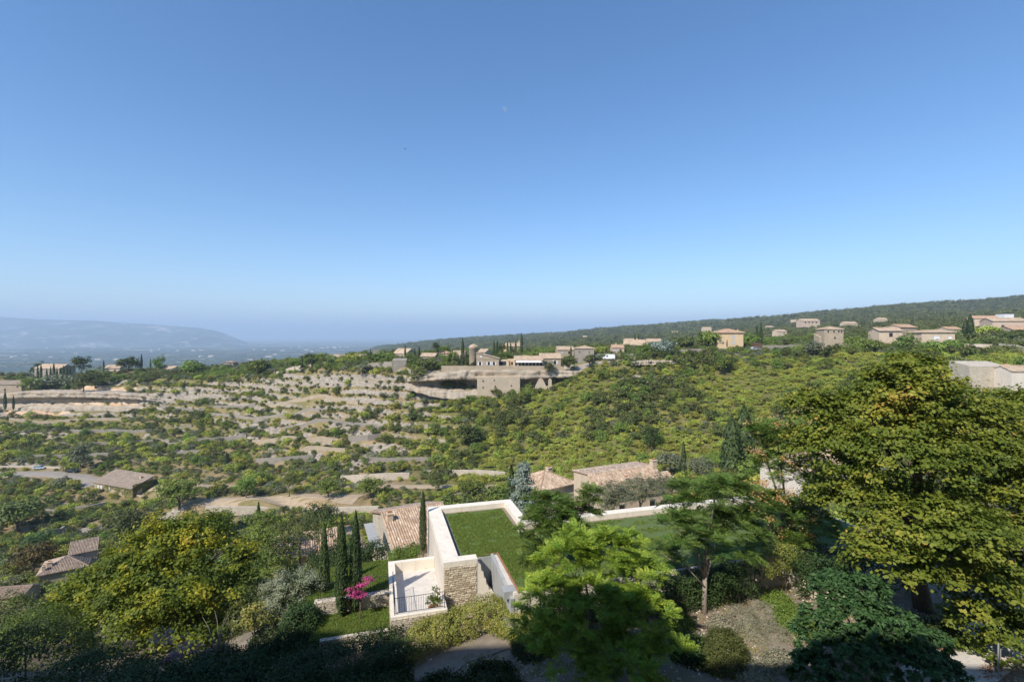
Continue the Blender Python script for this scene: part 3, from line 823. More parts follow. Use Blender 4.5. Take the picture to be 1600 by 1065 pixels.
CLEAR = []     # (x, y, radius) where houses, roads and yards stand
def clear_of(x, y, pad=0.0):
    ok = np.ones(len(x), bool)
    for cx, cyy, r in CLEAR: ok &= (x - cx) ** 2 + (y - cyy) ** 2 > (r + pad) ** 2
    return ok
def clear_line(pts, r):
    for a, b in zip(pts[:-1], pts[1:]):
        a = Vector(a); b = Vector(b); k = max(1, int((b - a).length / r))
        for i in range(k + 1):
            c = a.lerp(b, i / k); CLEAR.append((c.x, c.y, r))

def scatter_all():
    rng = np.random.default_rng(77)
    BIN = {k: [] for k in PROTO if k not in ('grass', 'pebble')}
    # slopes between the valley and the ridge
    x, y = jitter_pts(-330, 270, 88, 322, 2.05, rng)
    px = HX + F * x / y
    ok = (px > -60) & (px < 1680) & clear_of(x, y, 0.6)
    x, y, px = x[ok], y[ok], px[ok]
    ridgeY = np.interp(px, [0, 300, 400, 500, 600, 700, 850, 1100, 1300, 1500, 1600], [300, 300, 290, 250, 232, 216, 212, 212, 195, 178, 168])
    right = sstep(590, 760, px) * (y < ridgeY)
    vall = (px < 620) & (y < np.interp(px, [0, 300, 620], [188, 150, 135]))
    clump = fbm(x / 14, y / 9, 3, 61); fine = rng.random(len(x))
    rz_ = hz(x, y)
    fq = (rz_ + fbm(x / 60, y / 60, 3, 9) * 2.6) / STEP
    fq = fq - np.floor(fq)
    dens = 0.86 + 0.9 * clump + 0.12 * (fq < 0.2)
    dens = np.where(vall, 0.82 + 0.6 * clump, dens)
    dens = dens * (1 - right) + right * (0.95 + 0.9 * np.minimum(clump + 0.10, 0))
    dens = np.where(y > ridgeY, 0.66 + 0.5 * clump, dens)
    dens = np.where((px > 0) & (px < 220) & (y > 276) & (y < 299), 0.06, dens)
    keep = fine < dens
    x, y, px, right, vall, ridgeY = x[keep], y[keep], px[keep], right[keep], vall[keep], ridgeY[keep]
    z = hz(x, y)
    k2 = rng.random(len(x)); grp = fbm(x / 22, y / 22, 3, 71)
    big = rng.random(len(x))
    for i in range(len(x)):
        pl_ = y[i] > ridgeY[i]
        if pl_:
            kind = 'green_tree' if k2[i] < 0.45 + grp[i] else ('oak_shrub' if k2[i] < 0.85 else 'grey_shrub')
            r = 1.1 + 1.7 * big[i] ** 1.5
        elif right[i] > 0.5:
            kind = 'garrigue_shrub' if k2[i] < 0.80 - 1.1 * grp[i] else ('oak_shrub' if k2[i] < 0.9 else ('grey_shrub' if k2[i] < 0.955 else 'green_tree'))
            r = (0.95 + 1.0 * big[i] ** 2) * (1.0 + 0.4 * grp[i]) + (0.8 if kind == 'oak_shrub' and big[i] > 0.6 else 0) + (1.0 if kind == 'green_tree' else 0)
        elif vall[i]:
            kind = 'oak_shrub' if k2[i] < 0.45 else ('green_tree' if k2[i] < 0.65 else ('grey_shrub' if k2[i] < 0.85 else 'garrigue_shrub'))
            r = 0.9 + 1.1 * big[i] ** 1.6
        else:
            kind = 'oak_shrub' if k2[i] < 0.40 else ('grey_shrub' if k2[i] < 0.66 else ('garrigue_shrub' if k2[i] < 0.9 else 'green_tree'))
            r = 0.55 + 1.0 * big[i] + 1.0 * (big[i] > 0.9)
        BIN[kind].append((x[i], y[i], z[i] - 0.12 * r, r, r * (0.8 + 0.35 * k2[i])))
    # woods of the plateau and the long hill behind, left edge of the plateau too
    for (y0, y1, sp, pl, pr, rr) in ((322, 460, 4.6, -80, 1700, 2.4), (460, 760, 7.2, 480, 1700, 3.6), (760, 1300, 11, 560, 1700, 5.2), (1300, 2700, 19, 600, 1700, 8.5)):
        x, y = jitter_pts(-1.2 * y1, 1.2 * y1, y0, y1, sp, rng)
        px = HX + F * x / y
        cl_ = fbm(x / (sp * 9), y / (sp * 9), 3, 81)
        ok = (px > pl) & (px < pr) & (rng.random(len(x)) < 0.80 + 1.1 * cl_) & clear_of(x, y, 1.0)
        x, y = x[ok], y[ok]; z = hz(x, y)
        v = visible(x, y, z + rr * 1.6)
        x, y, z = x[v], y[v], z[v]
        r = rr * (0.55 + 0.6 * rng.random(len(x)))
        for i in range(len(x)): BIN['far_tree'].append((x[i], y[i], z[i] - 0.2 * r[i], r[i], r[i] * (0.7 + 0.3 * rng.random())))
    # hedgerows and copses of the plain
    x, y = jitter_pts(-7000, 1500, 2600, 7600, 46, rng)
    px = HX + F * x / y
    row = np.abs(fbm(x / 700, y / 420, 2, 91)) < 0.05
    cop = fbm(x / 380, y / 300, 3, 95) > 0.16
    ok = (px > -40) & (px < 820) & (row | cop) & (hz(x, y) < -120)
    x, y = x[ok], y[ok]; z = hz(x, y)
    for i in range(len(x)):
        r = 11 + 9 * rng.random()
        BIN['far_tree'].append((x[i], y[i], z[i] - 2, r, r * 0.55))
    for i, q in enumerate(np.arange(640, 935, 5.5)):       # bushes along the foot of the cliff
        yy_ = 207.5 + 1.2 * math.sin(i * 2.1) - (2.2 if 740 < q < 818 else 0); xx_ = (q - HX) / F * yy_
        BIN['oak_shrub' if i % 3 else 'green_tree'].append((xx_, yy_, float(hz(xx_, yy_)) - .2, 1.1 + .8 * abs(math.sin(i * 1.7)), 1.2 + .5 * abs(math.sin(i * 2.9))))
    for (kind, fx, fy, fz, fr) in fill_bushes(): BIN[kind].append((fx, fy, fz - .1, fr, fr * .95))
    INFO = {
     'garrigue_shrub': ('yellow-green scrub bush', 'shrub', '', 'yellow-green scrub covering the slope below the ridge'),
     'oak_shrub': ('dark green rounded oak bush', 'shrub', '', 'dark oak scrub spread over the slopes'),
     'grey_shrub': ('low grey-green bush', 'shrub', '', 'grey-green bushes spread over the dry slopes'),
     'green_tree': ('small fresh green tree', 'tree', '', 'small green trees among the ridge gardens'),
     'far_tree': ('far-off dark tree', 'tree', '', 'woods covering the long hill and the plain'),
    }
    def zone(x_, y_):
        q = HX + F * x_ / y_
        ry = float(np.interp(q, RP, RV))
        if y_ > 322: return 'of the far plateau left of the villa' if q < 620 else ('of the wooded hill behind the villa' if q < 1100 else 'of the wooded hill at the right')
        if y_ < 92: return 'in the gardens below the viewpoint'
        if y_ > ry: return 'on top of the left ridge' if q < 480 else ('on top of the ridge round the villa' if q < 1000 else 'on top of the right ridge')
        if q < 330 and y_ < 190: return 'in the valley at the lower left'
        if q < 330: return 'on the pale rock terraces at the far left'
        if q < 640: return 'on the terraces left of the villa cliff' if y_ > 160 else 'round the valley yard'
        return 'on the green slope below the villa cliff' if q < 1000 else 'on the green slope at the right'
    for kind, rows in BIN.items():
        A = np.array(rows)
        lab, cat, grp_, slab = INFO[kind]
        A = A[np.argsort(-A[:, 3] / A[:, 1] - np.where(visible(A[:, 0], A[:, 1], A[:, 2] + A[:, 4]), 1, 0))]
        n1 = 300
        for i in range(min(n1, len(A))):
            me = PROTO[kind][i % len(PROTO[kind])]
            o = bpy.data.objects.new(kind, me)
            o.location = A[i, :3]; o.scale = (A[i, 3], A[i, 3], A[i, 4]); o.rotation_euler = (0, 0, (i * 2.399) % 6.283)
            zn = zone(A[i, 0], A[i, 1])
            tag(o, lab + ' ' + zn, cat, cat + 's: ' + lab + ' ' + zn); link(o)
        if len(A) > n1:
            R = A[n1:]
            instancer(kind + '_cover', kind, R[:, :3], np.stack([R[:, 3], R[:, 3], R[:, 4]], 1), slab)
        print('scatter', kind, len(A))
# ------------------------------------------------------------------ buildings
def tile_cols(mb, o, ux, up, w, L, sp=0.25, course=0.42, r=0.085):
    """rows of half-round cover tiles on a roof plane: o = eave corner, ux along the eave, up up the slope"""
    o = Vector(o); ux = Vector(ux).normalized(); up = Vector(up).normalized(); nn = ux.cross(up).normalized()
    nc = max(1, int(w / sp)); nk = max(1, int(round(L / course)))
    ang = [0, 50, 90, 130, 180]
    for i in range(nc):
        cx = (i + 0.5) * w / nc
        for k in range(nk):
            a = k * L / nk - 0.02 - (0.03 * random.random() if k == 0 else 0); b = (k + 1) * L / nk + 0.05
            ra = r * random.uniform(0.95, 1.12); rb = ra * 0.82
            sx = cx + random.uniform(-0.012, 0.012)
            vs = []
            for (s_, rr, lift) in ((a, ra, 0.035), (b, rb, 0.0)):
                for t_ in ang:
                    t_ = math.radians(t_)
                    vs.append(o + ux * (sx - rr * math.cos(t_)) + up * s_ + nn * (rr * math.sin(t_) * 0.85 + lift))
            fs = [(j, j + 1, 6 + j, 5 + j) for j in range(4)] + [(4, 3, 2, 1, 0)]
            mb.add(vs, fs, min(1, max(0, random.gauss(0.5, 0.27))))

def window(parent, M4, w, h, kind):
    """M4 places the window on a wall: x along the wall, y out of it, z up; frame, pane and shutters are parts"""
    fr = MB()
    for (x0, x1, z0, z1) in ((-w / 2 - .1, w / 2 + .1, -.12, 0), (-w / 2 - .1, w / 2 + .1, h, h + .12), (-w / 2 - .1, -w / 2, 0, h), (w / 2, w / 2 + .1, 0, h)):
        fr.b2(x0, x1, -.05, .06, z0, z1)
    f = fr.build('window', M['frame'], parent); f.matrix_local = M4
    mat = {'dark': 'dark', 'glass': 'glass', 'shutters': 'glass', 'white': 'shutter_white', 'blue': 'shutter_blue', 'grey': 'shutter_grey'}[kind]
    p_ = MB()
    if kind in ('white', 'blue', 'grey'):
        p_.b2(-w / 2, -.01, -.04, .02, 0, h); p_.b2(.01, w / 2, -.04, .02, 0, h)
        p_.build('shutter', M[mat], f)
    else:
        p_.b2(-w / 2, w / 2, -.04, .01, 0, h); p_.build('pane', M[mat], f)
        if kind == 'shutters':
            for s_ in (-1, 1):
                q_ = MB(); q_.box((s_ * (w * .76 + .1), .085, h / 2), (w * .5, .04, h)); q_.build('shutter', M['shutter_white'], f)
    return f

def face_mat(face, pos, z, w, d):
    if face == 'F': c, r = (-w / 2 + pos * w, -d / 2 - 0.012, z), math.pi
    elif face == 'L': c, r = (-w / 2 - 0.012, d / 2 - pos * d, z), math.pi / 2
    elif face == 'R': c, r = (w / 2 + 0.012, -d / 2 + pos * d, z), -math.pi / 2
    return Matrix.Translation(c) @ Matrix.Rotation(r, 4, 'Z')

def house(name, label, px, py, Y, w, d, h, rise=1.4, roof='gable', rz=0.0, wall='stone_warm', tile='tile_far', over=0.35,
          win=(), chim=(), geo=False, ridge=0.5, cat='house', skirt=4.0, hback=None, group=None, clear=True, loc=None):
    """walls, roof, windows and chimneys; px, py, Y: foot of the front wall's middle"""
    rz = math.radians(rz)
    nrm = Vector((-math.sin(rz), math.cos(rz), 0))
    c = (Vector(loc) if loc is not None else P(px, py, Y)) + nrm * d / 2
    t = thing(name, label, cat, c, rz, group)
    if clear:
        ux_ = Vector((math.cos(rz), math.sin(rz), 0)); k_ = max(1, int(round(w / d)))
        for i_ in range(k_): q_ = c + ux_ * ((i_ + .5) / k_ - .5) * w; CLEAR.append((q_.x, q_.y, max(d, w / k_) * .52 + .5))
    W = MB()
    x0, x1, y0, y1 = -w / 2, w / 2, -d / 2, d / 2
    if roof in ('gable', 'shed'):
        ry = y0 + d * ridge
        hb = h if hback is None else hback
        prof = [(y0, h), (ry, h + rise), (y1, hb)] if roof == 'gable' else [(y0, h), (y1, h + rise)]
        poly = [(y0, -skirt)] + prof + [(y1, -skirt)]
        n_ = len(poly)
        vs = [(x0, a, b) for a, b in poly] + [(x1, a, b) for a, b in poly]
        fs = [tuple(range(n_)), tuple(range(2 * n_ - 1, n_ - 1, -1))] + [(i, n_ + i, n_ + (i + 1) % n_, (i + 1) % n_) for i in range(n_)]
        W.add(vs, fs); W.build('wall', M[wall], t)
        R = MB(); T = MB()
        o = over
        segs = list(zip(prof[:-1], prof[1:]))
        for (a, b) in segs:
            s_ = (b[1] - a[1]) / (b[0] - a[0])
            ya, yb = a[0], b[0]; za, zb = a[1], b[1]
            if a is prof[0]: ya -= o; za -= s_ * o
            if b is prof[-1]: yb += o; zb += s_ * o
            q = [(x0 - o * .6, ya, za + .16), (x1 + o * .6, ya, za + .16), (x1 + o * .6, yb, zb + .16), (x0 - o * .6, yb, zb + .16)]
            R.slab(q, .14)
            if geo:
                up = Vector((0, yb - ya, zb - za))
                if s_ > 0: tile_cols(T, (x0 - o * .6, ya, za + .165), (1, 0, 0), up, w + o * 1.2, up.length)
                else: tile_cols(T, (x1 + o * .6, yb, zb + .165), (-1, 0, 0), -up, w + o * 1.2, up.length)
        if roof == 'gable': R.tube([(x0 - o * .6, ry, h + rise + .17), (x1 + o * .6, ry, h + rise + .17)], .13, 6)
        ro = R.build('roof', M[tile], t)
        if geo: T.build('roof_tiles', M[tile], ro, True, 'stuff')
        topz = lambda x, y: np.interp(y, [p_[0] for p_ in prof], [p_[1] for p_ in prof])
    elif roof == 'hip':
        W.b2(x0, x1, y0, y1, -skirt, h); W.build('wall', M[wall], t)
        o = over; k = min(w, d) / 2
        e = [(x0 - o, y0 - o, h), (x1 + o, y0 - o, h), (x1 + o, y1 + o, h), (x0 - o, y1 + o, h)]
        if w >= d: a, b = (x0 + k, 0, h + rise), (x1 - k, 0, h + rise)
        else: a, b = (0, y0 + k, h + rise), (0, y1 - k, h + rise)
        R = MB()
        vs = [(p_[0], p_[1], p_[2] - .0) for p_ in e] + [(p_[0], p_[1], p_[2] + .16) for p_ in e] + [a, b]
        if w >= d: top = [(4, 5, 9, 8), (5, 6, 9), (6, 7, 8, 9), (7, 4, 8)]
        else: top = [(4, 5, 8), (5, 6, 9, 8), (6, 7, 9), (7, 4, 8, 9)]
        R.add(vs, [(3, 2, 1, 0), (0, 1, 5, 4), (1, 2, 6, 5), (2, 3, 7, 6), (3, 0, 4, 7)] + top)
        hv = [Vector(e[i]) + Vector((0, 0, .18)) for i in range(4)]
        va, vb = Vector(a) + Vector((0, 0, .03)), Vector(b) + Vector((0, 0, .03))
        near_ = [va, vb, vb, va] if w >= d else [va, va, vb, vb]
        for i in range(4): R.tube([hv[i], near_[i]], .12, 5)
        if (va - vb).length > .3: R.tube([va, vb], .12, 5)
        ro = R.build('roof', M[tile], t)
        if geo:
            T = MB()
            # each hip face: tile rows clipped to the face outline
            for (i, j) in ((0, 1), (1, 2), (2, 3), (3, 0)):
                A, B = hv[i] - Vector((0, 0, .02)), hv[j] - Vector((0, 0, .02)); ux = (B - A); wl = ux.length; ux.normalize()
                apexL, apexR = (near_[i], near_[j])
                upv = (apexL - A) - ux * (apexL - A).dot(ux); L_ = upv.length; upv.normalize()
                aL = (apexL - A).dot(ux); aR = (apexR - A).dot(ux)
                nc = int(wl / .25)
                for q_ in range(nc):
                    s0 = (q_ + .5) * wl / nc
                    lim = min(1.0, s0 / max(aL, .01), (wl - s0) / max(wl - aR, .01))
                    if lim * L_ > .3: tile_cols(T, A + ux * (s0 - .125), ux, upv, .25, lim * L_)
            T.build('roof_tiles', M[tile], ro, True, 'stuff')
        topz = lambda x, y: h + rise * .5
    else:
        W.b2(x0, x1, y0, y1, -skirt, h); W.build('wall', M[wall], t)
        R = MB()
        for (a0, a1, b0, b1) in ((x0 - .06, x1 + .06, y0 - .06, y0 + .35), (x0 - .06, x1 + .06, y1 - .35, y1 + .06), (x0 - .06, x0 + .35, y0 + .35, y1 - .35), (x1 - .35, x1 + .06, y0 + .35, y1 - .35)):
            R.b2(a0, a1, b0, b1, h - .05, h + .3)
        R.build('parapet', M[wall], t)
        topz = lambda x, y: h
    if not win and cat == 'house' and 5 < w < 20 and h > 2.4 and roof in ('gable', 'hip') and c.y > 150 and c.y < 700:
        win = [('F', .28, h * .34, .9, min(1.3, h * .4), 'grey'), ('F', .7, h * .34, .9, min(1.3, h * .4), 'dark')]
    for (face, pos, z0, ww, hh, kind) in win: window(t, face_mat(face, pos, z0, w, d), ww, hh, kind)
    for (fx, fy, ch, cw) in chim:
        cx, cyy = x0 + fx * w, y0 + fy * d
        z_ = float(topz(cx, cyy))
        ch_ = MB(); ch_.b2(cx - cw / 2, cx + cw / 2, cyy - cw / 2, cyy + cw / 2, z_ - .5, z_ + ch)
        ch_.b2(cx - cw * .6, cx + cw * .6, cyy - cw * .6, cyy + cw * .6, z_ + ch + .002, z_ + ch + .12)
        co = ch_.build('chimney', M['plaster_tan'], t)
        cp = MB()
        cp.box((cx, cyy, z_ + ch + .22), (cw * .7, cw * .25, .2)); cp.build('chimney_cap', M['terracotta'], co)
    return t

# ---- the modern house with the planted roof (built in its own turned frame)
PHI = math.radians(15.5)
HA = Vector((-6.9, 39.5, -18.0))          # back left corner
def HL(x, y, z): # house frame -> world (z is world height)
    return Vector((HA.x + x * math.cos(PHI) - y * math.sin(PHI), HA.y + x * math.sin(PHI) + y * math.cos(PHI), z))
ZO = 18.0
mh = thing('modern_house', 'modern house with grass roof, cream parapets and stone-faced front wall', 'house', HA, PHI)
out = [(0, -10.07), (2.1, -10.07), (2.1, -9.0), (3.4, -9.0), (3.4, -14.0), (31, -14.0), (31, -4.7), (7.0, -4.7), (7.0, 0), (0, 0)]
w_ = MB(); w_.prism(out, -3.5, -14.42 + ZO); w_.build('wall', M['plaster_white'], mh)
zt, zb_ = -14.0 + ZO, -14.42 + ZO
for nm, (x0, x1, y0, y1) in (('left', (-.02, 1.0, -10.09, .02)), ('back', (1.0, 7.02, -.75, .02)), ('right', (6.3, 7.02, -4.68, -.75)), ('front', (1.0, 2.12, -10.09, -9.42)), ('long', (6.3, 31.02, -5.42, -4.68))):
    q_ = MB(); q_.b2(x0, x1, y0, y1, zb_, zt + (0.001 * len(nm))); q_.build('parapet', M['coping'], mh)
lw = MB(); lw.prism([(1.35, -9.05), (3.75, -9.05), (3.75, -13.75), (6.4, -13.8), (6.4, -6.1), (5.95, -6.1), (5.95, -1.1), (1.35, -1.1)], zb_ + .0, zb_ + .10)
lw.build('roof_lawn', M['roof_lawn'], mh)
lw = MB(); lw.b2(6.405, 30.6, -13.8, -5.75, zb_, zb_ + .09); lw.build('roof_lawn', M['roof_sedum'], mh)
bs = MB(); bs.b2(1.0, 1.30, -9.4, -.78, zb_, zb_ + .05); bs.b2(1.30, 6.28, -1.05, -.78, zb_, zb_ + .05); bs.b2(6.0, 6.28, -5.4, -1.05, zb_, zb_ + .05); bs.b2(6.45, 30.9, -5.72, -5.44, zb_, zb_ + .05)
bs.build('gravel_border', M['gravel'], mh)
be = MB(); be.b2(3.42, 3.62, -13.95, -9.02, zb_, zb_ + .06); be.build('edge_strip', M['paving'], mh)
be = MB(); be.b2(3.63, 3.72, -13.95, -8.9, zb_, zb_ + .14); be.b2(2.15, 3.63, -8.98, -8.9, zb_, zb_ + .12); be.build('brick_edging', M['brick_edge'], mh)
cw_ = MB(); cw_.prism([(3.2, -14.05), (3.39, -14.05), (3.39, -8.99), (3.2, -8.99)], -3.4, [-14.62 + ZO, -14.62 + ZO, -14.3 + ZO, -14.3 + ZO]); cw_.b2(2.12, 3.19, -9.12, -8.985, -3.4, -14.4 + ZO)
cw_.build('stair_wall', M['concrete'], mh)
# broken end of the front wall
jag = [(2.12, -14.05), (2.2, -14.3), (2.33, -14.42), (2.36, -14.8), (2.5, -14.9), (2.52, -15.25), (2.66, -15.35), (2.68, -15.7), (2.82, -15.8), (2.85, -16.05), (3.05, -16.12), (3.18, -16.3), (3.19, -20.5), (2.12, -20.5)]
j_ = MB(); n_ = len(jag)
vs = [(a, -10.06, b + ZO) for a, b in jag] + [(a, -9.62, b + ZO) for a, b in jag]
j_.add(vs, [tuple(range(n_ - 1, -1, -1)), tuple(range(n_, 2 * n_))] + [(i, (i + 1) % n_, n_ + (i + 1) % n_, n_ + i) for i in range(n_)])
j_.build('broken_wall', M['coping'], mh)
# rubble facing of the front wall: real stones with recessed joints
st = MB(); z = -18.2
while z < -14.30:
    hh = random.uniform(.09, .17); x = .0 + random.uniform(-.02, .02)
    while x < 2.02:
        ww = random.uniform(.14, .42)
        if x + ww > 2.04: ww = 2.06 - x
        g_ = .012; pr = random.uniform(.02, .055)
        a, b = x + g_, x + ww - g_; c_, d_ = z + g_, min(z + hh - g_, -14.28)
        jx = lambda: random.uniform(-.012, .012)
        if b - a > .04 and d_ - c_ > .03:
            lo = [(a, -10.06, c_ + ZO), (b, -10.06, c_ + ZO), (b, -10.06, d_ + ZO), (a, -10.06, d_ + ZO)]
            hi = [(a + .02 + jx(), -10.07 - pr, c_ + .02 + jx() + ZO), (b - .02 + jx(), -10.07 - pr, c_ + .02 + jx() + ZO), (b - .02 + jx(), -10.07 - pr, d_ - .015 + jx() + ZO), (a + .02 + jx(), -10.07 - pr, d_ - .015 + jx() + ZO)]
            st.add(lo + hi, [(4, 5, 6, 7), (0, 1, 5, 4), (1, 2, 6, 5), (2, 3, 7, 6), (3, 0, 4, 7)])
        x += ww
    z += hh
st.build('stone_facing', M['stones'], mh, False, 'stuff')
# terrace
tz, tf = -15.9 + ZO, -16.6 + ZO
te = MB(); te.prism([(-3.2, -11.8), (-.01, -11.8), (-.01, -4.8), (-3.2, -4.8)], -3.0, tf); te.build('terrace_floor', M['paving'], mh)
for (x0, x1, y0, y1) in ((-3.22, -2.78, -11.82, -4.78), (-2.78, -.012, -5.12, -4.78), (-2.78, -.012, -11.82, -11.45), (-.32, -.012, -11.45, -10.09)):
    q_ = MB(); q_.b2(x0, x1, y0, y1, tf - .02, tz + .002 * x0); q_.build('terrace_parapet', M['coping'], mh)
fs_ = MB(); fs_.b2(-3.25, -3.222, -11.8, -8.4, -3, tz - .12); fs_.build('terrace_side', M['stone_pale'], mh)
fs_ = MB(); fs_.b2(-3.2, -.1, -11.86, -11.822, -3, tz - .14); fs_.build('terrace_front', M['stone_pale'], mh)
CLEAR.append((0, 36, 16)); CLEAR.append((14, 38, 18)); CLEAR.append((-10, 33, 8))

def railing(name, label, pts, h=0.95, sp=0.13, mat='iron'):
    """iron railing: posts, rails and single balusters"""
    t = thing(name, label, 'railing', pts[0])
    o = Vector(pts[0])
    for a, b in zip(pts[:-1], pts[1:]):
        a = Vector(a) - o; b = Vector(b) - o; L = (b - a).length
        for z_ in (h, .1):
            r_ = MB(); r_.tube([a + Vector((0, 0, z_)), b + Vector((0, 0, z_))], .016, 5); r_.build('rail', M[mat], t)
        for e in (a, b):
            p_ = MB(); p_.tube([e, e + Vector((0, 0, h + .03))], .02, 5); p_.build('post', M[mat], t)
        k = int(L / sp)
        base = MB(); base.tube([(0, 0, .1), (0, 0, h)], .008, 4)
        first = None
        for i in range(1, k):
            c_ = a.lerp(b, i / k)
            if first is None:
                first = base.build('baluster', M[mat], t); o_ = first
            else:
                o_ = first.copy(); link(o_, t)
            o_.location = c_
    return t
railing('terrace_railing', 'thin black iron railing along the front edge of the white terrace', [HL(-3.0, -11.62, -15.9), HL(-.15, -11.62, -15.9)])
railing('garden_railing', 'thin black iron fence on the low wall between the two lawns', [HL(-7.4, -8.62, -16.0), HL(-3.3, -8.62, -16.0)])
railing('terrace_side_railing', 'thin black iron railing on the left parapet of the white terrace', [HL(-3.0, -11.5, -15.9), HL(-3.0, -8.4, -15.9)])
hr = thing('handrail', 'plain steel handrail at the top of the steps beside the clipped hedge', 'handrail', P(1204, 872, 31.5))
for (a, b) in (((0, 0, 0), (0, 0, 1.05)), ((0, 0, 1.03), (1.1, .1, .55)), ((0, 0, .6), (1.1, .1, .12)), ((1.1, .1, -.5), (1.1, .1, .57))):
    q_ = MB(); q_.tube([a, b], .022, 6); q_.build('rail' if a[2] > .3 else 'post', M['steel'], hr)

# lawns, low walls and edging beside the terrace
def slab_hl(name, poly, z0, z1, mat, kind='structure', label=None, cat=None):
    pts = [HL(a, b, 0) for a, b in poly]
    q_ = MB(); q_.prism([(p_.x, p_.y) for p_ in pts], z0, z1); o = q_.build(name, M[mat])
    tag(o, label, cat, None, kind)
    return o
slab_hl('lawn', [(-7.6, -11.3), (-3.26, -11.3), (-3.26, -8.95), (-7.6, -8.95)], -18.6, -16.8, 'lawn')
slab_hl('lawn', [(-8.2, -8.4), (-3.26, -8.4), (-3.23, -4.0), (-8.2, -4.0)], -18.6, -16.12, 'lawn')
slab_hl('garden_wall', [(-7.6, -8.94), (-3.26, -8.94), (-3.26, -8.41), (-7.6, -8.41)], -18.6, -16.0, 'stone_pale', None, 'low pale stone wall between the upper and lower lawn', 'wall')
slab_hl('lawn_edging', [(-7.0, -11.6), (-3.3, -11.6), (-3.3, -11.32), (-7.0, -11.32)], -18.6, -16.74, 'stone_pale', None, 'pale stone edging along the front of the lower lawn', 'edging')
# pot on the terrace
pt = thing('potted_plant', 'terracotta pot with a leafy green plant in the terrace corner', 'potted plant', HL(-.72, -10.9, -16.6))
q_ = MB(); q_.lathe([(0, 0), (.19, 0), (.27, .38), (.31, .40), (.31, .47), (.26, .47), (.24, .42), (0, .42)], 18); q_.build('pot', M['terracotta'], pt, True)
me, _ = crown_mesh('foliage', [(0, 0, .8, .4, .4, .4), (.1, .1, 1.3, .2, .2, .4)], 40, 14, .14, .12, M['leaf_green'], 31)
link(bpy.data.objects.new('foliage', me), pt)
bl = P(809, 917, 27.6); q_ = MB(); q_.b2(-.9, .9, -.35, .35, -.4, 0.02); o = q_.build('stone_step', M['concrete']); o.location = bl; o.rotation_euler.z = PHI
tag(o, 'smooth grey stone step at the corner of the roof lawn', 'step')

# ---- tile-roofed house left of the modern house
t27 = math.radians(27)
th = house('tiled_house', 'small stone house with a clay tile roof and chimney beside the tall cypress', 0, 0, 0, 6.6, 11.0, 2.35, 1.65, 'gable', 27, 'stone_pale', 'tile', .42, geo=True,
      chim=[(.06, .36, .85, .6)], loc=Vector((-11.35, 47.2, -23.3)) + Vector((math.cos(t27), math.sin(t27), 0)) * 3.3 + Vector((-math.sin(t27), math.cos(t27), 0)) * .4)
sl = MB(); sl.slab([(-.0, 0, 0), (1.0, 0, 0), (1.0, 4.0, 1.1), (0, 4.0, 1.1)], .08)
o = sl.build('lean_to_roof', M['concrete']); o.location = P(598, 858, 47); o.rotation_euler.z = t27; o.location.x -= 1.1
tag(o, 'smooth grey sloping slab leaning on the left wall of the small tiled house', 'lean-to')

# ---- houses beyond the modern house
house('valley_house', 'large house with tan gable wall and brown tiled roof behind the grass roof', 0, 0, 0, 12.5, 8.4, 3.6, 2.5, 'gable', 24, 'plaster_tan', 'tile', .3, geo=True, ridge=.5, hback=5.6,
      chim=[(.42, .22, 1.0, .7), (.97, .45, 1.3, .8)], win=[('F', .25, 1.2, 1.0, 1.3, 'glass'), ('F', .7, 1.2, 1.0, 1.3, 'glass')], loc=Vector((13.4, 70, -27.4)) + Vector((math.cos(math.radians(24)), math.sin(math.radians(24)), 0)) * 6.2)
house('hip_roofed_house', 'low house with orange-brown hipped roof and white chimney left of the tan gable', 872, 786, 79, 7.2, 7.2, 2.6, 1.9, 'hip', 34, 'plaster_white', 'tile', .4, geo=True, chim=[(.72, .62, 1.0, .8)])
house('tile_annex', 'lower tiled annex at the right end of the large valley house', 1040, 776, 76, 5.0, 5.0, 1.9, 1.0, 'gable', 24, 'plaster_tan', 'tile', .3, geo=True, clear=False)
# low tiled roof just behind the grass roof's back parapet
house('garden_shed', 'low pale tiled roof edge just behind the back parapet of the grass roof', 748, 852, 47, 6.2, 4.0, 2.2, .9, 'gable', 15.5, 'plaster_tan', 'tile', .3, geo=True)
# house in the trees left of the olive
house('hidden_house', 'tiled roof half hidden behind the branches left of the cypresses', 480, 893, 56, 6.5, 6, 2.0, 1.3, 'gable', 24, 'plaster_tan', 'tile', .4, geo=True)

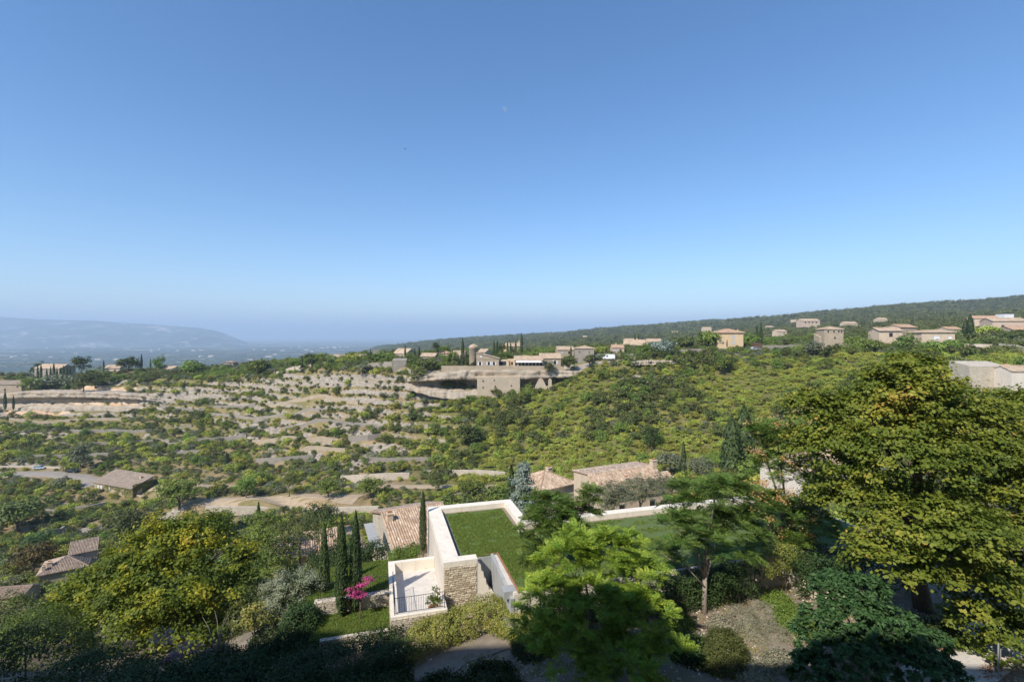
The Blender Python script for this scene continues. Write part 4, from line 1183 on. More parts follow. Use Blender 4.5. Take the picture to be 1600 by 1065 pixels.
# ---- ivy house on the valley road
iv = house('ivy_house', 'long stone house overgrown with yellow-green ivy beside the valley road', 176, 785, 175, 21.9, 7.0, 6.4, 2.5, 'shed', -21, 'ivy_stone', 'tile_far_grey', .5,
      win=[('F', f_, z_, .9, 1.3, 'white') for f_ in (.12, .2, .42, .6, .78) for z_ in (4.2,)] + [('F', f_, 1.4, .9, 1.4, 'white') for f_ in (.55, .72)], chim=[(.85, .7, .8, .7)])
def ivy_on(parent, w, d, h, n, seed, sides=('F', 'R')):
    rng = np.random.default_rng(seed); C = []; N = []
    for s_ in sides:
        u = rng.random(n) * (w if s_ == 'F' else d); z_ = rng.random(n) * (h + (1.5 if s_ == 'R' else 0))
        cov = fbm(u / 2.2 + (3 if s_ == 'F' else 40), z_ / 2.2, 3, seed) + (u / w - .45) * .55 + (.35 if s_ == 'R' else 0)
        k = cov > .03
        u, z_ = u[k], z_[k]
        if s_ == 'F': C.append(np.stack([u - w / 2, np.full(len(u), -d / 2 - .08) - rng.random(len(u)) * .2, z_], 1)); N.append(np.tile([0, -1, .5], (len(u), 1)))
        else: C.append(np.stack([np.full(len(u), w / 2 + .08) + rng.random(len(u)) * .2, u - d / 2, z_], 1)); N.append(np.tile([1, 0, .5], (len(u), 1)))
    C = np.concatenate(C); N = unit(np.concatenate(N) + rng.normal(size=C.shape) * .4)
    V, Q = leaf_arrays(C, N, .32 * (.7 + .6 * rng.random(len(C))), .8, rng)
    link(bpy.data.objects.new('ivy', np_mesh('ivy', V, Q, np.repeat(rng.random(len(C)), 4), M['ivy'])), parent)
ivy_on(iv, 21.9, 7.0, 6.2, 2600, 4)
an = house('ivy_annex', 'small flat-roofed annex covered in ivy at the right end of the ivy house', 217, 787, 171.5, 5.5, 4.5, 2.8, 0, 'flat', -21, 'ivy_stone', win=[('F', .45, 0.1, .9, 2.0, 'white')])
ivy_on(an, 5.5, 4.5, 2.7, 420, 9)
CLEAR.append(tuple(on(250, 168))[:2] + (5,))

# ---- house with a raised block, lower left
house('turret_block', 'taller block with tan tiled roof of the valley house at lower left', 130, 912, 106, 4.6, 5.2, 6.9, .9, 'shed', 38, 'plaster_pink', 'tile_grey', .35, geo=True, cat='house', win=[('L', .5, 5.2, .4, .5, 'dark')])
house('corner_house', 'low stone house with grey-brown hipped roof and chimneys at lower left', 99, 917, 101, 7.4, 7.0, 3.4, 1.8, 'hip', 34, 'stone_warm', 'tile_grey', .4, geo=True, chim=[(.18, .25, .9, .8), (.08, .1, .6, .5)])
house('roadside_roof', 'low grey tiled roof at the left edge below the round brown tree', 8, 948, 92, 6, 4, 2.0, .8, 'gable', 10, 'stone_warm', 'tile_grey', .4, geo=True)

# ---- houses along the ridge
house('ridge_farmhouse', 'stone farmhouse with grey tiled roof at the far left edge', 12, 613, 300, 15.5, 9, 5.0, 2.0, 'gable', 6, 'stone_warm', 'tile_far_grey', .4, win=[('F', .85, 3.0, .8, 1.1, 'dark'), ('F', .4, 1.0, .8, 1.5, 'dark')])
house('farm_annex', 'low tiled annex right of the far left farmhouse', 38, 604, 303, 6, 7, 1.6, 1.4, 'gable', 6, 'stone_warm', 'tile_far', .3)
house('cypress_house', 'stone house with pale tiled roof behind the row of dark cypresses', 73, 592, 330, 23, 10, 7.2, 2.6, 'gable', -14, 'stone_grey', 'tile_far', .4, win=[('F', .16, 4.6, 1.8, 2.0, 'white'), ('F', .14, 1.2, .9, 1.2, 'dark')])
house('low_tan_house', 'low tan house with pinkish roof between pines on the left ridge', 175, 583, 330, 9.5, 8, 3.6, 1.9, 'gable', 8, 'plaster_tan', 'tile_far', .4)
house('hedge_house', 'low house with pale roof behind bushes, third roof on the left ridge', 257, 584, 325, 11.5, 8, 3.4, 1.6, 'gable', -8, 'plaster_tan', 'tile_far', .4, win=[('F', .75, 1, .8, 1.1, 'dark')])
house('knoll_house', 'small dark roof rising above the trees left of the ramp', 357, 572, 335, 6.5, 6, 2.6, 1.2, 'hip', 0, 'stone_grey', 'tile_far_grey', .4)
house('pale_house', 'pale tan house with flat-pitched roof on the ridge left of the stone ruin', 521, 567, 275, 11, 8, 3.1, 1.3, 'gable', -14, 'plaster_pink', 'tile_far', .3)
house('stub_tower', 'short square grey stone tower stub among trees on the ridge', 588, 560, 262, 3.6, 3.6, 4.3, 0, 'flat', 12, 'stone_grey')
house('ridge_barn', 'stone barn with sloping gable left of the paired cypresses', 624, 561, 255, 9.5, 8, 3.0, 2.4, 'gable', -32, 'stone_warm', 'tile_far', .3)
house('stone_ruin', 'roofless square stone ruin standing on the cliff edge', 624, 588, 232, 6.6, 5.5, 7.6, .7, 'shed', 8, 'stone_grey', 'stone_grey', .02, cat='ruin')
house('small_cottage', 'small tan cottage among trees left of the stub tower', 562, 566, 262, 7, 6, 2.8, 1.3, 'gable', 14, 'plaster_tan', 'tile_far', .3)
house('small_cottage', 'small stone cottage right of the ridge barn cypresses', 668, 566, 240, 7.5, 6, 3.0, 1.4, 'gable', -10, 'stone_warm', 'tile_far', .3)
house('small_cottage', 'small pale cottage left of the tower cypresses', 697, 562, 246, 6.5, 6, 3.2, 1.3, 'hip', 8, 'plaster_tan', 'tile_far_orange', .3)
house('small_cottage', 'low stone cottage behind the end villa', 884, 556, 232, 8, 6, 3.0, 1.4, 'gable', 5, 'stone_warm', 'tile_far', .3)
house('small_cottage', 'small tan cottage behind the silvery ridge tree', 1022, 543, 250, 7.5, 6, 3.0, 1.4, 'gable', -8, 'plaster_tan', 'tile_far', .3)
# main house group on the cliff
house('villa_wing', 'stone villa wing with sloping roofline and white shutters above the cliff', 762, 572.5, 216, 10.0, 8, 2.9, 0, 'flat', 0, 'stone_warm', win=[('F', .16, .6, .9, 1.5, 'shutters'), ('F', .55, .7, .9, 1.4, 'shutters'), ('F', .78, .7, .9, 1.4, 'shutters')])
q_ = MB(); n_ = 5
pr_ = [(-5.1, 3.32), (5.1, 3.32), (5.1, 3.5), (-4.9, 6.0), (-5.1, 6.0)]
q_.add([(a, -4.07, b) for a, b in pr_] + [(a, 4.07, b) for a, b in pr_], [tuple(range(4, -1, -1)), tuple(range(5, 10))] + [(i, (i + 1) % 5, 5 + (i + 1) % 5, 5 + i) for i in range(5)][::1])
vw = bpy.data.objects['villa_wing']
g1 = q_.build('upper_wall', M['stone_warm'], vw)
q_ = MB(); q_.slab([(-5.3, -4.4, 6.25), (5.4, -4.4, 3.6), (5.4, 4.4, 3.6), (-5.3, 4.4, 6.25)], .14); q_.build('roof', M['tile_far'], vw)
window(vw, face_mat('F', .2, 4.1, 10, 8.16), .7, .8, 'white')
tw = thing('round_tower', 'round stone tower with a pale domed cap behind the cliff villa', 'tower', P(740, 566, 231))
q_ = MB(); q_.lathe([(2.15, -3), (2.15, 6.6), (2.3, 6.7), (2.3, 7.3), (2.15, 7.35)], 24); q_.build('wall', M['stone_warm'], tw, True)
q_ = MB(); q_.lathe([(2.45, 7.35), (2.45, 7.5), (1.3, 8.5), (0, 8.9)], 24); q_.build('roof', M['tile_far'], tw, True)
house('tower_house', 'tan house with tiled roof tucked right of the round tower', 752, 565, 235, 4.5, 6, 4.6, 1.4, 'gable', -30, 'plaster_tan', 'tile_far', .3, clear=False)
house('colonnade_house', 'low flat tan house left of the round tower behind cypresses', 718, 560, 238, 6.5, 5, 3.6, 0, 'flat', 0, 'plaster_tan', clear=False)
house('loggia', 'dark open loggia with a flat roof between the two villa roofs', 786, 571, 218, 5.2, 6, 2.2, 0, 'flat', 0, 'plaster_tan', win=[('F', .42, .15, 3.6, 1.7, 'dark')], clear=False)  # closed front; a near-black pane paints the shade of the opening
house('yellow_porch', 'small yellow rendered porch right of the dark loggia', 800, 571, 219, 3.8, 5, 2.6, 0, 'flat', 0, 'plaster_ochre', win=[('F', .5, .3, .8, 1.4, 'dark')], clear=False)
lg = house('long_villa', 'long low villa with tiled roof and white awning above the cliff', 826, 572, 214, 12.6, 7, 2.7, 1.6, 'gable', 0, 'plaster_tan', 'tile_far', .4, win=[('F', (i + .5) / 8, .35, 1.0, 1.3, 'dark') for i in range(8)], chim=[(.36, .6, .7, .6)])
q_ = MB(); q_.slab([(-5.6, -5.6, 1.85), (5.6, -5.6, 1.85), (5.6, -3.55, 2.55), (-5.6, -3.55, 2.55)], .06); q_.build('awning', M['awning'], lg)
house('end_villa', 'higher tiled end block of the villa with white shuttered window', 860, 572, 216, 9.4, 8, 3.6, 1.9, 'gable', 0, 'stone_warm', 'tile_far', .4, win=[('F', .72, .9, 1.0, 1.6, 'shutters'), ('F', .3, .9, .9, 1.5, 'dark')])
house('yellow_gable', 'yellow rendered gable behind the villa beside the tallest cypress', 806, 553, 262, 9, 7, 4.2, 1.6, 'gable', 25, 'plaster_ochre', 'tile_far', .3, chim=[(.9, .5, 1.2, .8)])
house('cave_house', 'tall stone facade with small dark windows built into the cliff cave', 779, 613, 209.6, 18.6, 4.5, 6.6, .3, 'shed', 3, 'stone_sunny', 'stone_sunny', .02, skirt=3,
      win=[('F', .14, 4.6, .5, .8, 'dark'), ('F', .14, 1.8, .5, .8, 'dark'), ('F', .40, 5.0, .45, .6, 'dark'), ('F', .42, 2.2, .5, .8, 'dark'), ('F', .80, 2.6, .5, .6, 'dark')])
house('grey_gable_house', 'grey stone house with low hipped roof left of the white van', 913, 559, 219, 8.6, 7.5, 4.2, 1.1, 'hip', -6, 'stone_grey', 'tile_far', .4, win=[('F', .25, 2.3, .5, .8, 'dark'), ('F', .75, 2.3, .5, .8, 'dark')], chim=[(.55, .5, .7, .6)])
house('pink_house', 'small pinkish house with tiled roof and chimney behind the roadside wall', 966, 552, 228, 5.6, 5, 2.7, 1.2, 'gable', 0, 'plaster_pink', 'tile_far_orange', .3, chim=[(.4, .5, .7, .5)])
house('broad_roof_house', 'tan house with broad sloping roof left of the silvery tree', 990, 546, 255, 11, 8, 2.6, 2.4, 'gable', -25, 'plaster_tan', 'tile_far', .4, chim=[(.6, .5, .8, .6)])
house('ochre_mansion', 'two-storey ochre house with hipped orange roof standing alone on the ridge', 1141, 541, 222, 11.5, 10, 6.2, 1.9, 'hip', -7, 'plaster_ochre', 'tile_far_orange', .6, chim=[(.45, .5, .5, .9), (.95, .6, .5, .6)], win=[('F', .62, 3.6, 1.0, 1.5, 'grey'), ('F', .62, 1.0, 1.0, 1.6, 'grey')])
house('gate_house', 'small dark brown gate shelter beside the ridge road wall', 1185, 544, 217, 3.6, 3, 2.1, .2, 'shed', 0, 'wood', 'wood', .1)
tb = house('square_tower', 'square stone tower house with tiled cap and light blue door by the road', 1303, 546.5, 203, 7.4, 7.0, 8.6, 1.3, 'hip', -8, 'stone_warm', 'tile_far', .3,
      win=[('F', f_, 7.3, .6, .9, 'dark') for f_ in (.2, .5, .75, .9)] + [('F', .55, 4.6, .6, .9, 'dark'), ('F', .6, .2, 2.0, 1.9, 'blue'), ('L', .5, 4.6, .9, 1.2, 'blue')])
house('tower_wing', 'low stone wing left of the square tower house', 1289, 546, 206, 4.4, 5, 5.2, 1.4, 'shed', -8, 'stone_warm', 'tile_far', .1, clear=False, win=[('F', .6, 2.4, .6, .8, 'blue')])
house('broad_eaves_house', 'tan house with wide-eaved roof right of the round green tree', 1392, 531, 205, 9.5, 7, 4.0, 1.2, 'gable', -5, 'plaster_tan', 'tile_far', .6, win=[('F', .5, 1.4, 1.4, 1.6, 'dark')])
house('orange_roof_house', 'stone house with orange roof above the broad-eaved house', 1420, 531, 213, 9, 7, 5.6, 1.2, 'gable', 12, 'stone_warm', 'tile_far_orange', .4, win=[('F', .7, 2.2, 1.2, 1.1, 'grey')])
house('white_window_house', 'tan house with two white shuttered windows and grey tiled roof', 1466, 536, 196, 12.4, 8, 4.3, 1.1, 'hip', -6, 'plaster_tan', 'tile_far', .5, win=[('F', .45, 1.5, 2.2, 1.4, 'white'), ('F', .85, 1.6, 1.3, 1.2, 'white')], chim=[(.65, .5, .6, .6)])
house('terracotta_roof_house', 'low house with bright terracotta roof left of the big dark cypress', 1492, 523, 222, 6.5, 6, 2.6, 1.0, 'gable', 0, 'plaster_tan', 'tile_far_orange', .3)
house('upper_house', 'tan house with low roof on the upper right hillside', 1543, 506, 262, 12, 8, 3.0, 1.4, 'gable', -12, 'plaster_tan', 'tile_far_orange', .3)
house('white_block', 'plain white cubic building on the upper right hillside', 1577, 503, 262, 5.0, 5, 4.0, 0, 'flat', 0, 'shutter_white')
house('pink_villa', 'pinkish villa with broad tiled roofs at the right edge', 1578, 516, 232, 14.5, 8, 4.5, 1.5, 'gable', -10, 'plaster_pink', 'tile_far', .4, win=[('F', .3, 1.2, 1.2, 1.4, 'dark')])
house('edge_house', 'stone house with terracotta roof at the right edge beside the road', 1612, 528, 212, 16, 8, 3.6, 1.6, 'gable', 0, 'stone_warm', 'tile_far_orange', .4)
house('orchard_villa', 'long pale pink villa high on the wooded hillside', 1267, 506, 560, 22, 10, 3.6, 2.4, 'gable', 4, 'plaster_pink', 'tile_far', .5, win=[('F', f_, .8, 1.4, 1.8, 'dark') for f_ in (.2, .4, .6, .8)])
house('hillside_cottage', 'small pale cottage on the wooded slope right of the tall cypress pair', 1222, 524, 400, 9, 6, 3.4, 1.4, 'gable', 10, 'plaster_tan', 'tile_far', .3)
house('far_farm', 'tiny pale farmhouse low on the wooded hill above the stone ruin', 1105, 516, 900, 16, 8, 4, 2, 'gable', 0, 'plaster_tan', 'tile_far', .3)
for i, (px, py, Y) in enumerate([(1240, 499, 1000), (1205, 508, 800), (985, 538, 620), (915, 533, 1200), (790, 543, 1000), (1330, 512, 500), (1380, 507, 520), (1055, 521, 1000)]):
    b_ = on(px, Y)
    house('hill_house', 'tiny pale house among the trees of the far wooded hill', 0, 0, 0, 10 + i % 3 * 2, 7, 4.6, 1.8, 'gable', (i * 37) % 40 - 20, 'plaster_tan', 'tile_far', .3, group='tiny houses on the far hill', loc=b_)
# the roofless wall behind the big tree, right
house('stone_enclosure', 'pale roofless stone building with a square pillar behind the big tree', 1546, 604, 112, 8.4, 6, 4.6, .9, 'shed', -6, 'stone_pale', 'stone_pale', .02, cat='ruin', chim=[(.97, .1, .35, .9)])
house('white_outbuilding', 'white rendered outbuilding at the right edge behind the big tree', 1600, 604, 108, 5.5, 5, 3.4, 1.0, 'gable', 0, 'plaster_white', 'tile_far', .2)
# white house glimpsed through the tree with orange pods
house('white_house', 'white house glimpsed through the branches of the tree with orange pods', 1298, 796, 64, 9.5, 7, 5.2, 1.4, 'gable', 18, 'plaster_white', 'tile', .3, geo=True, win=[('F', .3, 2.8, .9, 1.3, 'grey'), ('F', .7, 2.8, .9, 1.3, 'grey')])
# farms of the plain
for i in range(46):
    r_ = random.Random(500 + i)
    px = r_.uniform(10, 640); Y = r_.uniform(3800, 8200)
    b_ = on(px, Y)
    if b_.z > -150: continue
    q_ = house('plain_farm', 'distant pale farm building on the hazy plain', 0, 0, 0, r_.uniform(25, 70), 18, r_.uniform(6, 11), 4, 'gable', r_.uniform(-20, 20), 'plaster_white', 'tile_far', .5, group='farms on the hazy plain', loc=b_, clear=False)

# ---- village houses behind the viewpoint; their shade lies over the foreground
for nm, lab, x0, x1, hh, yy in (('village_house', 'tall stone village house left behind the viewpoint', -95, -34, 22.5, -4.0), ('village_house', 'stone village house behind and left of the viewpoint', -33.7, -14, 20.3, -3.4), ('village_house', 'stone village house right behind the viewpoint', -13.7, 48, 16.8, -3.0)):
    house(nm, lab, 0, 0, 0, x1 - x0, 14, hh + 17.0, 1.5, 'gable', 0, 'stone_warm', 'tile_far', .4, loc=((x0 + x1) / 2, yy - 14 + 0.0, -17.0), skirt=2, clear=False,
          win=[('F', f_, z_, 1.0, 1.6, 'grey') for f_ in (.15, .35, .6, .85) for z_ in (18.0, 22.0, 27.0)])
# ------------------------------------------------------------------ cliff, walls, roads
def wall_path(name, label, pts, h, th=0.5, mat='stone_wall', cat='wall', group=None, dz=0.0, coping=None):
    """free-standing or retaining wall along ground points"""
    t = thing(name, label, cat, pts[0], 0, group)
    o = Vector(pts[0]); n_ = len(pts)
    P_ = []
    for a, b in zip(pts[:-1], pts[1:]):
        k = max(1, int((Vector(b) - Vector(a)).length / 2.5))
        P_ += [Vector(a).lerp(Vector(b), i / k) for i in range(k)]
    P_.append(Vector(pts[-1]))
    L = []; R = []
    for i, p_ in enumerate(P_):
        d = P_[min(i + 1, len(P_) - 1)] - P_[max(i - 1, 0)]; d.z = 0; d.normalize()
        nn = Vector((-d.y, d.x, 0)) * th / 2
        top = h * (1 + random.uniform(-.04, .04))
        L.append((p_ + nn - o, top)); R.append((p_ - nn - o, top))
    vs = []; fs = []
    for (l, tp), (r, _) in zip(L, R):
        vs += [(l.x, l.y, l.z - 2.5 + dz), (r.x, r.y, r.z - 2.5 + dz), (r.x, r.y, r.z + tp + dz), (l.x, l.y, l.z + tp + dz)]
    for i in range(len(L) - 1):
        a, b = i * 4, i * 4 + 4
        fs += [(a, b, b + 3, a + 3), (a + 1, a + 2, b + 2, b + 1), (a + 2, a + 3, b + 3, b + 2)]
    fs += [(0, 3, 2, 1), (len(vs) - 4, len(vs) - 3, len(vs) - 2, len(vs) - 1)]
    mb = MB(); mb.add(vs, fs); mb.build('masonry', M[mat], t)
    clear_line(pts, max(.5, th * .5) if name == 'terrace_wall' else max(1.0, th))
    return t

def strip(name, pts, w, mat, lift=0.06, cl=True):
    """road or path laid on the ground"""
    P_ = []
    for a, b in zip(pts[:-1], pts[1:]):
        k = max(1, int((Vector(b) - Vector(a)).length / 2.0))
        P_ += [Vector(a).lerp(Vector(b), i / k) for i in range(k)]
    P_.append(Vector(pts[-1]))
    vs = []; fs = []
    for i, p_ in enumerate(P_):
        d = P_[min(i + 1, len(P_) - 1)] - P_[max(i - 1, 0)]; d.z = 0; d.normalize()
        nn = Vector((-d.y, d.x, 0)) * w / 2
        for s_ in (-1, -.5, 0, .5, 1):
            q_ = p_ + nn * s_
            vs.append((q_.x, q_.y, float(hz(q_.x, q_.y)) + lift + .12 * (1 - abs(s_))))
        for s_ in (-1, 1):
            q_ = p_ + nn * s_ * 1.02
            vs.append((q_.x, q_.y, float(hz(q_.x, q_.y)) - .6))
    for i in range(len(P_) - 1):
        a, b = 7 * i, 7 * i + 7
        for k in range(4): fs.append((a + k, b + k, b + k + 1, a + k + 1))
        fs += [(a, a + 5, b + 5, b), (a + 4, b + 4, b + 6, a + 6)]
    mb = MB(); mb.add(vs, fs, .5); o = mb.build(name, M[mat]); o['kind'] = 'structure'
    if cl: clear_line(pts, w * .62)
    return o

# limestone cliff with its overhang below the villa
def cliff(name, rows, seed):
    """rows: (px, top py, foot py, depth Y, undercut)"""
    rng = np.random.default_rng(seed)
    A = np.array(rows, float)
    n_ = 150
    s = np.linspace(0, 1, n_)
    q = np.interp(s, np.linspace(0, 1, len(A)), np.arange(len(A)))
    cols = [np.interp(q, np.arange(len(A)), A[:, k]) for k in range(5)]
    px, pt_, pf, Y, uc = cols
    prof = [(-9, 0, 0), (-4, .0, 0), (0.2, 0, 0), (0.75, .06, 0), (0.8, .16, 0), (0.45, .24, 0), (0.9, .30, 0), (1.05, .42, 0), (.3, .48, -2.2), (-.4, .56, -4.2), (-.6, .7, -5.0), (-.2, .85, -4.2), (1.2, 1.0, -1.2), (2.4, 1.1, 0), (2.6, 1.4, 0)]
    m = len(prof)
    V = np.zeros((n_, m, 3))
    for j, (o, f, u) in enumerate(prof):
        x = (px - HX) / F * Y; zt_ = -(pt_ - HY) / F * Y; zf = -(pf - HY) / F * Y
        z = zt_ + (zf - zt_) * f
        out_ = o + u * uc
        nz = fbm(s * 90, np.full(n_, j * .45), 3, seed) * (1.0 if 1 < j else .2) + fbm(s * 22, np.full(n_, j * .2), 2, seed + 4) * (1.6 if 1 < j else 0.2)
        V[:, j, 0] = x + 0.0
        V[:, j, 1] = Y - (out_ + nz)
        V[:, j, 2] = z + fbm(s * 60, np.full(n_, j * 3.1), 2, seed + 9) * .35
    ii = np.arange(n_ * m).reshape(n_, m)
    Q = np.stack([ii[:-1, :-1].ravel(), ii[:-1, 1:].ravel(), ii[1:, 1:].ravel(), ii[1:, :-1].ravel()], 1)
    o = bpy.data.objects.new(name, np_mesh(name, V.reshape(-1, 3), Q, None, M['cliff']))
    o['kind'] = 'structure'
    return link(o)
n = NT('cliff'); p = n.pos()
c = n.ramp(n.noise(n.scale(p, (.35, .35, 2.6)), .6, 8, .7), [(.28, (.20, .17, .135)), (.5, (.40, .345, .275)), (.72, (.54, .48, .40))])
c = n.mix(n.ramp(n.noise(p, .22, 5, .6), [(.5, 0.0), (.7, .6)]), c, (.47, .33, .21))
M['cliff'] = n.done(n.bsdf(c, .95, .12, n.bump(n.noise(n.scale(p, (.5, .5, 2.4)), 1.2, 7, .7), .9, .5)))
cliff('cliff', [(636, 590, 602, 219, .0), (655, 587, 605, 216, .5), (675, 584, 608, 214, 1.1), (700, 580, 610, 213, 1.4), (725, 578, 611, 212.6, 1.5), (745, 578, 612, 212.4, 1.3), (780, 578, 613, 212.4, .8), (815, 578, 612, 212, 1.1), (850, 578, 607, 211.5, .8), (880, 579, 603, 211, .7), (905, 579, 599, 211, .5), (935, 578, 590, 211, .0)], 3)
cliff('cliff', [(985, 565, 578, 206, .0), (1010, 563, 580, 205.5, .9), (1035, 563, 579, 206, 1.0), (1058, 563, 575, 207, .0)], 8)
cliff('cliff', [(-20, 617, 634, 286, .2), (30, 612, 634, 285, .5), (60, 611, 634, 284, .6), (100, 611, 633, 283, .7), (140, 612, 633, 282, .7), (180, 613, 634, 281, .7), (215, 616, 634, 281, .4), (250, 622, 634, 282, .0)], 15)
for px_, lab_, pl_ in ((845, 'broken triangular stone wall standing in the cliff cave', [(-3.2, -2), (3.2, -2), (2.6, .8), (.9, 4.3), (.1, 4.9), (-.9, 4.4), (-2.4, 1.4)]), (859, 'narrow stone pillar of a ruin at the cave mouth', [(-.9, -2), (.9, -2), (.8, 4.2), (.2, 4.8), (-.6, 4.1)])):
    q_ = MB(); k_ = len(pl_)
    q_.add([(a, -.4, b) for a, b in pl_] + [(a, .4, b) for a, b in pl_], [tuple(range(k_ - 1, -1, -1))[::-1], tuple(range(2 * k_ - 1, k_ - 1, -1))] + [(i, k_ + i, k_ + (i + 1) % k_, (i + 1) % k_) for i in range(k_)])
    o = q_.build('ruin_wall', M['stone_sunny']); o.location = P(px_, 608, 208.6); tag(o, lab_, 'ruin')
# retaining walls and roadside walls along the ridge
def gp(rows): return [P(a, b, c_) for a, b, c_ in rows]
wall_path('retaining_wall', 'long grey stone wall carrying the villa terrace above the cliff', gp([(690, 577, 213.6), (745, 577.5, 212.8), (800, 577.5, 212.8), (850, 577.5, 211.9), (880, 578, 211.6)]), 1.7, .6, 'stone_warm')
wall_path('roadside_wall', 'grey stone wall beside the white van on the ridge road', gp([(928, 562, 224), (945, 561.5, 224), (965, 560, 224)]), 2.9, .5)
wall_path('roadside_wall', 'grey stone wall between the pink house and the silvery tree', gp([(970, 560, 222), (1000, 558, 222), (1020, 556, 222)]), 1.9, .5)
wall_path('roadside_wall', 'grey stone wall below the ochre house, left of the parked cars', gp([(1060, 553.5, 220), (1090, 552, 219), (1125, 551, 218)]), 2.1, .5)
wall_path('roadside_wall', 'long pale wall along the ridge road right of the ochre house', gp([(1190, 547, 221), (1240, 546, 219), (1286, 544, 216)]), 2.2, .5)
wall_path('roadside_wall', 'stone wall running right from the square tower', gp([(1320, 545, 203), (1340, 542.5, 206), (1362, 538, 210)]), 2.4, .5)
wall_path('roadside_wall', 'pale wall along the ridge road behind the red car', gp([(1507, 545.5, 186), (1535, 546, 183), (1565, 546, 181)]), 2.1, .5, 'stone_pale')
wall_path('roadside_wall', 'pale stepped wall at the right edge below the road', gp([(1562, 549, 176), (1585, 552, 170), (1612, 559, 163)]), 3.0, .6, 'stone_pale')
wall_path('garden_wall', 'broken stone wall left of the roofless ruin', [on(575, 240), on(600, 237), on(613, 235)], 2.6, .5, 'stone_grey')
wall_path('ramp_wall', 'pale stone ramp wall climbing to the dark gate on the left ridge', [on(355, 300), on(370, 306), on(382, 314)], 2.0, .8, 'stone_pale')
wall_path('terrace_wall', 'pale stone wall on the ridge terrace left of the stub tower', [on(432, 274), on(470, 266), on(510, 256)], 2.0, .5, 'stone_pale')
# field walls of the terraces
for i, (lab, rows, h) in enumerate([
  ('long pale dry-stone wall above the orchard path in the valley', [(533, 752), (560, 751), (600, 749), (640, 748)], 2.0),
  ('pale dry-stone wall right of the orchard path in the valley', [(660, 744), (700, 743), (740, 743), (790, 747)], 1.9),
  ('dry-stone wall with a small arch on the middle terraces', [(545, 690), (575, 688), (600, 686)], 2.2),
  ('short dry-stone wall on the upper left terraces', [(300, 690), (340, 688), (385, 684)], 1.5),
  ('short dry-stone wall low on the left terraces', [(400, 722), (440, 720), (490, 716)], 1.5)]):
    wall_path('field_wall', lab, [hit(a, b, 100) for a, b in rows], h, .6, 'stone_wall' if i > 1 else 'stone_pale')
ORD = ['lowest', 'second lowest', 'third lowest', 'fourth', 'fifth', 'sixth', 'seventh', 'eighth', 'ninth', 'tenth', 'second highest', 'highest']
for i, (a0, a1, pyw) in enumerate([(20, 170, 716), (230, 345, 712), (420, 540, 707), (560, 690, 722), (60, 240, 696), (395, 520, 690), (110, 300, 676), (430, 600, 668), (15, 190, 660), (330, 500, 652), (250, 400, 640), (420, 560, 630)]):
    qs = np.linspace(a0, a1, 9); ys = np.array([hit(q_, pyw - (q_ - a0) * .02, 120).y for q_ in qs])
    co_ = np.polyfit(qs, ys, 1); ys = np.polyval(co_, qs)
    wall_path('terrace_wall', ORD[i] + ' weathered dry-stone wall across the left terraces', [on(q_, y_, -.5) for q_, y_ in zip(qs, ys)], 1.9, .7, ('stone_grey', 'stone_wall', 'stone_warm')[i % 3])
wall_path('yard_wall', 'long sunlit earth-coloured retaining wall of the valley yard', [on(322, 141.3), on(400, 139.0), on(480, 135.8), on(540, 131.5), on(592, 128)], 1.4, .8, 'stone_pale', dz=.2)
wall_path('road_wall', 'low pale parapet wall along the valley road at the left', [hit(-10, 731, 150), hit(50, 730, 150), hit(105, 733, 150)], .8, .4, 'stone_pale')
wall_path('garden_wall', 'rough grey stone wall left of the raised house at lower left', [hit(72, 845, 90), hit(95, 842, 90), hit(100, 838, 90)], 3.2, .6, 'stone_grey')
wall_path('garden_wall', 'curved rough stone terrace wall below the ivy house', [hit(118, 800, 120), hit(140, 798, 120), hit(165, 792, 120)], 1.8, .6, 'stone_grey')

# roads and paths
strip('road', [hit(-30, 741, 150), hit(30, 740, 150), hit(80, 740, 150), hit(130, 746, 150), hit(150, 757, 150)], 6.5, 'road')
strip('path', [on(235, 176), on(320, 168), on(420, 160), on(520, 152), on(620, 146), on(700, 142), on(790, 139)], 3.0, 'dirt')
strip('yard', [on(318, 147), on(400, 144.5), on(480, 141.5), on(560, 137)], 6.0, 'dirt')
strip('ridge_road', [on(900, 214), on(1000, 217), on(1100, 217.5), on(1200, 215), on(1290, 201)], 4.5, 'road', .05)
strip('ridge_road', [on(1490, 184), on(1540, 180), on(1610, 171)], 4.5, 'road', .05)
strip('path', [on(535, 118), on(560, 100), on(575, 84), on(580, 66)], 3.0, 'dirt', .1)
# open yard with pool behind the grass-roofed house
q_ = MB(); q_.b2(-5.5, 5.5, -4, 4, -1.2, 0); o = q_.build('patio', M['paving']); o.location = on(692, 62, .6); o.rotation_euler.z = .3; o['kind'] = 'structure'
CLEAR.append((o.location.x, o.location.y, 6))

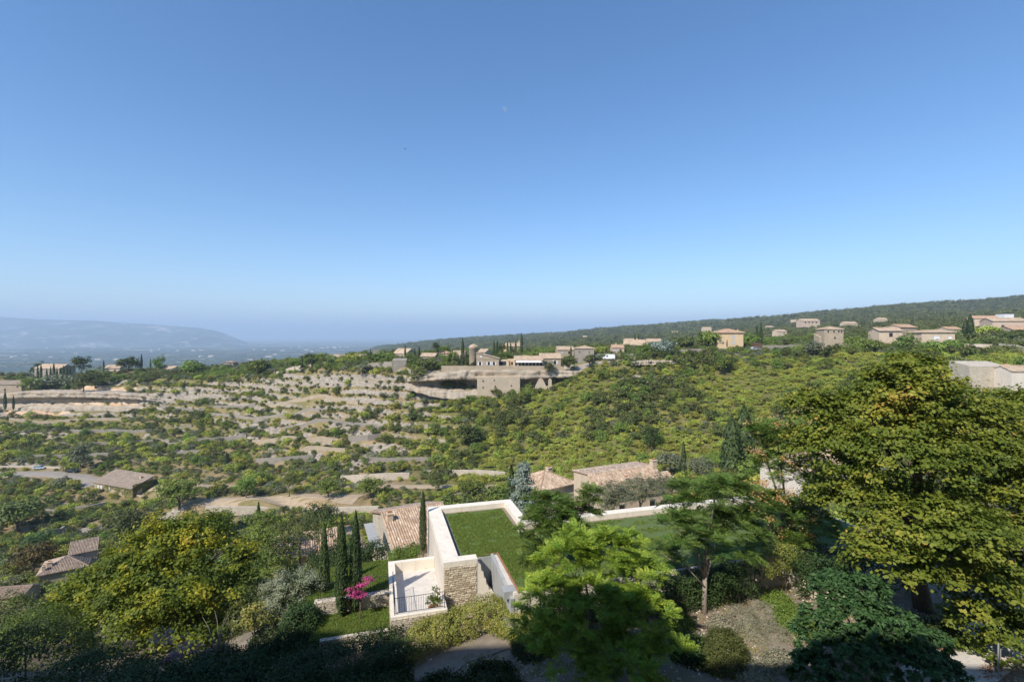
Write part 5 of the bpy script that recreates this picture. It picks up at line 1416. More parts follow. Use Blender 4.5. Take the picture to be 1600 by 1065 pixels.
# ---- cars
def car(label, loc, rz, paint, van=False, group='cars parked along the roads'):
    t = thing('parked_van' if van else 'parked_car', label, 'van' if van else 'car', loc, rz, group if not van else None)
    L, Wd, Hh = (5.3, 1.95, 2.3) if van else (4.2, 1.72, 1.45)
    if van: prof = [(-L / 2, .35), (L / 2, .35), (L / 2, .95), (L / 2 - .75, 1.2), (L / 2 - 1.45, Hh - .1), (L / 2 - 1.7, Hh), (-L / 2 + .1, Hh), (-L / 2, Hh - .3)]
    else: prof = [(-L / 2, .32), (L / 2, .32), (L / 2, .68), (L / 2 - .1, .78), (L / 2 - 1.0, .92), (L / 2 - 1.75, Hh - .05), (L / 2 - 2.0, Hh), (-L / 2 + .75, Hh), (-L / 2 + .35, Hh - .12), (-L / 2 + .02, .95)]
    n_ = len(prof)
    def ins(z): return Wd / 2 - (0 if z < .95 else (z - .95) * .16)
    mb = MB()
    mb.add([(a, -ins(b), b) for a, b in prof] + [(a, ins(b), b) for a, b in prof], [tuple(range(n_)), tuple(range(2 * n_ - 1, n_ - 1, -1))] + [(i, n_ + i, n_ + (i + 1) % n_, (i + 1) % n_) for i in range(n_)])
    mb.build('body', M[paint], t)
    for s_ in (-1, 1):
        g_ = MB()
        z0, z1 = (1.25, 1.9) if van else (.97, 1.36)
        xs = (L / 2 - 1.3, L / 2 - 2.3) if van else (L / 2 - 1.25, -L / 2 + .45)
        y0_, y1_ = ins(z0) + .008, ins(z1) + .008
        g_.hull8([(xs[1], s_ * (y0_ - .02), z0), (xs[0], s_ * (y0_ - .02), z0), (xs[0] - .35, s_ * (y1_ - .02), z1), (xs[1] + .12, s_ * (y1_ - .02), z1)], [(xs[1], s_ * y0_, z0), (xs[0], s_ * y0_, z0), (xs[0] - .35, s_ * y1_, z1), (xs[1] + .12, s_ * y1_, z1)])
        g_.build('side_window', M['glass'], t)
        hl = MB(); hl.box((L / 2 + .005, s_ * Wd * .36, .66), (.05, .3, .16)); hl.build('headlight', M['rim'], t)
        tl = MB(); tl.box((-L / 2 - .0, s_ * Wd * .4, .8), (.06, .2, .2)); tl.build('tail_light', M['paint_red'], t)
    ws = MB()
    a, b = (prof[3], prof[4]) if van else (prof[4], prof[5])
    ws.hull8([(a[0] - .04, -ins(a[1]) + .12, a[1]), (a[0] - .04, ins(a[1]) - .12, a[1]), (b[0] - .0, ins(b[1]) - .1, b[1] - .06), (b[0] - .0, -ins(b[1]) + .1, b[1] - .06)], [(a[0] + .01, -ins(a[1]) + .12, a[1] + .03), (a[0] + .01, ins(a[1]) - .12, a[1] + .03), (b[0] + .05, ins(b[1]) - .1, b[1] - .03), (b[0] + .05, -ins(b[1]) + .1, b[1] - .03)])
    ws.build('windscreen', M['glass'], t)
    for sx in (L / 2 - .85, -L / 2 + .8):
        for s_ in (-1, 1):
            w_ = MB(); w_.tube([(sx, s_ * (Wd / 2 - .2), .32), (sx, s_ * (Wd / 2 + .01), .32)], .32, 14); wo_ = w_.build('wheel', M['tyre'], t)
            r_ = MB(); r_.tube([(sx, s_ * (Wd / 2 + .0), .32), (sx, s_ * (Wd / 2 + .02), .32)], .2, 12); r_.build('rim', M['rim'], wo_)
    CLEAR.append((loc[0], loc[1], 3.2))
    return t
def road_z(v, d=.12): return Vector((v.x, v.y, float(hz(v.x, v.y)) + d))
car('black car parked beside the grey tree on the valley road', road_z(hit(113, 738, 150)), .05, 'paint_black')
car('pale silver-blue car at the left on the valley road', road_z(hit(62, 733, 150)), .1, 'paint_silver')
car('white delivery van parked by the ridge road wall', P(951, 561.3, 216), 3.1, 'paint_white', True)
car('dark car half hidden on the ridge road left of the ochre house', P(1062, 553, 215), .1, 'paint_black')
car('blue car parked on the ridge road below the ochre house', P(1168, 547.5, 214), .1, 'paint_blue')
car('grey car on the ridge road right of the blue car', P(1181, 547, 214), .1, 'paint_silver')
car('black car parked in front of the square stone tower', P(1313, 547, 199), .15, 'paint_black')
car('red car on the road at the right below the hedges', P(1529, 548, 179), -.1, 'paint_red')
# ------------------------------------------------------------------ foreground planting
def frond_arrays(L, pairs, seed, lw=0.32, droop=0.35):
    """one feathery compound leaf: stalk plus leaflet pairs; returns vertices and quads"""
    rng = np.random.default_rng(seed)
    t = np.linspace(0.12, 1.0, pairs)
    sx = t * L; sz = -droop * L * t ** 2.2
    C = []; N = []; T = []; S = []
    for s_ in (-1, 1):
        ln = L * lw * np.sin(np.clip(t * 0.86 + 0.12, 0, 1) * math.pi) ** 0.6 + 0.02
        d = np.stack([np.full(pairs, .38), np.full(pairs, s_ * 1.0), np.full(pairs, -.30)], 1) + rng.normal(size=(pairs, 3)) * .10
        d = unit(d)
        C.append(np.stack([sx, np.zeros(pairs), sz], 1) + d * ln[:, None] * .5); T.append(d); S.append(ln)
        N.append(np.tile([0.0, 0, 1], (pairs, 1)) + rng.normal(size=(pairs, 3)) * .18)
    C = np.concatenate(C); T = np.concatenate(T); S = np.concatenate(S); N = unit(np.concatenate(N))
    V, Q = leaf_arrays(C, N, S, 0.34, rng, T, .10)
    k = len(V)
    st = np.array([[0, -.008, 0], [0, .008, 0], [L * .55, .006, -droop * L * .27], [L * .55, -.006, -droop * L * .27], [L, .002, -droop * L], [L, -.002, -droop * L]])
    V = np.concatenate([V, st]); Q = np.concatenate([Q, [[k, k + 1, k + 2, k + 3], [k + 3, k + 2, k + 4, k + 5]]])
    tint = np.concatenate([np.repeat(rng.random(2 * pairs) * .7 + .15, 4), np.full(6, .3)])
    return V, Q, tint

def lobed_leaf(seed, s):
    """broad lobed leaf, folded along the middle"""
    rng = np.random.default_rng(seed)
    half = [(0, 0), (.16, .10), (.42, .18), (.30, .34), (.46, .60), (.22, .62), (.14, .92), (0, 1.0)]
    V = [(0.0, 0.0, 0.0), (0.0, .5, .02), (0.0, 1.0, -.14)]
    F_ = []
    for s_ in (-1, 1):
        b = len(V)
        for (x, y) in half[1:-1]: V.append((s_ * x * (1 + rng.normal() * .06), y, -.18 * x - .14 * y * y))
        r = list(range(b, b + 6))
        F_ += [(0, r[0], r[1], 1), (1, r[1], r[2], r[3]), (1, r[3], r[4], r[5]), (1, r[5], 2, 2)]
    V = np.array(V) * s
    V = V[:, [1, 0, 2]]                       # leaf points along +x
    Q = np.array([[a, b, c_, d] for a, b, c_, d in F_ if c_ != d])
    tri = [[a, b, c_] for a, b, c_, d in F_ if c_ == d]
    for a, b, c_ in tri: Q = np.concatenate([Q, [[a, b, c_, c_]]]) if False else Q
    return V, Q, np.full(len(V), rng.random() * .6 + .2)

def basis(dirs, ups):
    X = unit(dirs); Z = unit(ups - X * np.sum(ups * X, 1, keepdims=True)); Yv = np.cross(Z, X)
    return np.stack([X, Yv, Z], 2)            # columns

def big_leaf_tree(name, label, base, lobes, protos, mat, ntip, per, seed, scale=1.0, pitch=(-.15, .55), r0=.12, fork=None, bark='bark_pale', cat='tree', limbs=6, extra=None, single=300):
    """tree whose large leaves are parts of their own; those past the limit are joined"""
    b = Vector(base); t = thing(name, label, cat, b)
    rng = np.random.default_rng(seed)
    L = np.array([(l[0] - b.x, l[1] - b.y, l[2] - b.z, l[3] * .78, l[4] * .78, l[5] * .84) for l in lobes])
    mb = MB(); zl = L[:, 2].min()
    tree_trunk(mb, (0, 0, -.3), [tuple(x) for x in L], r0, fork if fork is not None else (L[:, 0].mean() * .3, L[:, 1].mean() * .3, max(.4, zl * .6)), rng, limbs)
    mb.build('trunk', M[bark], t, True)
    w = L[:, 3] * L[:, 5] + L[:, 3] * L[:, 4]; k = rng.choice(len(L), ntip, p=w / w.sum())
    d = unit(rng.normal(size=(ntip, 3))); d[:, 2] = np.where(d[:, 2] < -.4, -d[:, 2], d[:, 2])
    tip = L[k, :3] + d * (0.5 + .5 * rng.random(ntip) ** .6)[:, None] * L[k, 3:6]
    pos = np.repeat(tip, per, 0); dd = np.repeat(d, per, 0); n_ = len(pos)
    az = rng.random(n_) * 2 * math.pi; pt = rng.uniform(pitch[0], pitch[1], n_)
    D = np.stack([np.cos(az) * np.cos(pt), np.sin(az) * np.cos(pt), np.sin(pt)], 1) + dd * .45
    U = np.array([0, 0, 1.0]) + dd * .4 + rng.normal(size=(n_, 3)) * .38
    B = basis(D, U); pos = pos + rng.normal(size=pos.shape) * .05 * scale
    sc = scale * (.72 + .5 * rng.random(n_)); which = rng.integers(0, len(protos), n_)
    order = np.argsort(np.linalg.norm(pos + np.array(b), axis=1))
    meshes = [np_mesh('leaf', V, Q, tn, M[mat]) for V, Q, tn in protos]
    for i in order[:single]:
        o = bpy.data.objects.new('leaf', meshes[which[i]])
        m4 = Matrix.Identity(4)
        for r in range(3):
            for c_ in range(3): m4[r][c_] = B[i, r, c_] * sc[i]
            m4[r][3] = pos[i, r]
        link(o, t); o.matrix_local = m4
    rest = order[single:]
    if len(rest):
        Vs = []; Qs = []; Ts = []; off = 0
        for p_ in range(len(protos)):
            ids = rest[which[rest] == p_]
            V, Q, tn = protos[p_]
            W = np.einsum('nij,vj->nvi', B[ids] * sc[ids][:, None, None], V) + pos[ids][:, None, :]
            Vs.append(W.reshape(-1, 3)); nv = len(V)
            Qs.append((Q[None] + (np.arange(len(ids)) * nv)[:, None, None] + off).reshape(-1, 4)); off += len(ids) * nv
            Ts.append(np.clip(tn[None] + rng.normal(size=(len(ids), 1)) * .22, 0, 1).reshape(-1))
        o = bpy.data.objects.new('foliage', np_mesh('foliage', np.concatenate(Vs), np.concatenate(Qs), np.concatenate(Ts), M[mat]))
        o['kind'] = 'stuff'; link(o, t)
    if extra:
        nm, emat, n_e, esz, per_e = extra
        q = rng.choice(len(tip), n_e); c_ = tip[q] + d[q] * .45 + np.array([0, 0, .25])
        C = np.repeat(c_, per_e, 0) + rng.normal(size=(n_e * per_e, 3)) * np.array([.16, .16, .10]) * (esz / .09)
        V, Q = leaf_arrays(C, unit(rng.normal(size=C.shape) + np.array([0, -.3, .6])), esz * (.7 + .6 * rng.random(len(C))), .6, rng)
        link(bpy.data.objects.new(nm, np_mesh(nm, V, Q, np.repeat(rng.random(len(C)), 4), M[emat])), t)
    return t

FR_A = [frond_arrays(.85, 11, 40 + i, .26, .30 + .08 * i) for i in range(4)]
FR_B = [frond_arrays(.62, 12, 50 + i, .24, .16 + .06 * i) for i in range(4)]
FIG = [lobed_leaf(60 + i, .34) for i in range(4)]

# the two ailanthus-like trees, the bright one and the dark one behind it
big_leaf_tree('feather_leaved_tree', 'slender tree with long feathery dark leaves and bare forked trunk', on(1101, 28.2),
   lob(28.2, [(1100, 790, 52, 42, 0), (1060, 830, 42, 38, -.6), (1150, 825, 48, 40, .4), (1100, 850, 52, 36, -1), (1065, 780, 32, 28, .6), (1150, 775, 32, 32, .6), (1175, 860, 28, 26, 0), (1040, 870, 26, 22, .3), (1120, 760, 26, 26, 0)]), FR_A, 'leaf_frond', 120, 9, 21, .95, r0=.14, fork=(0.02, 0, 2.1), extra=('seed_clusters', 'pods', 7, .07, 26))
big_leaf_tree('bright_green_tree', 'bright yellow-green feathery tree in the middle foreground, half in shade', on(925, 23.5),
   lob(23.2, [(890, 880, 60, 48, 0), (950, 870, 62, 46, .5), (1000, 905, 52, 48, .3), (860, 940, 62, 48, -.4), (930, 950, 78, 52, -1.2), (1000, 970, 66, 50, -.8), (880, 1010, 70, 50, -1.6), (960, 1040, 80, 55, -2), (1040, 1030, 52, 46, -1), (905, 845, 34, 30, .8), (985, 855, 36, 30, .8), (840, 980, 44, 40, -.2)]), FR_B, 'leaf_bright', 400, 10, 22, .95, r0=.16)
big_leaf_tree('dark_feathery_tree', 'darker green drooping tree between the grass roof and the bright green tree', on(868, 30.5),
   lob(30.5, [(870, 800, 48, 36, 0), (835, 830, 34, 36, 0), (905, 815, 36, 34, 0), (880, 840, 44, 36, -.6), (840, 790, 26, 24, .3), (830, 875, 24, 26, 0), (920, 780, 22, 24, .4)]), FR_A, 'leaf_frond', 150, 9, 23, .85, r0=.13)
big_leaf_tree('pod_tree', 'tree with clusters of orange seed pods left of the big spreading tree', on(1235, 34),
   lob(34, [(1215, 690, 42, 40, 0), (1260, 680, 42, 38, .5), (1205, 735, 34, 36, 0), (1265, 745, 46, 42, -.4), (1225, 800, 44, 34, -1.5), (1270, 820, 44, 36, -1.5), (1190, 780, 26, 26, -.4), (1240, 850, 36, 24, -1.6), (1185, 680, 24, 26, .4)]), FR_A, 'leaf_frond', 290, 9, 24, .8, r0=.2, extra=('seed_pods', 'pods', 120, .12, 30))
big_leaf_tree('fig_tree', 'spreading fig with large lobed blue-green leaves at the lower right', on(1355, 22.3),
   lob(21.8, [(1330, 960, 60, 46, 0), (1275, 985, 44, 50, .2), (1390, 985, 62, 48, 0), (1320, 1025, 76, 50, -.8), (1420, 1035, 66, 46, -.6), (1300, 920, 40, 34, .8), (1355, 925, 40, 34, .9), (1450, 1010, 44, 36, .4), (1270, 1050, 44, 40, -.6), (1480, 1050, 34, 26, 0)]), FIG, 'leaf_fig', 640, 9, 25, .9, (-1.25, .35), r0=.10, fork=(-.2, 0, .9), bark='bark_pale')

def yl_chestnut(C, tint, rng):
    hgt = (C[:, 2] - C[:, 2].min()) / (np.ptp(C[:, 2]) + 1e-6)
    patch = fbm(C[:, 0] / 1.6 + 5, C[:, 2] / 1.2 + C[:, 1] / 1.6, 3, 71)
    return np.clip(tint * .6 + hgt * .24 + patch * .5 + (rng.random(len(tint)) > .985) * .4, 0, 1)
def yl_yellow(C, tint, rng):
    hgt = (C[:, 2] - C[:, 2].min()) / (np.ptp(C[:, 2]) + 1e-6)
    patch = fbm(C[:, 0] / 1.4, C[:, 2] / 1.4 + C[:, 1] / 1.4, 3, 73)
    return np.clip(tint * .6 + hgt * .26 + patch * .6 - .02, 0, 1)
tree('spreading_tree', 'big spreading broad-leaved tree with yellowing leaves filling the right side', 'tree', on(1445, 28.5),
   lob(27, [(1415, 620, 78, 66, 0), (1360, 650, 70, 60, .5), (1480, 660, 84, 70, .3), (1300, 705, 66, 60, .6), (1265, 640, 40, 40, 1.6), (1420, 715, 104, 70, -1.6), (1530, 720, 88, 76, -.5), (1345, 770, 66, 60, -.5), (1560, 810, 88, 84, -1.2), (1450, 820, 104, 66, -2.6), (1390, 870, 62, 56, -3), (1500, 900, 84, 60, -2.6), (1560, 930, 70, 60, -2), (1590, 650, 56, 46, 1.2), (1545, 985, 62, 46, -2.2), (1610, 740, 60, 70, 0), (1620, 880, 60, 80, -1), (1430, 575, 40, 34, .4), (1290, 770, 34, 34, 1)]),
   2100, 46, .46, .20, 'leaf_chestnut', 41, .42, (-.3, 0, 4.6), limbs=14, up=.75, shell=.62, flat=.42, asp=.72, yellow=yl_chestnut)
tree('yellow_leaved_tree', 'broad tree with yellow-tipped leaves in the lower left, base in shade', 'tree', on(255, 40),
   lob(38, [(290, 850, 68, 46, 0), (230, 870, 62, 48, 0), (340, 870, 52, 50, 0), (180, 905, 58, 44, -.5), (270, 920, 84, 52, -2), (340, 940, 56, 52, -1.5), (140, 930, 50, 36, 0), (210, 960, 78, 44, -2), (300, 985, 74, 40, -2.5), (310, 825, 34, 28, .5), (110, 945, 32, 24, .4), (380, 900, 24, 40, 0), (240, 830, 26, 24, .4)]),
   900, 46, .55, .25, 'leaf_yellow', 43, .3, (0, 0, 3.0), limbs=9, up=.6, shell=.6, yellow=yl_yellow)
# trees round the left garden
tree('garden_tree', 'fresh green loose tree behind the yellow-leaved tree, left of the hidden roof', 'tree', on(415, 55), lob(54, [(415, 830, 34, 38, 0), (400, 870, 40, 36, -1), (440, 860, 28, 34, -1), (425, 895, 40, 28, -2)]), 190, 40, .5, .22, 'leaf_green', 51, .16)
tree('walnut_tree', 'sparse-leaved tree in front of the half hidden tiled roof', 'tree', on(470, 47), lob(46, [(465, 830, 44, 26, 0), (500, 835, 30, 26, 0), (440, 860, 26, 34, 0), (500, 875, 22, 24, 0), (455, 900, 30, 24, -1)]), 110, 34, .42, .2, 'leaf_box', 52, .14, limbs=5, shell=.4)
tree('olive_tree', 'silvery grey-green olive tree beside the lower lawn', 'tree', on(462, 30.6), lob(30.4, [(460, 915, 38, 30, 0), (435, 945, 34, 34, 0), (480, 940, 32, 36, 0), (455, 965, 46, 30, -.5), (490, 905, 18, 16, 0), (425, 915, 16, 18, 0)]), 260, 46, .30, .12, 'leaf_olive', 53, .16, asp=.32)
tree('golden_shrub', 'small shrub with golden-brown leaves left of the olive tree', 'shrub', on(398, 28.5), lob(28.3, [(395, 955, 20, 22, 0), (412, 970, 18, 20, 0), (385, 975, 16, 18, 0)]), 34, 26, .25, .16, 'leaf_euonymus', 54, .05, shell=.3)
tree('grey_conifer', 'blue-grey conifer rising left of the hip-roofed house', 'tree', on(818, 55), lob(54, [(818, 735, 9, 16, 0), (816, 755, 17, 18, 0), (820, 775, 22, 16, 0), (816, 790, 24, 14, 0)]), 260, 28, .35, .24, 'leaf_silver', 55, .14, shell=.3)
tree('pink_flowering_tree', 'small tree with magenta flower heads before the slim cypresses', 'tree', HL(-4.9, -9.95, -16.85), [tuple(HL(-5.4, -9.95, -15.1)) + (.4, .35, .22), tuple(HL(-4.9, -9.9, -14.9)) + (.35, .35, .22), tuple(HL(-4.5, -9.9, -14.55)) + (.3, .3, .3), tuple(HL(-5.0, -9.9, -15.4)) + (.5, .35, .2)], 34, 40, .16, .09, 'flower_pink', 56, .03, shell=.3)
# olives and shrubs behind the long roof, right of the valley house
for i, (px, Y, r, lab) in enumerate([(955, 58, 1.9, 'grey-green olive in front of the tan gable house'), (1000, 60, 2.1, 'wide grey-green olive right of the tan gable house'), (1040, 64, 1.8, 'grey-green olive below the tiled annex')]):
    b_ = on(px, Y); tree('olive_tree', lab, 'tree', b_, [(b_.x + a, b_.y + c_, b_.z + 4.9 + d_, r, r, r * .8) for a, c_, d_ in ((0, 0, 0.3), (1.2, .4, -.5), (-1.1, -.3, -.5))], 260, 34, .36, .2, 'leaf_greyshrub', 160 + i, .14, asp=.34)
b_ = on(915, 62)

# cypresses
CYM = [cypress_mesh('crown', 1.0, .085, 900, .055, M['leaf_cypress'], 300 + k) for k in range(3)]
CYL = cypress_mesh('crown', 1.0, .065, 5200, .022, M['leaf_cypress'], 310)
CYW = [cypress_mesh('crown', 1.0, .17, 1300, .06, M['leaf_cypress'], 320 + k) for k in range(2)]
def cypress(label, px, ytop, ybot, Y, mesh, base=None, group=None):
    top = P(px, ytop, Y); b_ = base if base is not None else P(px, ybot, Y)
    t = thing('cypress_tree', label, 'cypress', b_, random.random() * 6, group)
    h = top.z - b_.z
    q_ = MB(); q_.tube([(0, 0, -.4), (0, 0, h * .5)], [max(.08, h * .012), .04], 6); q_.build('trunk', M['bark'], t)
    o = bpy.data.objects.new('crown', mesh); o.scale = (h, h, h); link(o, t)
    return t
cypress('slim cypress standing left of the pair by the lawns', 507, 818, 936, 30.6, CYL, on(507, 30.6))
cypress('left of the two slim cypresses beside the pink flowers', 534, 805, 930, 28.9, CYL, HL(-6.0, -9.35, -16.85))
cypress('right of the two slim cypresses beside the pink flowers', 556, 797, 928, 29.4, CYL, HL(-5.2, -9.1, -16.85))
cypress('tall slim cypress between the tiled house and the grass-roofed house', 661, 766, 862, 38.2, CYL)
cypress('small dark cypress tip above the green tree left of the valley yard', 404, 785, 850, 60, CYM[0])
cypress('large dense cypress, left of the pair right of the valley', 1143, 650, 745, 96, CYW[0], on(1143, 96))
cypress('large dense cypress, right of the pair right of the valley', 1163, 635, 745, 98, CYW[1], on(1163, 98))
cypress('small slim cypress in the scrub left of the dense pair', 1068, 690, 740, 118, CYM[1], on(1068, 118))
cypress('slim cypress behind the grey conifer at the valley house', 799, 728, 800, 57, CYM[2], on(799, 57))
for i, (px, yt, yb) in enumerate([(59, 570, 589), (64, 569, 590), (73, 575, 589), (79, 572, 589), (84, 567, 590), (89, 574, 590), (94, 574, 590), (99, 571, 590), (104, 570, 590), (109, 572, 590)]):
    cypress('dark cypress in the row before the cypress house on the left ridge', px, yt, yb + 2, 316, CYM[i % 3], group='row of cypresses on the left ridge')
for lab, px, yt, yb, Y, k in [
  ('single dark cypress at the left edge below the farmhouse', 8, 611, 640, 278, 0), ('grey-green bare conifer right of the single left cypress', 21, 618, 640, 276, 1),
  ('cypress rising above the pines on the left ridge', 221, 553, 575, 325, 0), ('second cypress right of the left ridge pines', 235, 560, 576, 325, 1), ('cypress behind the low trees of the left plateau', 162, 562, 578, 328, 2),
  ('cypress beside the dark conifer left of the ruin', 472, 555, 575, 262, 1),
  ('dark cypress beside the ridge barn', 633, 538, 559, 246, 0), ('second cypress right of the ridge barn', 655, 540, 560, 246, 2), ('short cypress between the barn cypresses', 648, 543, 560, 248, 1), ('small cypress by the stub tower', 579, 545, 560, 262, 0),
  ('tall slim cypress left of the round tower', 723, 529, 571, 222, 0), ('short cypress left of the round tower', 728, 546, 571, 221, 1), ('short bare cypress before the colonnade house', 716, 553, 571, 222, 2),
  ('cypress behind the villa, left of the three', 772, 531, 556, 246, 0), ('cypress behind the villa, middle of the three', 777, 531, 556, 247, 1), ('cypress behind the villa near the fir', 793, 533, 556, 250, 2), ('cypress behind the villa right of the fir', 798, 534, 556, 250, 0), ('slim cypress left of the yellow gable', 806, 531, 552, 246, 1), ('tallest cypress before the yellow gable', 815, 520, 552, 244, 2),
  ('slim cypress left of the grey hipped house', 892, 539, 558, 218, 1), ('far pair cypress left of the ochre house', 992, 521, 535, 330, 0), ('far pair cypress right twin', 997, 520, 535, 330, 1), ('cypress left of the green plane tree', 1082, 522, 542, 230, 0), ('slim cypress before the ochre house wall', 1136, 530, 542, 214, 2),
  ('tall cypress, left of the pair right of the ochre house', 1183, 507, 538, 236, 0), ('tall cypress, right of the pair right of the ochre house', 1189, 504, 540, 234, 2)]:
    cypress(lab, px, yt, yb, Y, CYM[k])
cypress('big dark pointed cypress on the right hillside', 1516, 491, 525, 206, CYW[0]); cypress('smaller dark cypress left of the big pointed one', 1509, 497, 525, 208, CYW[1])
cypress('dark conifer standing alone on the left terraces', 354, 689, 732, 205, CYW[0], hit(354, 731, 150)); cypress('second dark conifer right of the lone one on the terraces', 371, 700, 731, 206, CYW[1], hit(371, 731, 150))

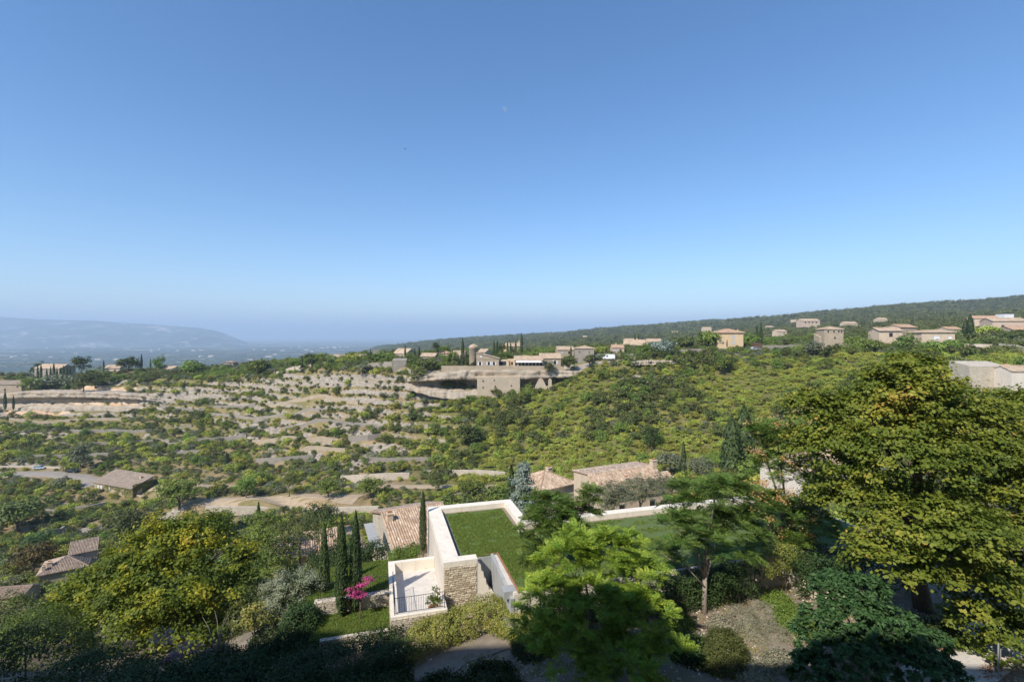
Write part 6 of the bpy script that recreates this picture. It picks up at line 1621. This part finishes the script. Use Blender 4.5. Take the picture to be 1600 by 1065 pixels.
# single trees of the ridge and the valley
def ridge_tree(name, label, px, ptop, pbot, wpx, Y, mat, seed, trunk=.25, n=70, leaf=.5, cat='tree', cr=.8, base=None):
    s = Y / F; h = (pbot - ptop) * s; r = wpx * s / 2
    b_ = P(px, pbot, Y) if base is None else base
    rng = np.random.default_rng(seed)
    L = [(b_.x, b_.y, b_.z + h * (trunk + (1 - trunk) * .5), r * .75, r * .75, h * (1 - trunk) * .5)]
    for _ in range(6):
        a = rng.random() * 6.28; d_ = r * .5
        L.append((b_.x + math.cos(a) * d_, b_.y + math.sin(a) * d_, b_.z + h * (trunk + (1 - trunk) * (.25 + .5 * rng.random())), r * .48, r * .48, h * (1 - trunk) * .32))
    return tree(name, label, cat, b_, L, n, 16, cr * r / 4, leaf * r / 4.0, mat, seed, max(.1, r * .05), limbs=3)
for i, (nm, lab, px, pt_, pb, w, Y, mat, tr) in enumerate([
  ('pine_tree', 'dark green pine right of the cypress row on the left ridge', 127, 557, 584, 28, 322, 'leaf_pine', .1),
  ('umbrella_pine', 'flat-topped umbrella pine above the cypress house', 58, 565, 590, 22, 345, 'leaf_pine', .12),
  ('pine_tree', 'broad dark pine on the left ridge, left of the tall cypress', 200, 556, 580, 32, 322, 'leaf_pine', .08),
  ('pine_tree', 'slender light green pine right of the tall left cypress', 250, 554, 582, 22, 326, 'leaf_green', .08),
  ('conifer_tree', 'tall dark conifer left of the stone ruin', 488, 553, 577, 24, 258, 'leaf_cypress', .1),
  ('round_tree', 'round dense green tree left of the dark conifer', 461, 560, 578, 20, 258, 'leaf_green', .15),
  ('fir_tree', 'dark fir standing tall behind the ridge barn', 682, 531, 562, 16, 246, 'leaf_cypress', .1),
  ('pine_tree', 'bright green pine left of the tower cypress', 695, 539, 558, 18, 238, 'leaf_green', .3),
  ('umbrella_pine', 'light green umbrella pine right of the bright pine', 706, 549, 570, 20, 228, 'leaf_green', .25),
  ('fir_tree', 'dark fir among the cypresses behind the villa', 785, 535, 556, 14, 250, 'leaf_oak', .15),
  ('holm_oak', 'dark round tree growing from the cliff before the stone ruin', 655, 572, 603, 30, 216, 'leaf_oak', .1),
  ('grey_oak', 'grey-leaved tree on the cliff left of the stone ruin', 566, 566, 590, 30, 236, 'leaf_greyshrub', .2),
  ('holm_oak', 'dark tree at the right end of the villa terrace', 888, 555, 580, 26, 211, 'leaf_oak', .1),
  ('holm_oak', 'dark bush hanging over the villa terrace wall', 858, 563, 584, 18, 209.5, 'leaf_oak', .1),
  ('round_tree', 'round dark tree below the grey hipped house', 921, 553, 575, 22, 209, 'leaf_oak', .1),
  ('silvery_tree', 'broad silvery blue-green tree beside the ridge road', 1037, 530, 552, 46, 217, 'leaf_silver', .1),
  ('plane_tree', 'dense bright green tree left of the ochre house', 1108, 517, 545, 40, 226, 'leaf_green', .1),
  ('fig_bush', 'large dark green tree on the slope below the parked cars', 1130, 555, 583, 40, 200, 'leaf_green', .05),
  ('round_tree', 'round light green tree right of the square tower', 1350, 528, 553, 46, 196, 'leaf_green', .1),
  ('round_tree', 'pale green tree above the wall behind the square tower', 1368, 513, 540, 34, 212, 'leaf_garrigue', .1),
  ('round_tree', 'deep green tree below the white-windowed house', 1480, 532, 562, 52, 180, 'leaf_green', .1),
  ('round_tree', 'dark green tree on the slope below the right road', 1552, 540, 565, 44, 166, 'leaf_oak', .1),
  ('hedge_tree', 'dark green hedge tree at the right edge above the road', 1590, 518, 545, 44, 192, 'leaf_oak', .1),
  ('hedge_tree', 'dark green hedge tree left of the right-edge villa', 1530, 520, 546, 60, 195, 'leaf_oak', .05),
  ('round_tree', 'dense round green tree right of the ivy house', 280, 742, 795, 62, 160, 'leaf_green', .1),
  ('grey_oak', 'grey-green tree behind the black car on the valley road', 125, 692, 737, 36, 198, 'leaf_greyshrub', .1),
  ('round_tree', 'brownish round tree left of the corner house', 50, 848, 895, 68, 108, 'leaf_red', .12),
  ('fig_bush', 'blue-green bushy tree above the brownish round tree', 62, 832, 868, 44, 112, 'leaf_fig', .1),
  ('holm_oak', 'dark spreading tree below the ivy house', 200, 798, 850, 70, 130, 'leaf_oak', .1),
  ('holm_oak', 'dark tree left of the raised block at lower left', 30, 778, 830, 80, 130, 'leaf_oak', .1),
  ('orchard_tree', 'bushy green tree left in the valley yard', 385, 742, 778, 34, 146, 'leaf_green', .1),
  ('orchard_tree', 'round dark green tree in the middle of the valley yard', 512, 748, 778, 42, 142, 'leaf_green', .1),
  ('orchard_tree', 'twin-crowned green tree right in the valley yard', 580, 745, 777, 46, 138, 'leaf_green', .1),
  ('orchard_tree', 'thin tall tree left of the round yard tree', 452, 735, 776, 26, 148, 'leaf_oak', .2),
  ('orchard_tree', 'dark green tree beside the valley path', 685, 738, 768, 32, 128, 'leaf_oak', .1),
  ('orchard_tree', 'low broad green hedge right of the valley path', 740, 750, 773, 50, 115, 'leaf_green', .05),
  ('oak_tree', 'bushy grey-green tree below the valley wall', 500, 790, 832, 60, 108, 'leaf_box', .1),
  ('oak_tree', 'green tree below the left end of the valley wall', 345, 790, 840, 44, 112, 'leaf_green', .1),
  ('pine_tree', 'dark reddish pine in the scrub above the valley house', 1018, 665, 705, 30, 150, 'leaf_pine', .15),
  ('grey_oak', 'grey-green bushy tree right of the tiled annex', 1045, 705, 745, 50, 105, 'leaf_greyshrub', .1),
  ('round_tree', 'deep green tree right of the small slim cypress', 1118, 705, 735, 40, 110, 'leaf_green', .1),
  ('round_tree', 'pale grey bush left of the pod tree', 1095, 715, 750, 50, 92, 'leaf_greyshrub', .1),
  ('round_tree', 'green tree left of the far left farm annex', 48, 590, 606, 30, 296, 'leaf_green', .05),
  ('round_tree', 'grey-green olive clump before the cypress row', 95, 588, 604, 56, 306, 'leaf_greyshrub', .05),
  ('round_tree', 'bushy dark tree right of the pale rock ledge', 150, 572, 606, 34, 296, 'leaf_oak', .05),
  ('round_tree', 'green tree between the third left roof and the dark knoll', 300, 562, 584, 40, 318, 'leaf_green', .05),
  ('round_tree', 'dense green tree right of the ramp wall', 405, 562, 590, 44, 292, 'leaf_green', .05),
  ('round_tree', 'light green tree left of the pale tan house', 545, 552, 580, 44, 256, 'leaf_garrigue', .05),
  ('round_tree', 'dense green tree before the stub tower', 600, 550, 578, 36, 246, 'leaf_green', .05),
  ('round_tree', 'dark tree between the stone ruin and the villa terrace', 665, 556, 580, 40, 226, 'leaf_oak', .05),
  ('round_tree', 'light green garden tree behind the loggia', 789, 549, 566, 26, 228, 'leaf_green', .05),
  ('round_tree', 'green garden tree behind the long villa', 838, 545, 562, 36, 236, 'leaf_green', .05),
  ('round_tree', 'yellow-green tree right of the grey hipped house', 940, 541, 556, 26, 232, 'leaf_garrigue', .05),
  ('round_tree', 'bushy tree left of the silvery ridge tree', 1008, 535, 556, 26, 224, 'leaf_green', .05),
  ('round_tree', 'green tree before the right corner of the broad-eaved house', 1420, 520, 552, 44, 194, 'leaf_green', .05),
  ('round_tree', 'brown-green tree between the two hillside roofs', 1540, 508, 530, 40, 214, 'leaf_garrigue', .05),
  ('round_tree', 'dark tree left of the ochre house beside the road', 1068, 526, 548, 30, 230, 'leaf_oak', .05),
  ('round_tree', 'green tree right of the ochre house', 1176, 522, 544, 30, 232, 'leaf_green', .05),
  ('round_tree', 'grey-green tree left of the square tower', 1272, 532, 556, 34, 205, 'leaf_greyshrub', .05),
  ('holm_oak', 'big dark bush high on the slope in the middle', 735, 660, 700, 44, 182, 'leaf_oak', .05),
  ('holm_oak', 'dark green bush on the left upper terraces', 305, 638, 665, 30, 255, 'leaf_oak', .1),
  ('holm_oak', 'dark tree standing on the pale rock ledge at left', 130, 575, 612, 30, 284, 'leaf_oak', .1),
]):
    s = Y / F
    base = None
    if nm in ('orchard_tree', 'oak_tree', 'holm_oak', 'grey_oak', 'round_tree', 'pine_tree', 'fig_bush') and Y < 215 and px < 1300 and lab.find('villa') < 0 and lab.find('cliff') < 0:
        base = hit(px, pb, Y * .78); Y = base.y
        pb = HY - base.z / Y * F
        if pb - pt_ < 12: pt_ = pb - 30
    ridge_tree(nm, lab, px, pt_, pb, w, Y, mat, 600 + i * 3, tr, 150 if Y < 170 else 110, .46 if Y < 170 else .6, base=base)
    CLEAR.append(((px - HX) / F * Y, Y, w * s * .3))

# hedges, shrubs and small planting
def hedge(name, label, cat, pts, w, h, n, leaf, mat, seed, per=16, asp=.6, group=None, rough=.12):
    """clipped or loose hedge along a line; pts are foot points"""
    o = Vector(pts[0]); t = thing(name, label, cat, o, 0, group)
    rng = np.random.default_rng(seed); P_ = np.array([tuple(Vector(p_) - o) for p_ in pts])
    seg = np.linalg.norm(np.diff(P_, axis=0), axis=1); cum = np.concatenate([[0], np.cumsum(seg)])
    s_ = rng.random(n) * cum[-1]; C0 = np.stack([np.interp(s_, cum, P_[:, k]) for k in range(3)], 1)
    a = rng.uniform(-.15, 1.15, n) * math.pi
    dvec = P_[-1] - P_[0]; dvec[2] = 0; dvec = dvec / np.linalg.norm(dvec); side = np.array([-dvec[1], dvec[0], 0])
    lump = 1 + rough * fbm(s_ / .9, a * 2, 3, seed) * 2
    ca, sa = np.cos(a), np.sin(a)
    sq = 1 / np.maximum(np.abs(ca), np.abs(sa)) ** .6
    O = side[None] * (ca * sq * lump * w / 2)[:, None] + np.array([0, 0, 1])[None] * ((sa * sq * .5 + .5) * h * lump)[:, None]
    C0 = C0 + O
    N0 = unit(side[None] * ca[:, None] + np.array([0, 0, 1])[None] * sa[:, None])
    C = np.repeat(C0, per, 0) + rng.normal(size=(n * per, 3)) * leaf * 1.1
    N = unit(np.repeat(N0, per, 0) + rng.normal(size=C.shape) * .5 + np.array([0, 0, .25]))
    V, Q = leaf_arrays(C, N, leaf * (.7 + .6 * rng.random(len(C))), asp, rng)
    tn = np.clip(np.repeat(rng.random(n), per) * .5 + rng.random(len(C)) * .5, 0, 1)
    link(bpy.data.objects.new('foliage', np_mesh('foliage', V, Q, np.repeat(tn, 4), M[mat])), t)
    ns = max(2, int(cum[-1] / .8)); q_ = MB(); q_.tube([(0, 0, -.2), (.1, 0, h * .6)], [.04, .02], 5)
    s0 = q_.build('stem', M['bark'], t)
    for i in range(ns):
        f_ = i / (ns - 1) * cum[-1]
        o_ = s0 if i == 0 else link(s0.copy(), t)
        o_.location = [float(np.interp(f_, cum, P_[:, k])) for k in range(3)]
    return t
hedge('variegated_hedge', 'yellow-green variegated hedge below the stone-faced wall', 'hedge', [HL(-2.2, -13.0, -17.6), HL(0.4, -12.4, -17.4), HL(2.4, -12.3, -17.2), HL(3.6, -14.2, -17.0), HL(5.2, -15.2, -17.0)], 1.9, 1.6, 1150, .085, 'leaf_euonymus', 81, 22)
hedge('variegated_hedge', 'small clipped yellow-green hedge beside the steel handrail', 'hedge', [P(1178, 905, 29.6), P(1215, 888, 31.0), P(1235, 880, 32)], 1.6, 1.3, 420, .085, 'leaf_euonymus', 82, 20)
hedge('boundary_hedge', 'green hedge between the tiled house and the terrace', 'hedge', [HL(-3.0, 1.2, -20.0), HL(-.6, 1.6, -19.8)], 1.6, 2.0, 300, .13, 'leaf_green', 83, 18)
hedge('boundary_hedge', 'dark clipped shrubs along the back of the upper lawn', 'hedge', [HL(-8.6, -3.4, -17.2), HL(-6, -3.3, -17.2), HL(-3.4, -3.0, -17.2)], 1.6, 1.9, 420, .12, 'leaf_dark', 84, 18)
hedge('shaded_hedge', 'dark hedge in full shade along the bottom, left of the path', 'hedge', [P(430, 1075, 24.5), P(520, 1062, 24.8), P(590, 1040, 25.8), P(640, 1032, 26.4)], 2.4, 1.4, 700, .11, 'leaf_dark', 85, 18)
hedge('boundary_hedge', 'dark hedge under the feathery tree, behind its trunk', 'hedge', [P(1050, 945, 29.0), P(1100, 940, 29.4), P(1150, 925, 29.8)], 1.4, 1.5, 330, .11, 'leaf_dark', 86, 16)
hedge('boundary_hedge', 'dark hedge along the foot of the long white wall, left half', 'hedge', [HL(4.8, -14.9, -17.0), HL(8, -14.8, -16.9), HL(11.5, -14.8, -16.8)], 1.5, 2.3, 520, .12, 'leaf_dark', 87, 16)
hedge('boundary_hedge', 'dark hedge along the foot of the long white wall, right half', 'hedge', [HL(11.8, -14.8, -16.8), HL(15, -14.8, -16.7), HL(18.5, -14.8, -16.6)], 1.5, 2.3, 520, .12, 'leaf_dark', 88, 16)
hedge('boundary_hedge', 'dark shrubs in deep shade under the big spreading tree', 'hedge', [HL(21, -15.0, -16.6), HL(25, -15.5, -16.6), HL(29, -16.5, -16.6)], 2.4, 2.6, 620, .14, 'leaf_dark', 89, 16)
def dome(name, label, loc, r, h, n, leaf, mat, seed, cat='shrub', asp=.5, per=14):
    t = thing(name, label, cat, loc)
    rng = np.random.default_rng(seed)
    d = unit(rng.normal(size=(n, 3))); d[:, 2] = np.abs(d[:, 2]) * 1.0 - .08
    C0 = d * np.array([r, r, h]) * (1 + .10 * fbm(d[:, 0] * 3 + seed, d[:, 1] * 3 + d[:, 2] * 2, 3, seed))[:, None] * (.9 + .12 * rng.random(n))[:, None]
    C = np.repeat(C0, per, 0) + rng.normal(size=(n * per, 3)) * leaf
    N = unit(np.repeat(d, per, 0) + rng.normal(size=C.shape) * .5)
    V, Q = leaf_arrays(C, N, leaf * (.7 + .6 * rng.random(len(C))), asp, rng)
    tn = np.clip(np.repeat(rng.random(n), per) * .5 + rng.random(len(C)) * .5, 0, 1)
    link(bpy.data.objects.new('foliage', np_mesh('foliage', V, Q, np.repeat(tn, 4), M[mat])), t)
    q_ = MB(); q_.tube([(0, 0, -.3), (0, 0, h * .6)], [.06, .03], 6); q_.build('stem', M['bark'], t)
    return t
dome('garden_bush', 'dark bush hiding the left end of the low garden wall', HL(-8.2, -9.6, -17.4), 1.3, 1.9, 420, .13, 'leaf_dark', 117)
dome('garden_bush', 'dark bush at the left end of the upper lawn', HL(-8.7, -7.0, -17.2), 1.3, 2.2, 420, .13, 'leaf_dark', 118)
dome('clipped_box_ball', 'clipped round box bush at the bottom right of the bright tree', P(1132, 1068, 23.6), 1.3, 2.9, 1700, .085, 'leaf_box', 91, per=16)
for i, (px, py, Y, r, h, lab) in enumerate([(1185, 1010, 25.4, .75, .8, 'pale grey santolina bush right of the clipped box ball'), (1200, 985, 26.4, .6, .6, 'small pale grey bush behind the santolina'), (1170, 985, 26.2, .6, .8, 'pinkish grey tuft between the box ball and the santolina'), (1205, 1040, 24, .8, .7, 'low pale grey tuft beside the sandy patch'), (1215, 1000, 25.6, .8, .7, 'broad pale grey bush left of the fig'), (1160, 965, 27.2, .8, .6, 'pale grey bush behind the clipped box ball'), (1195, 960, 27.6, .9, .6, 'wide pale dry bush on the sandy slope')]):
    dome('santolina_bush', lab, P(px, py, Y), r, h, 260, .07, 'leaf_santolina', 95 + i, asp=.3)
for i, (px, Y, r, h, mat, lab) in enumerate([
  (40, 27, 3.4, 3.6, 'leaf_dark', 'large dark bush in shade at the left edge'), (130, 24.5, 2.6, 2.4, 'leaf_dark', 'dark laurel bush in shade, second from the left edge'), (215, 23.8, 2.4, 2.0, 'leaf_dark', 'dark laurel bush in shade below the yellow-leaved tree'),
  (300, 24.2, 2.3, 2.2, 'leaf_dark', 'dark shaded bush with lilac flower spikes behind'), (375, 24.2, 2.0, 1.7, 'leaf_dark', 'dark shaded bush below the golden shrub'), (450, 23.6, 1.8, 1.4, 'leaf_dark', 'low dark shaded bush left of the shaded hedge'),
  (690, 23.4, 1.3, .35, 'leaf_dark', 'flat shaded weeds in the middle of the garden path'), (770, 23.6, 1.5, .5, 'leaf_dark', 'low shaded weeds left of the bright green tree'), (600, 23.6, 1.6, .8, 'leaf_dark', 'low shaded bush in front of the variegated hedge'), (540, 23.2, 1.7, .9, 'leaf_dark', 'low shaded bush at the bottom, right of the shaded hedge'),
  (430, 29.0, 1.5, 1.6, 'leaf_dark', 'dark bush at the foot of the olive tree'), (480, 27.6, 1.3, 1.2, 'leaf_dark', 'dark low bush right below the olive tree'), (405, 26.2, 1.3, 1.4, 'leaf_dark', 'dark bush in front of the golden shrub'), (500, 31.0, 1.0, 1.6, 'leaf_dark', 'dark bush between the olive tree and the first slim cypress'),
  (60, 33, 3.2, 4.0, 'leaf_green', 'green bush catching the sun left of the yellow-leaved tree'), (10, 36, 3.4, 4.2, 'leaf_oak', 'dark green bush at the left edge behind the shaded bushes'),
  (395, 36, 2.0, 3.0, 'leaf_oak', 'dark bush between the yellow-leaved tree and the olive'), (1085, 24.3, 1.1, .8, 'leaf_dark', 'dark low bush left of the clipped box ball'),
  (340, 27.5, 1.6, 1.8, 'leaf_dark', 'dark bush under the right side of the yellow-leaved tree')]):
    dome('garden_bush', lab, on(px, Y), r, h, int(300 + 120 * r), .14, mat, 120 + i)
tree('lilac_bush', 'shaded bush with dusky lilac flower spikes under the yellow-leaved tree', 'shrub', on(285, 26), lob(26, [(250, 1000, 20, 16, 0), (285, 1010, 22, 16, 0), (315, 1020, 20, 14, 0), (270, 1030, 26, 14, -.4)]), 40, 30, .18, .09, 'flower_lilac', 139, .05, shell=.3)
# bare branches
bb = thing('bare_branches', 'leafless pale branches rising from the shade below the yellow-leaved tree', 'branch', on(345, 27))
q_ = MB(); rr = random.Random(3)
for k in range(9):
    a = Vector((rr.uniform(-.4, .4), rr.uniform(-.3, .3), 0)); pts = [a]
    d = Vector((rr.uniform(-.5, .5), rr.uniform(-.3, .3), 1)).normalized()
    for _ in range(6):
        d = (d + Vector((rr.uniform(-.25, .25), rr.uniform(-.2, .2), rr.uniform(-.05, .15)))).normalized(); pts.append(pts[-1] + d * .62)
    q_.tube(pts, [.035 - .004 * i for i in range(7)], 5)
q_.build('branch', M['bark_pale'], bb)

# limestone boulders, path, fallen leaves, fence in the lower right
rr = random.Random(12)
def boulder(loc, s, label, group):
    n_ = MB(); vs = []; rows = 5; seg = 8
    for i in range(rows + 1):
        for k in range(seg):
            th_, ph = math.pi * i / rows, 2 * math.pi * k / seg
            r_ = 1 + rr.uniform(-.22, .22)
            vs.append((s * r_ * math.sin(th_) * math.cos(ph), s * .8 * r_ * math.sin(th_) * math.sin(ph), s * .62 * r_ * math.cos(th_)))
    fs = [(i * seg + k, (i + 1) * seg + k, (i + 1) * seg + (k + 1) % seg, i * seg + (k + 1) % seg) for i in range(rows) for k in range(seg)]
    n_.add(vs, fs); o = n_.build('limestone_boulder', M['boulder']); o.location = loc; o.rotation_euler = (rr.uniform(-.3, .3), rr.uniform(-.3, .3), rr.uniform(0, 6))
    tag(o, label, 'boulder', group); return o
for i in range(24):
    f_ = i / 23; px = 1252 + 50 * f_ + rr.uniform(-22, 22); py = 868 + 55 * f_ + rr.uniform(-12, 12); Y = 33.5 - 4.6 * f_
    g_ = on(px, Y); boulder(Vector((g_.x, g_.y, g_.z + .15)), rr.uniform(.22, .5), 'pale limestone boulder in the heap behind the fig', 'limestone boulders behind the fig')
strip('path', [on(1420, 21.0), on(1520, 24.0), on(1570, 27)], 2.6, 'paving', .03, False)
strip('path', [on(640, 24.0), on(720, 26.2), on(790, 27.0), on(840, 27.3)], 1.8, 'gravel', .03, False)
strip('path', [on(1080, 30.2), on(1150, 30.6), on(1195, 29), on(1215, 25), on(1225, 21)], 1.9, 'gravel', .03, False)
def litter(name, label, px, py, Y, rx, ry, n_, leaf, mat, seed):
    rng = np.random.default_rng(seed); c_ = P(px, py, Y)
    x = c_.x + rng.normal(size=n_) * rx; y = c_.y + rng.normal(size=n_) * ry; z = hz(x, y) + .10
    V, Q = leaf_arrays(np.stack([x, y, z], 1), unit(np.array([0, 0, 1.0]) + rng.normal(size=(n_, 3)) * .3), leaf * (.7 + .6 * rng.random(n_)), .7, rng)
    o = bpy.data.objects.new(name, np_mesh(name, V, Q, np.repeat(rng.random(n_), 4), M[mat])); tag(o, label, None, None, 'stuff'); link(o)
litter('dry_litter', 'scattered brown leaf litter on the garden soil', 1120, 970, 27, 5.5, 2.6, 2600, .07, 'dead_leaf', 15)
litter('fallen_leaves', 'orange-brown fallen leaves on the path under the big tree', 1525, 1030, 23.6, .8, .8, 900, .11, 'dead_leaf', 5)
# wire fence at the lower right corner
fe = thing('wire_fence', 'dark wire mesh fence with a grey post at the lower right corner', 'fence', on(1560, 22.4))
for k, (x, y) in enumerate(((0, 0), (1.3, 1.2), (2.6, 2.4))):
    q_ = MB(); q_.tube([(x, y, -.4), (x, y, 1.7)], .035, 6); q_.build('post', M['concrete'], fe)
q_ = MB()
for i in range(26):
    f_ = i / 25; q_.tube([(2.6 * f_, 2.4 * f_, .05), (2.6 * f_, 2.4 * f_, 1.6)], .005, 4)
for z_ in np.linspace(.05, 1.6, 15): q_.tube([(0, 0, z_), (2.6, 2.4, z_)], .005, 4)
q_.build('wire_mesh', M['iron'], fe, False, 'stuff')
# weeds and grass tufts round the garden path
rng = np.random.default_rng(9)
n_ = 5200
x = rng.uniform(-14, 20, n_); y = rng.uniform(20, 33, n_); k = fbm(x / 1.6, y / 1.6, 3, 7) > .05
x, y = x[k], y[k]; pts_ = np.stack([x, y, hz(x, y)], 1); C = np.repeat(pts_, 6, 0) + rng.normal(size=(len(x) * 6, 3)) * np.array([.08, .08, 0]); C[:, 2] += .07
V, Q = leaf_arrays(C, unit(rng.normal(size=C.shape) * np.array([1, 1, .3])), .2 * (.6 + .8 * rng.random(len(C))), .12, rng, np.tile([0, 0, 1.0], (len(C), 1)) + rng.normal(size=C.shape) * .35)
o = bpy.data.objects.new('grass_tufts', np_mesh('grass_tufts', V, Q, np.repeat(rng.random(len(C)), 4), M['leaf_garrigue'])); tag(o, 'dry grass and weeds on the garden soil', None, None, 'stuff'); link(o)
# small planting that fills the slope below the garden, seen between the trees
def fill_bushes():
    rng = np.random.default_rng(19)
    x, y = jitter_pts(-60, 75, 40, 92, 2.7, rng); px = HX + F * x / y
    ok = (px > -40) & (px < 1640) & clear_of(x, y, .9) & (rng.random(len(x)) < .78)
    x, y = x[ok], y[ok]; z = hz(x, y)
    kinds = ['green_tree', 'oak_shrub', 'garrigue_shrub', 'grey_shrub']
    return [(kinds[int(rng.random() ** 1.4 * 4)], x[i], y[i], z[i], 1.0 + 1.0 * rng.random()) for i in range(len(x))]

# short grass standing on the lawns
def grass_proto():
    PROTO['grass'] = []
    for k in range(3):
        rng = np.random.default_rng(900 + k); n_ = 14
        C = np.stack([rng.normal(size=n_) * .05, rng.normal(size=n_) * .05, np.full(n_, .035)], 1)
        V, Q = leaf_arrays(C, unit(rng.normal(size=(n_, 3)) * np.array([1, 1, .35])), .085 * (.6 + .8 * rng.random(n_)), .14, rng, np.tile([0, 0, 1.0], (n_, 1)) + rng.normal(size=(n_, 3)) * .4)
        PROTO['grass'].append(np_mesh('grass', V, Q, np.repeat(rng.random(n_), 4), M['leaf_grass']))
M['leaf_grass'] = m_leaf('leaf_grass', [(0, (0.15, 0.24, 0.045)), (0.5, (0.23, 0.32, 0.07)), (1, (0.32, 0.36, 0.12))], 0.35, 0.3, 0.03)
grass_proto()
def lawn_grass(name, label, x0, x1, y0, y1, z, dens, seed, hole=None, patch=0.0):
    rng = np.random.default_rng(seed); n_ = int((x1 - x0) * (y1 - y0) * dens)
    x = rng.uniform(x0, x1, n_); y = rng.uniform(y0, y1, n_)
    k = fbm(x / 1.3, y / .7, 4, seed) > patch
    if hole: k &= ~((x > hole[0]) & (x < hole[1]) & (y > hole[2]) & (y < hole[3]))
    x, y = x[k], y[k]
    W = np.stack([HA.x + x * math.cos(PHI) - y * math.sin(PHI), HA.y + x * math.sin(PHI) + y * math.cos(PHI), np.full(len(x), z)], 1)
    s_ = rng.uniform(.7, 1.5, len(x)); instancer(name, 'grass', W, np.stack([s_, s_, s_], 1), label)
lawn_grass('roof_grass', 'short grass on the left part of the planted roof', 1.4, 5.9, -13.6, -1.15, -14.32, 170, 3, (0, 3.75, -14, -9.05), -.22)
lawn_grass('roof_grass', 'patchy grass on the right part of the planted roof', 6.1, 30.5, -13.7, -5.8, -14.33, 110, 4, None, -.02)
lawn_grass('lawn_grass', 'mown grass of the lower lawn', -7.5, -3.3, -11.3, -8.97, -16.8, 220, 5, None, -.5)
lawn_grass('lawn_grass', 'mown grass of the upper lawn', -8.1, -3.3, -8.35, -4.05, -16.12, 200, 6, None, -.5)
# loose stones on the garden soil
PROTO['pebble'] = []
for k in range(3):
    rng = np.random.default_rng(950 + k); a_ = np.arange(6) * math.pi / 3
    r1 = .5 + .25 * rng.random(6); V = np.concatenate([np.stack([np.cos(a_) * r1, np.sin(a_) * r1, np.full(6, -.1)], 1), np.stack([np.cos(a_) * r1 * .6, np.sin(a_) * r1 * .6, .22 + .12 * rng.random(6)], 1)])
    Q = np.array([[i, (i + 1) % 6, 6 + (i + 1) % 6, 6 + i] for i in range(6)] + [[6, 7, 8, 9], [9, 10, 11, 6]])
    PROTO['pebble'].append(np_mesh('pebble', V, Q, np.full(12, .2 + .3 * k), M['boulder']))
rng = np.random.default_rng(33); n_ = 9000
x = rng.uniform(-14, 24, n_); y = rng.uniform(20.5, 34, n_); s_ = .03 + .10 * rng.random(n_) ** 3
instancer('loose_stones', 'pebble', np.stack([x, y, hz(x, y) + .03], 1), np.stack([s_, s_, s_], 1), 'loose limestone pebbles on the garden soil')
# low ground cover along the shaded bottom of the garden
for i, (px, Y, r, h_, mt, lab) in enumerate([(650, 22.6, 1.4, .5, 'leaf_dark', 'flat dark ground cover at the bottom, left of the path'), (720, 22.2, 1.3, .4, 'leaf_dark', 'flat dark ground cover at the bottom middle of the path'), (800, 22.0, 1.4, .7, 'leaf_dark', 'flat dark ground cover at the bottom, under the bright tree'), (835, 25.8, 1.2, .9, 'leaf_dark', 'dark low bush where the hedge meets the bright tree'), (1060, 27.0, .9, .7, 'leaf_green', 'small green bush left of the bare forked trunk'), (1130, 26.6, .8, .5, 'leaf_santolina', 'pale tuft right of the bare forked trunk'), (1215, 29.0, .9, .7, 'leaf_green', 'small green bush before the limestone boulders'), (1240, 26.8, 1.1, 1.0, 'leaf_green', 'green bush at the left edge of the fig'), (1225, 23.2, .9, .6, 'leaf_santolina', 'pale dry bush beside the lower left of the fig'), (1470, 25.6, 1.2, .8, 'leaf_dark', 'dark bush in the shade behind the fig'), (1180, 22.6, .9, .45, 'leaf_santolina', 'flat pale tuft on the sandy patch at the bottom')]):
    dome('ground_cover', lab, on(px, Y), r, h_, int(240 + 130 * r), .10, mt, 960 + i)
# moon and bird
mo = MB(); mo.lathe([(0, -1), (.38, -.92), (.71, -.71), (.92, -.38), (1, 0), (.92, .38), (.71, .71), (.38, .92), (0, 1)], 24)
o = mo.build('moon', M['moon'], None, True); o.location = P(789, 171, 60000) ; o.scale = (290, 290, 290); tag(o, 'faint white daytime moon high in the blue sky', 'moon')
bd = thing('bird', 'tiny dark bird gliding high in the sky', 'bird', P(633, 233, 120), .6)
q_ = MB(); q_.tube([(-.25, 0, 0), (-.1, 0, .02), (.12, 0, .02), (.3, 0, 0)], [.01, .05, .05, .01], 6); q_.build('body', M['bird'], bd)
for s_ in (-1, 1):
    q_ = MB(); q_.slab([(-.05, 0, .03), (.10, 0, .03), (.02, s_ * .3, .14), (-.12, s_ * .55, .06)][::s_], .015); q_.build('wing', M['bird'], bd)
scatter_all()
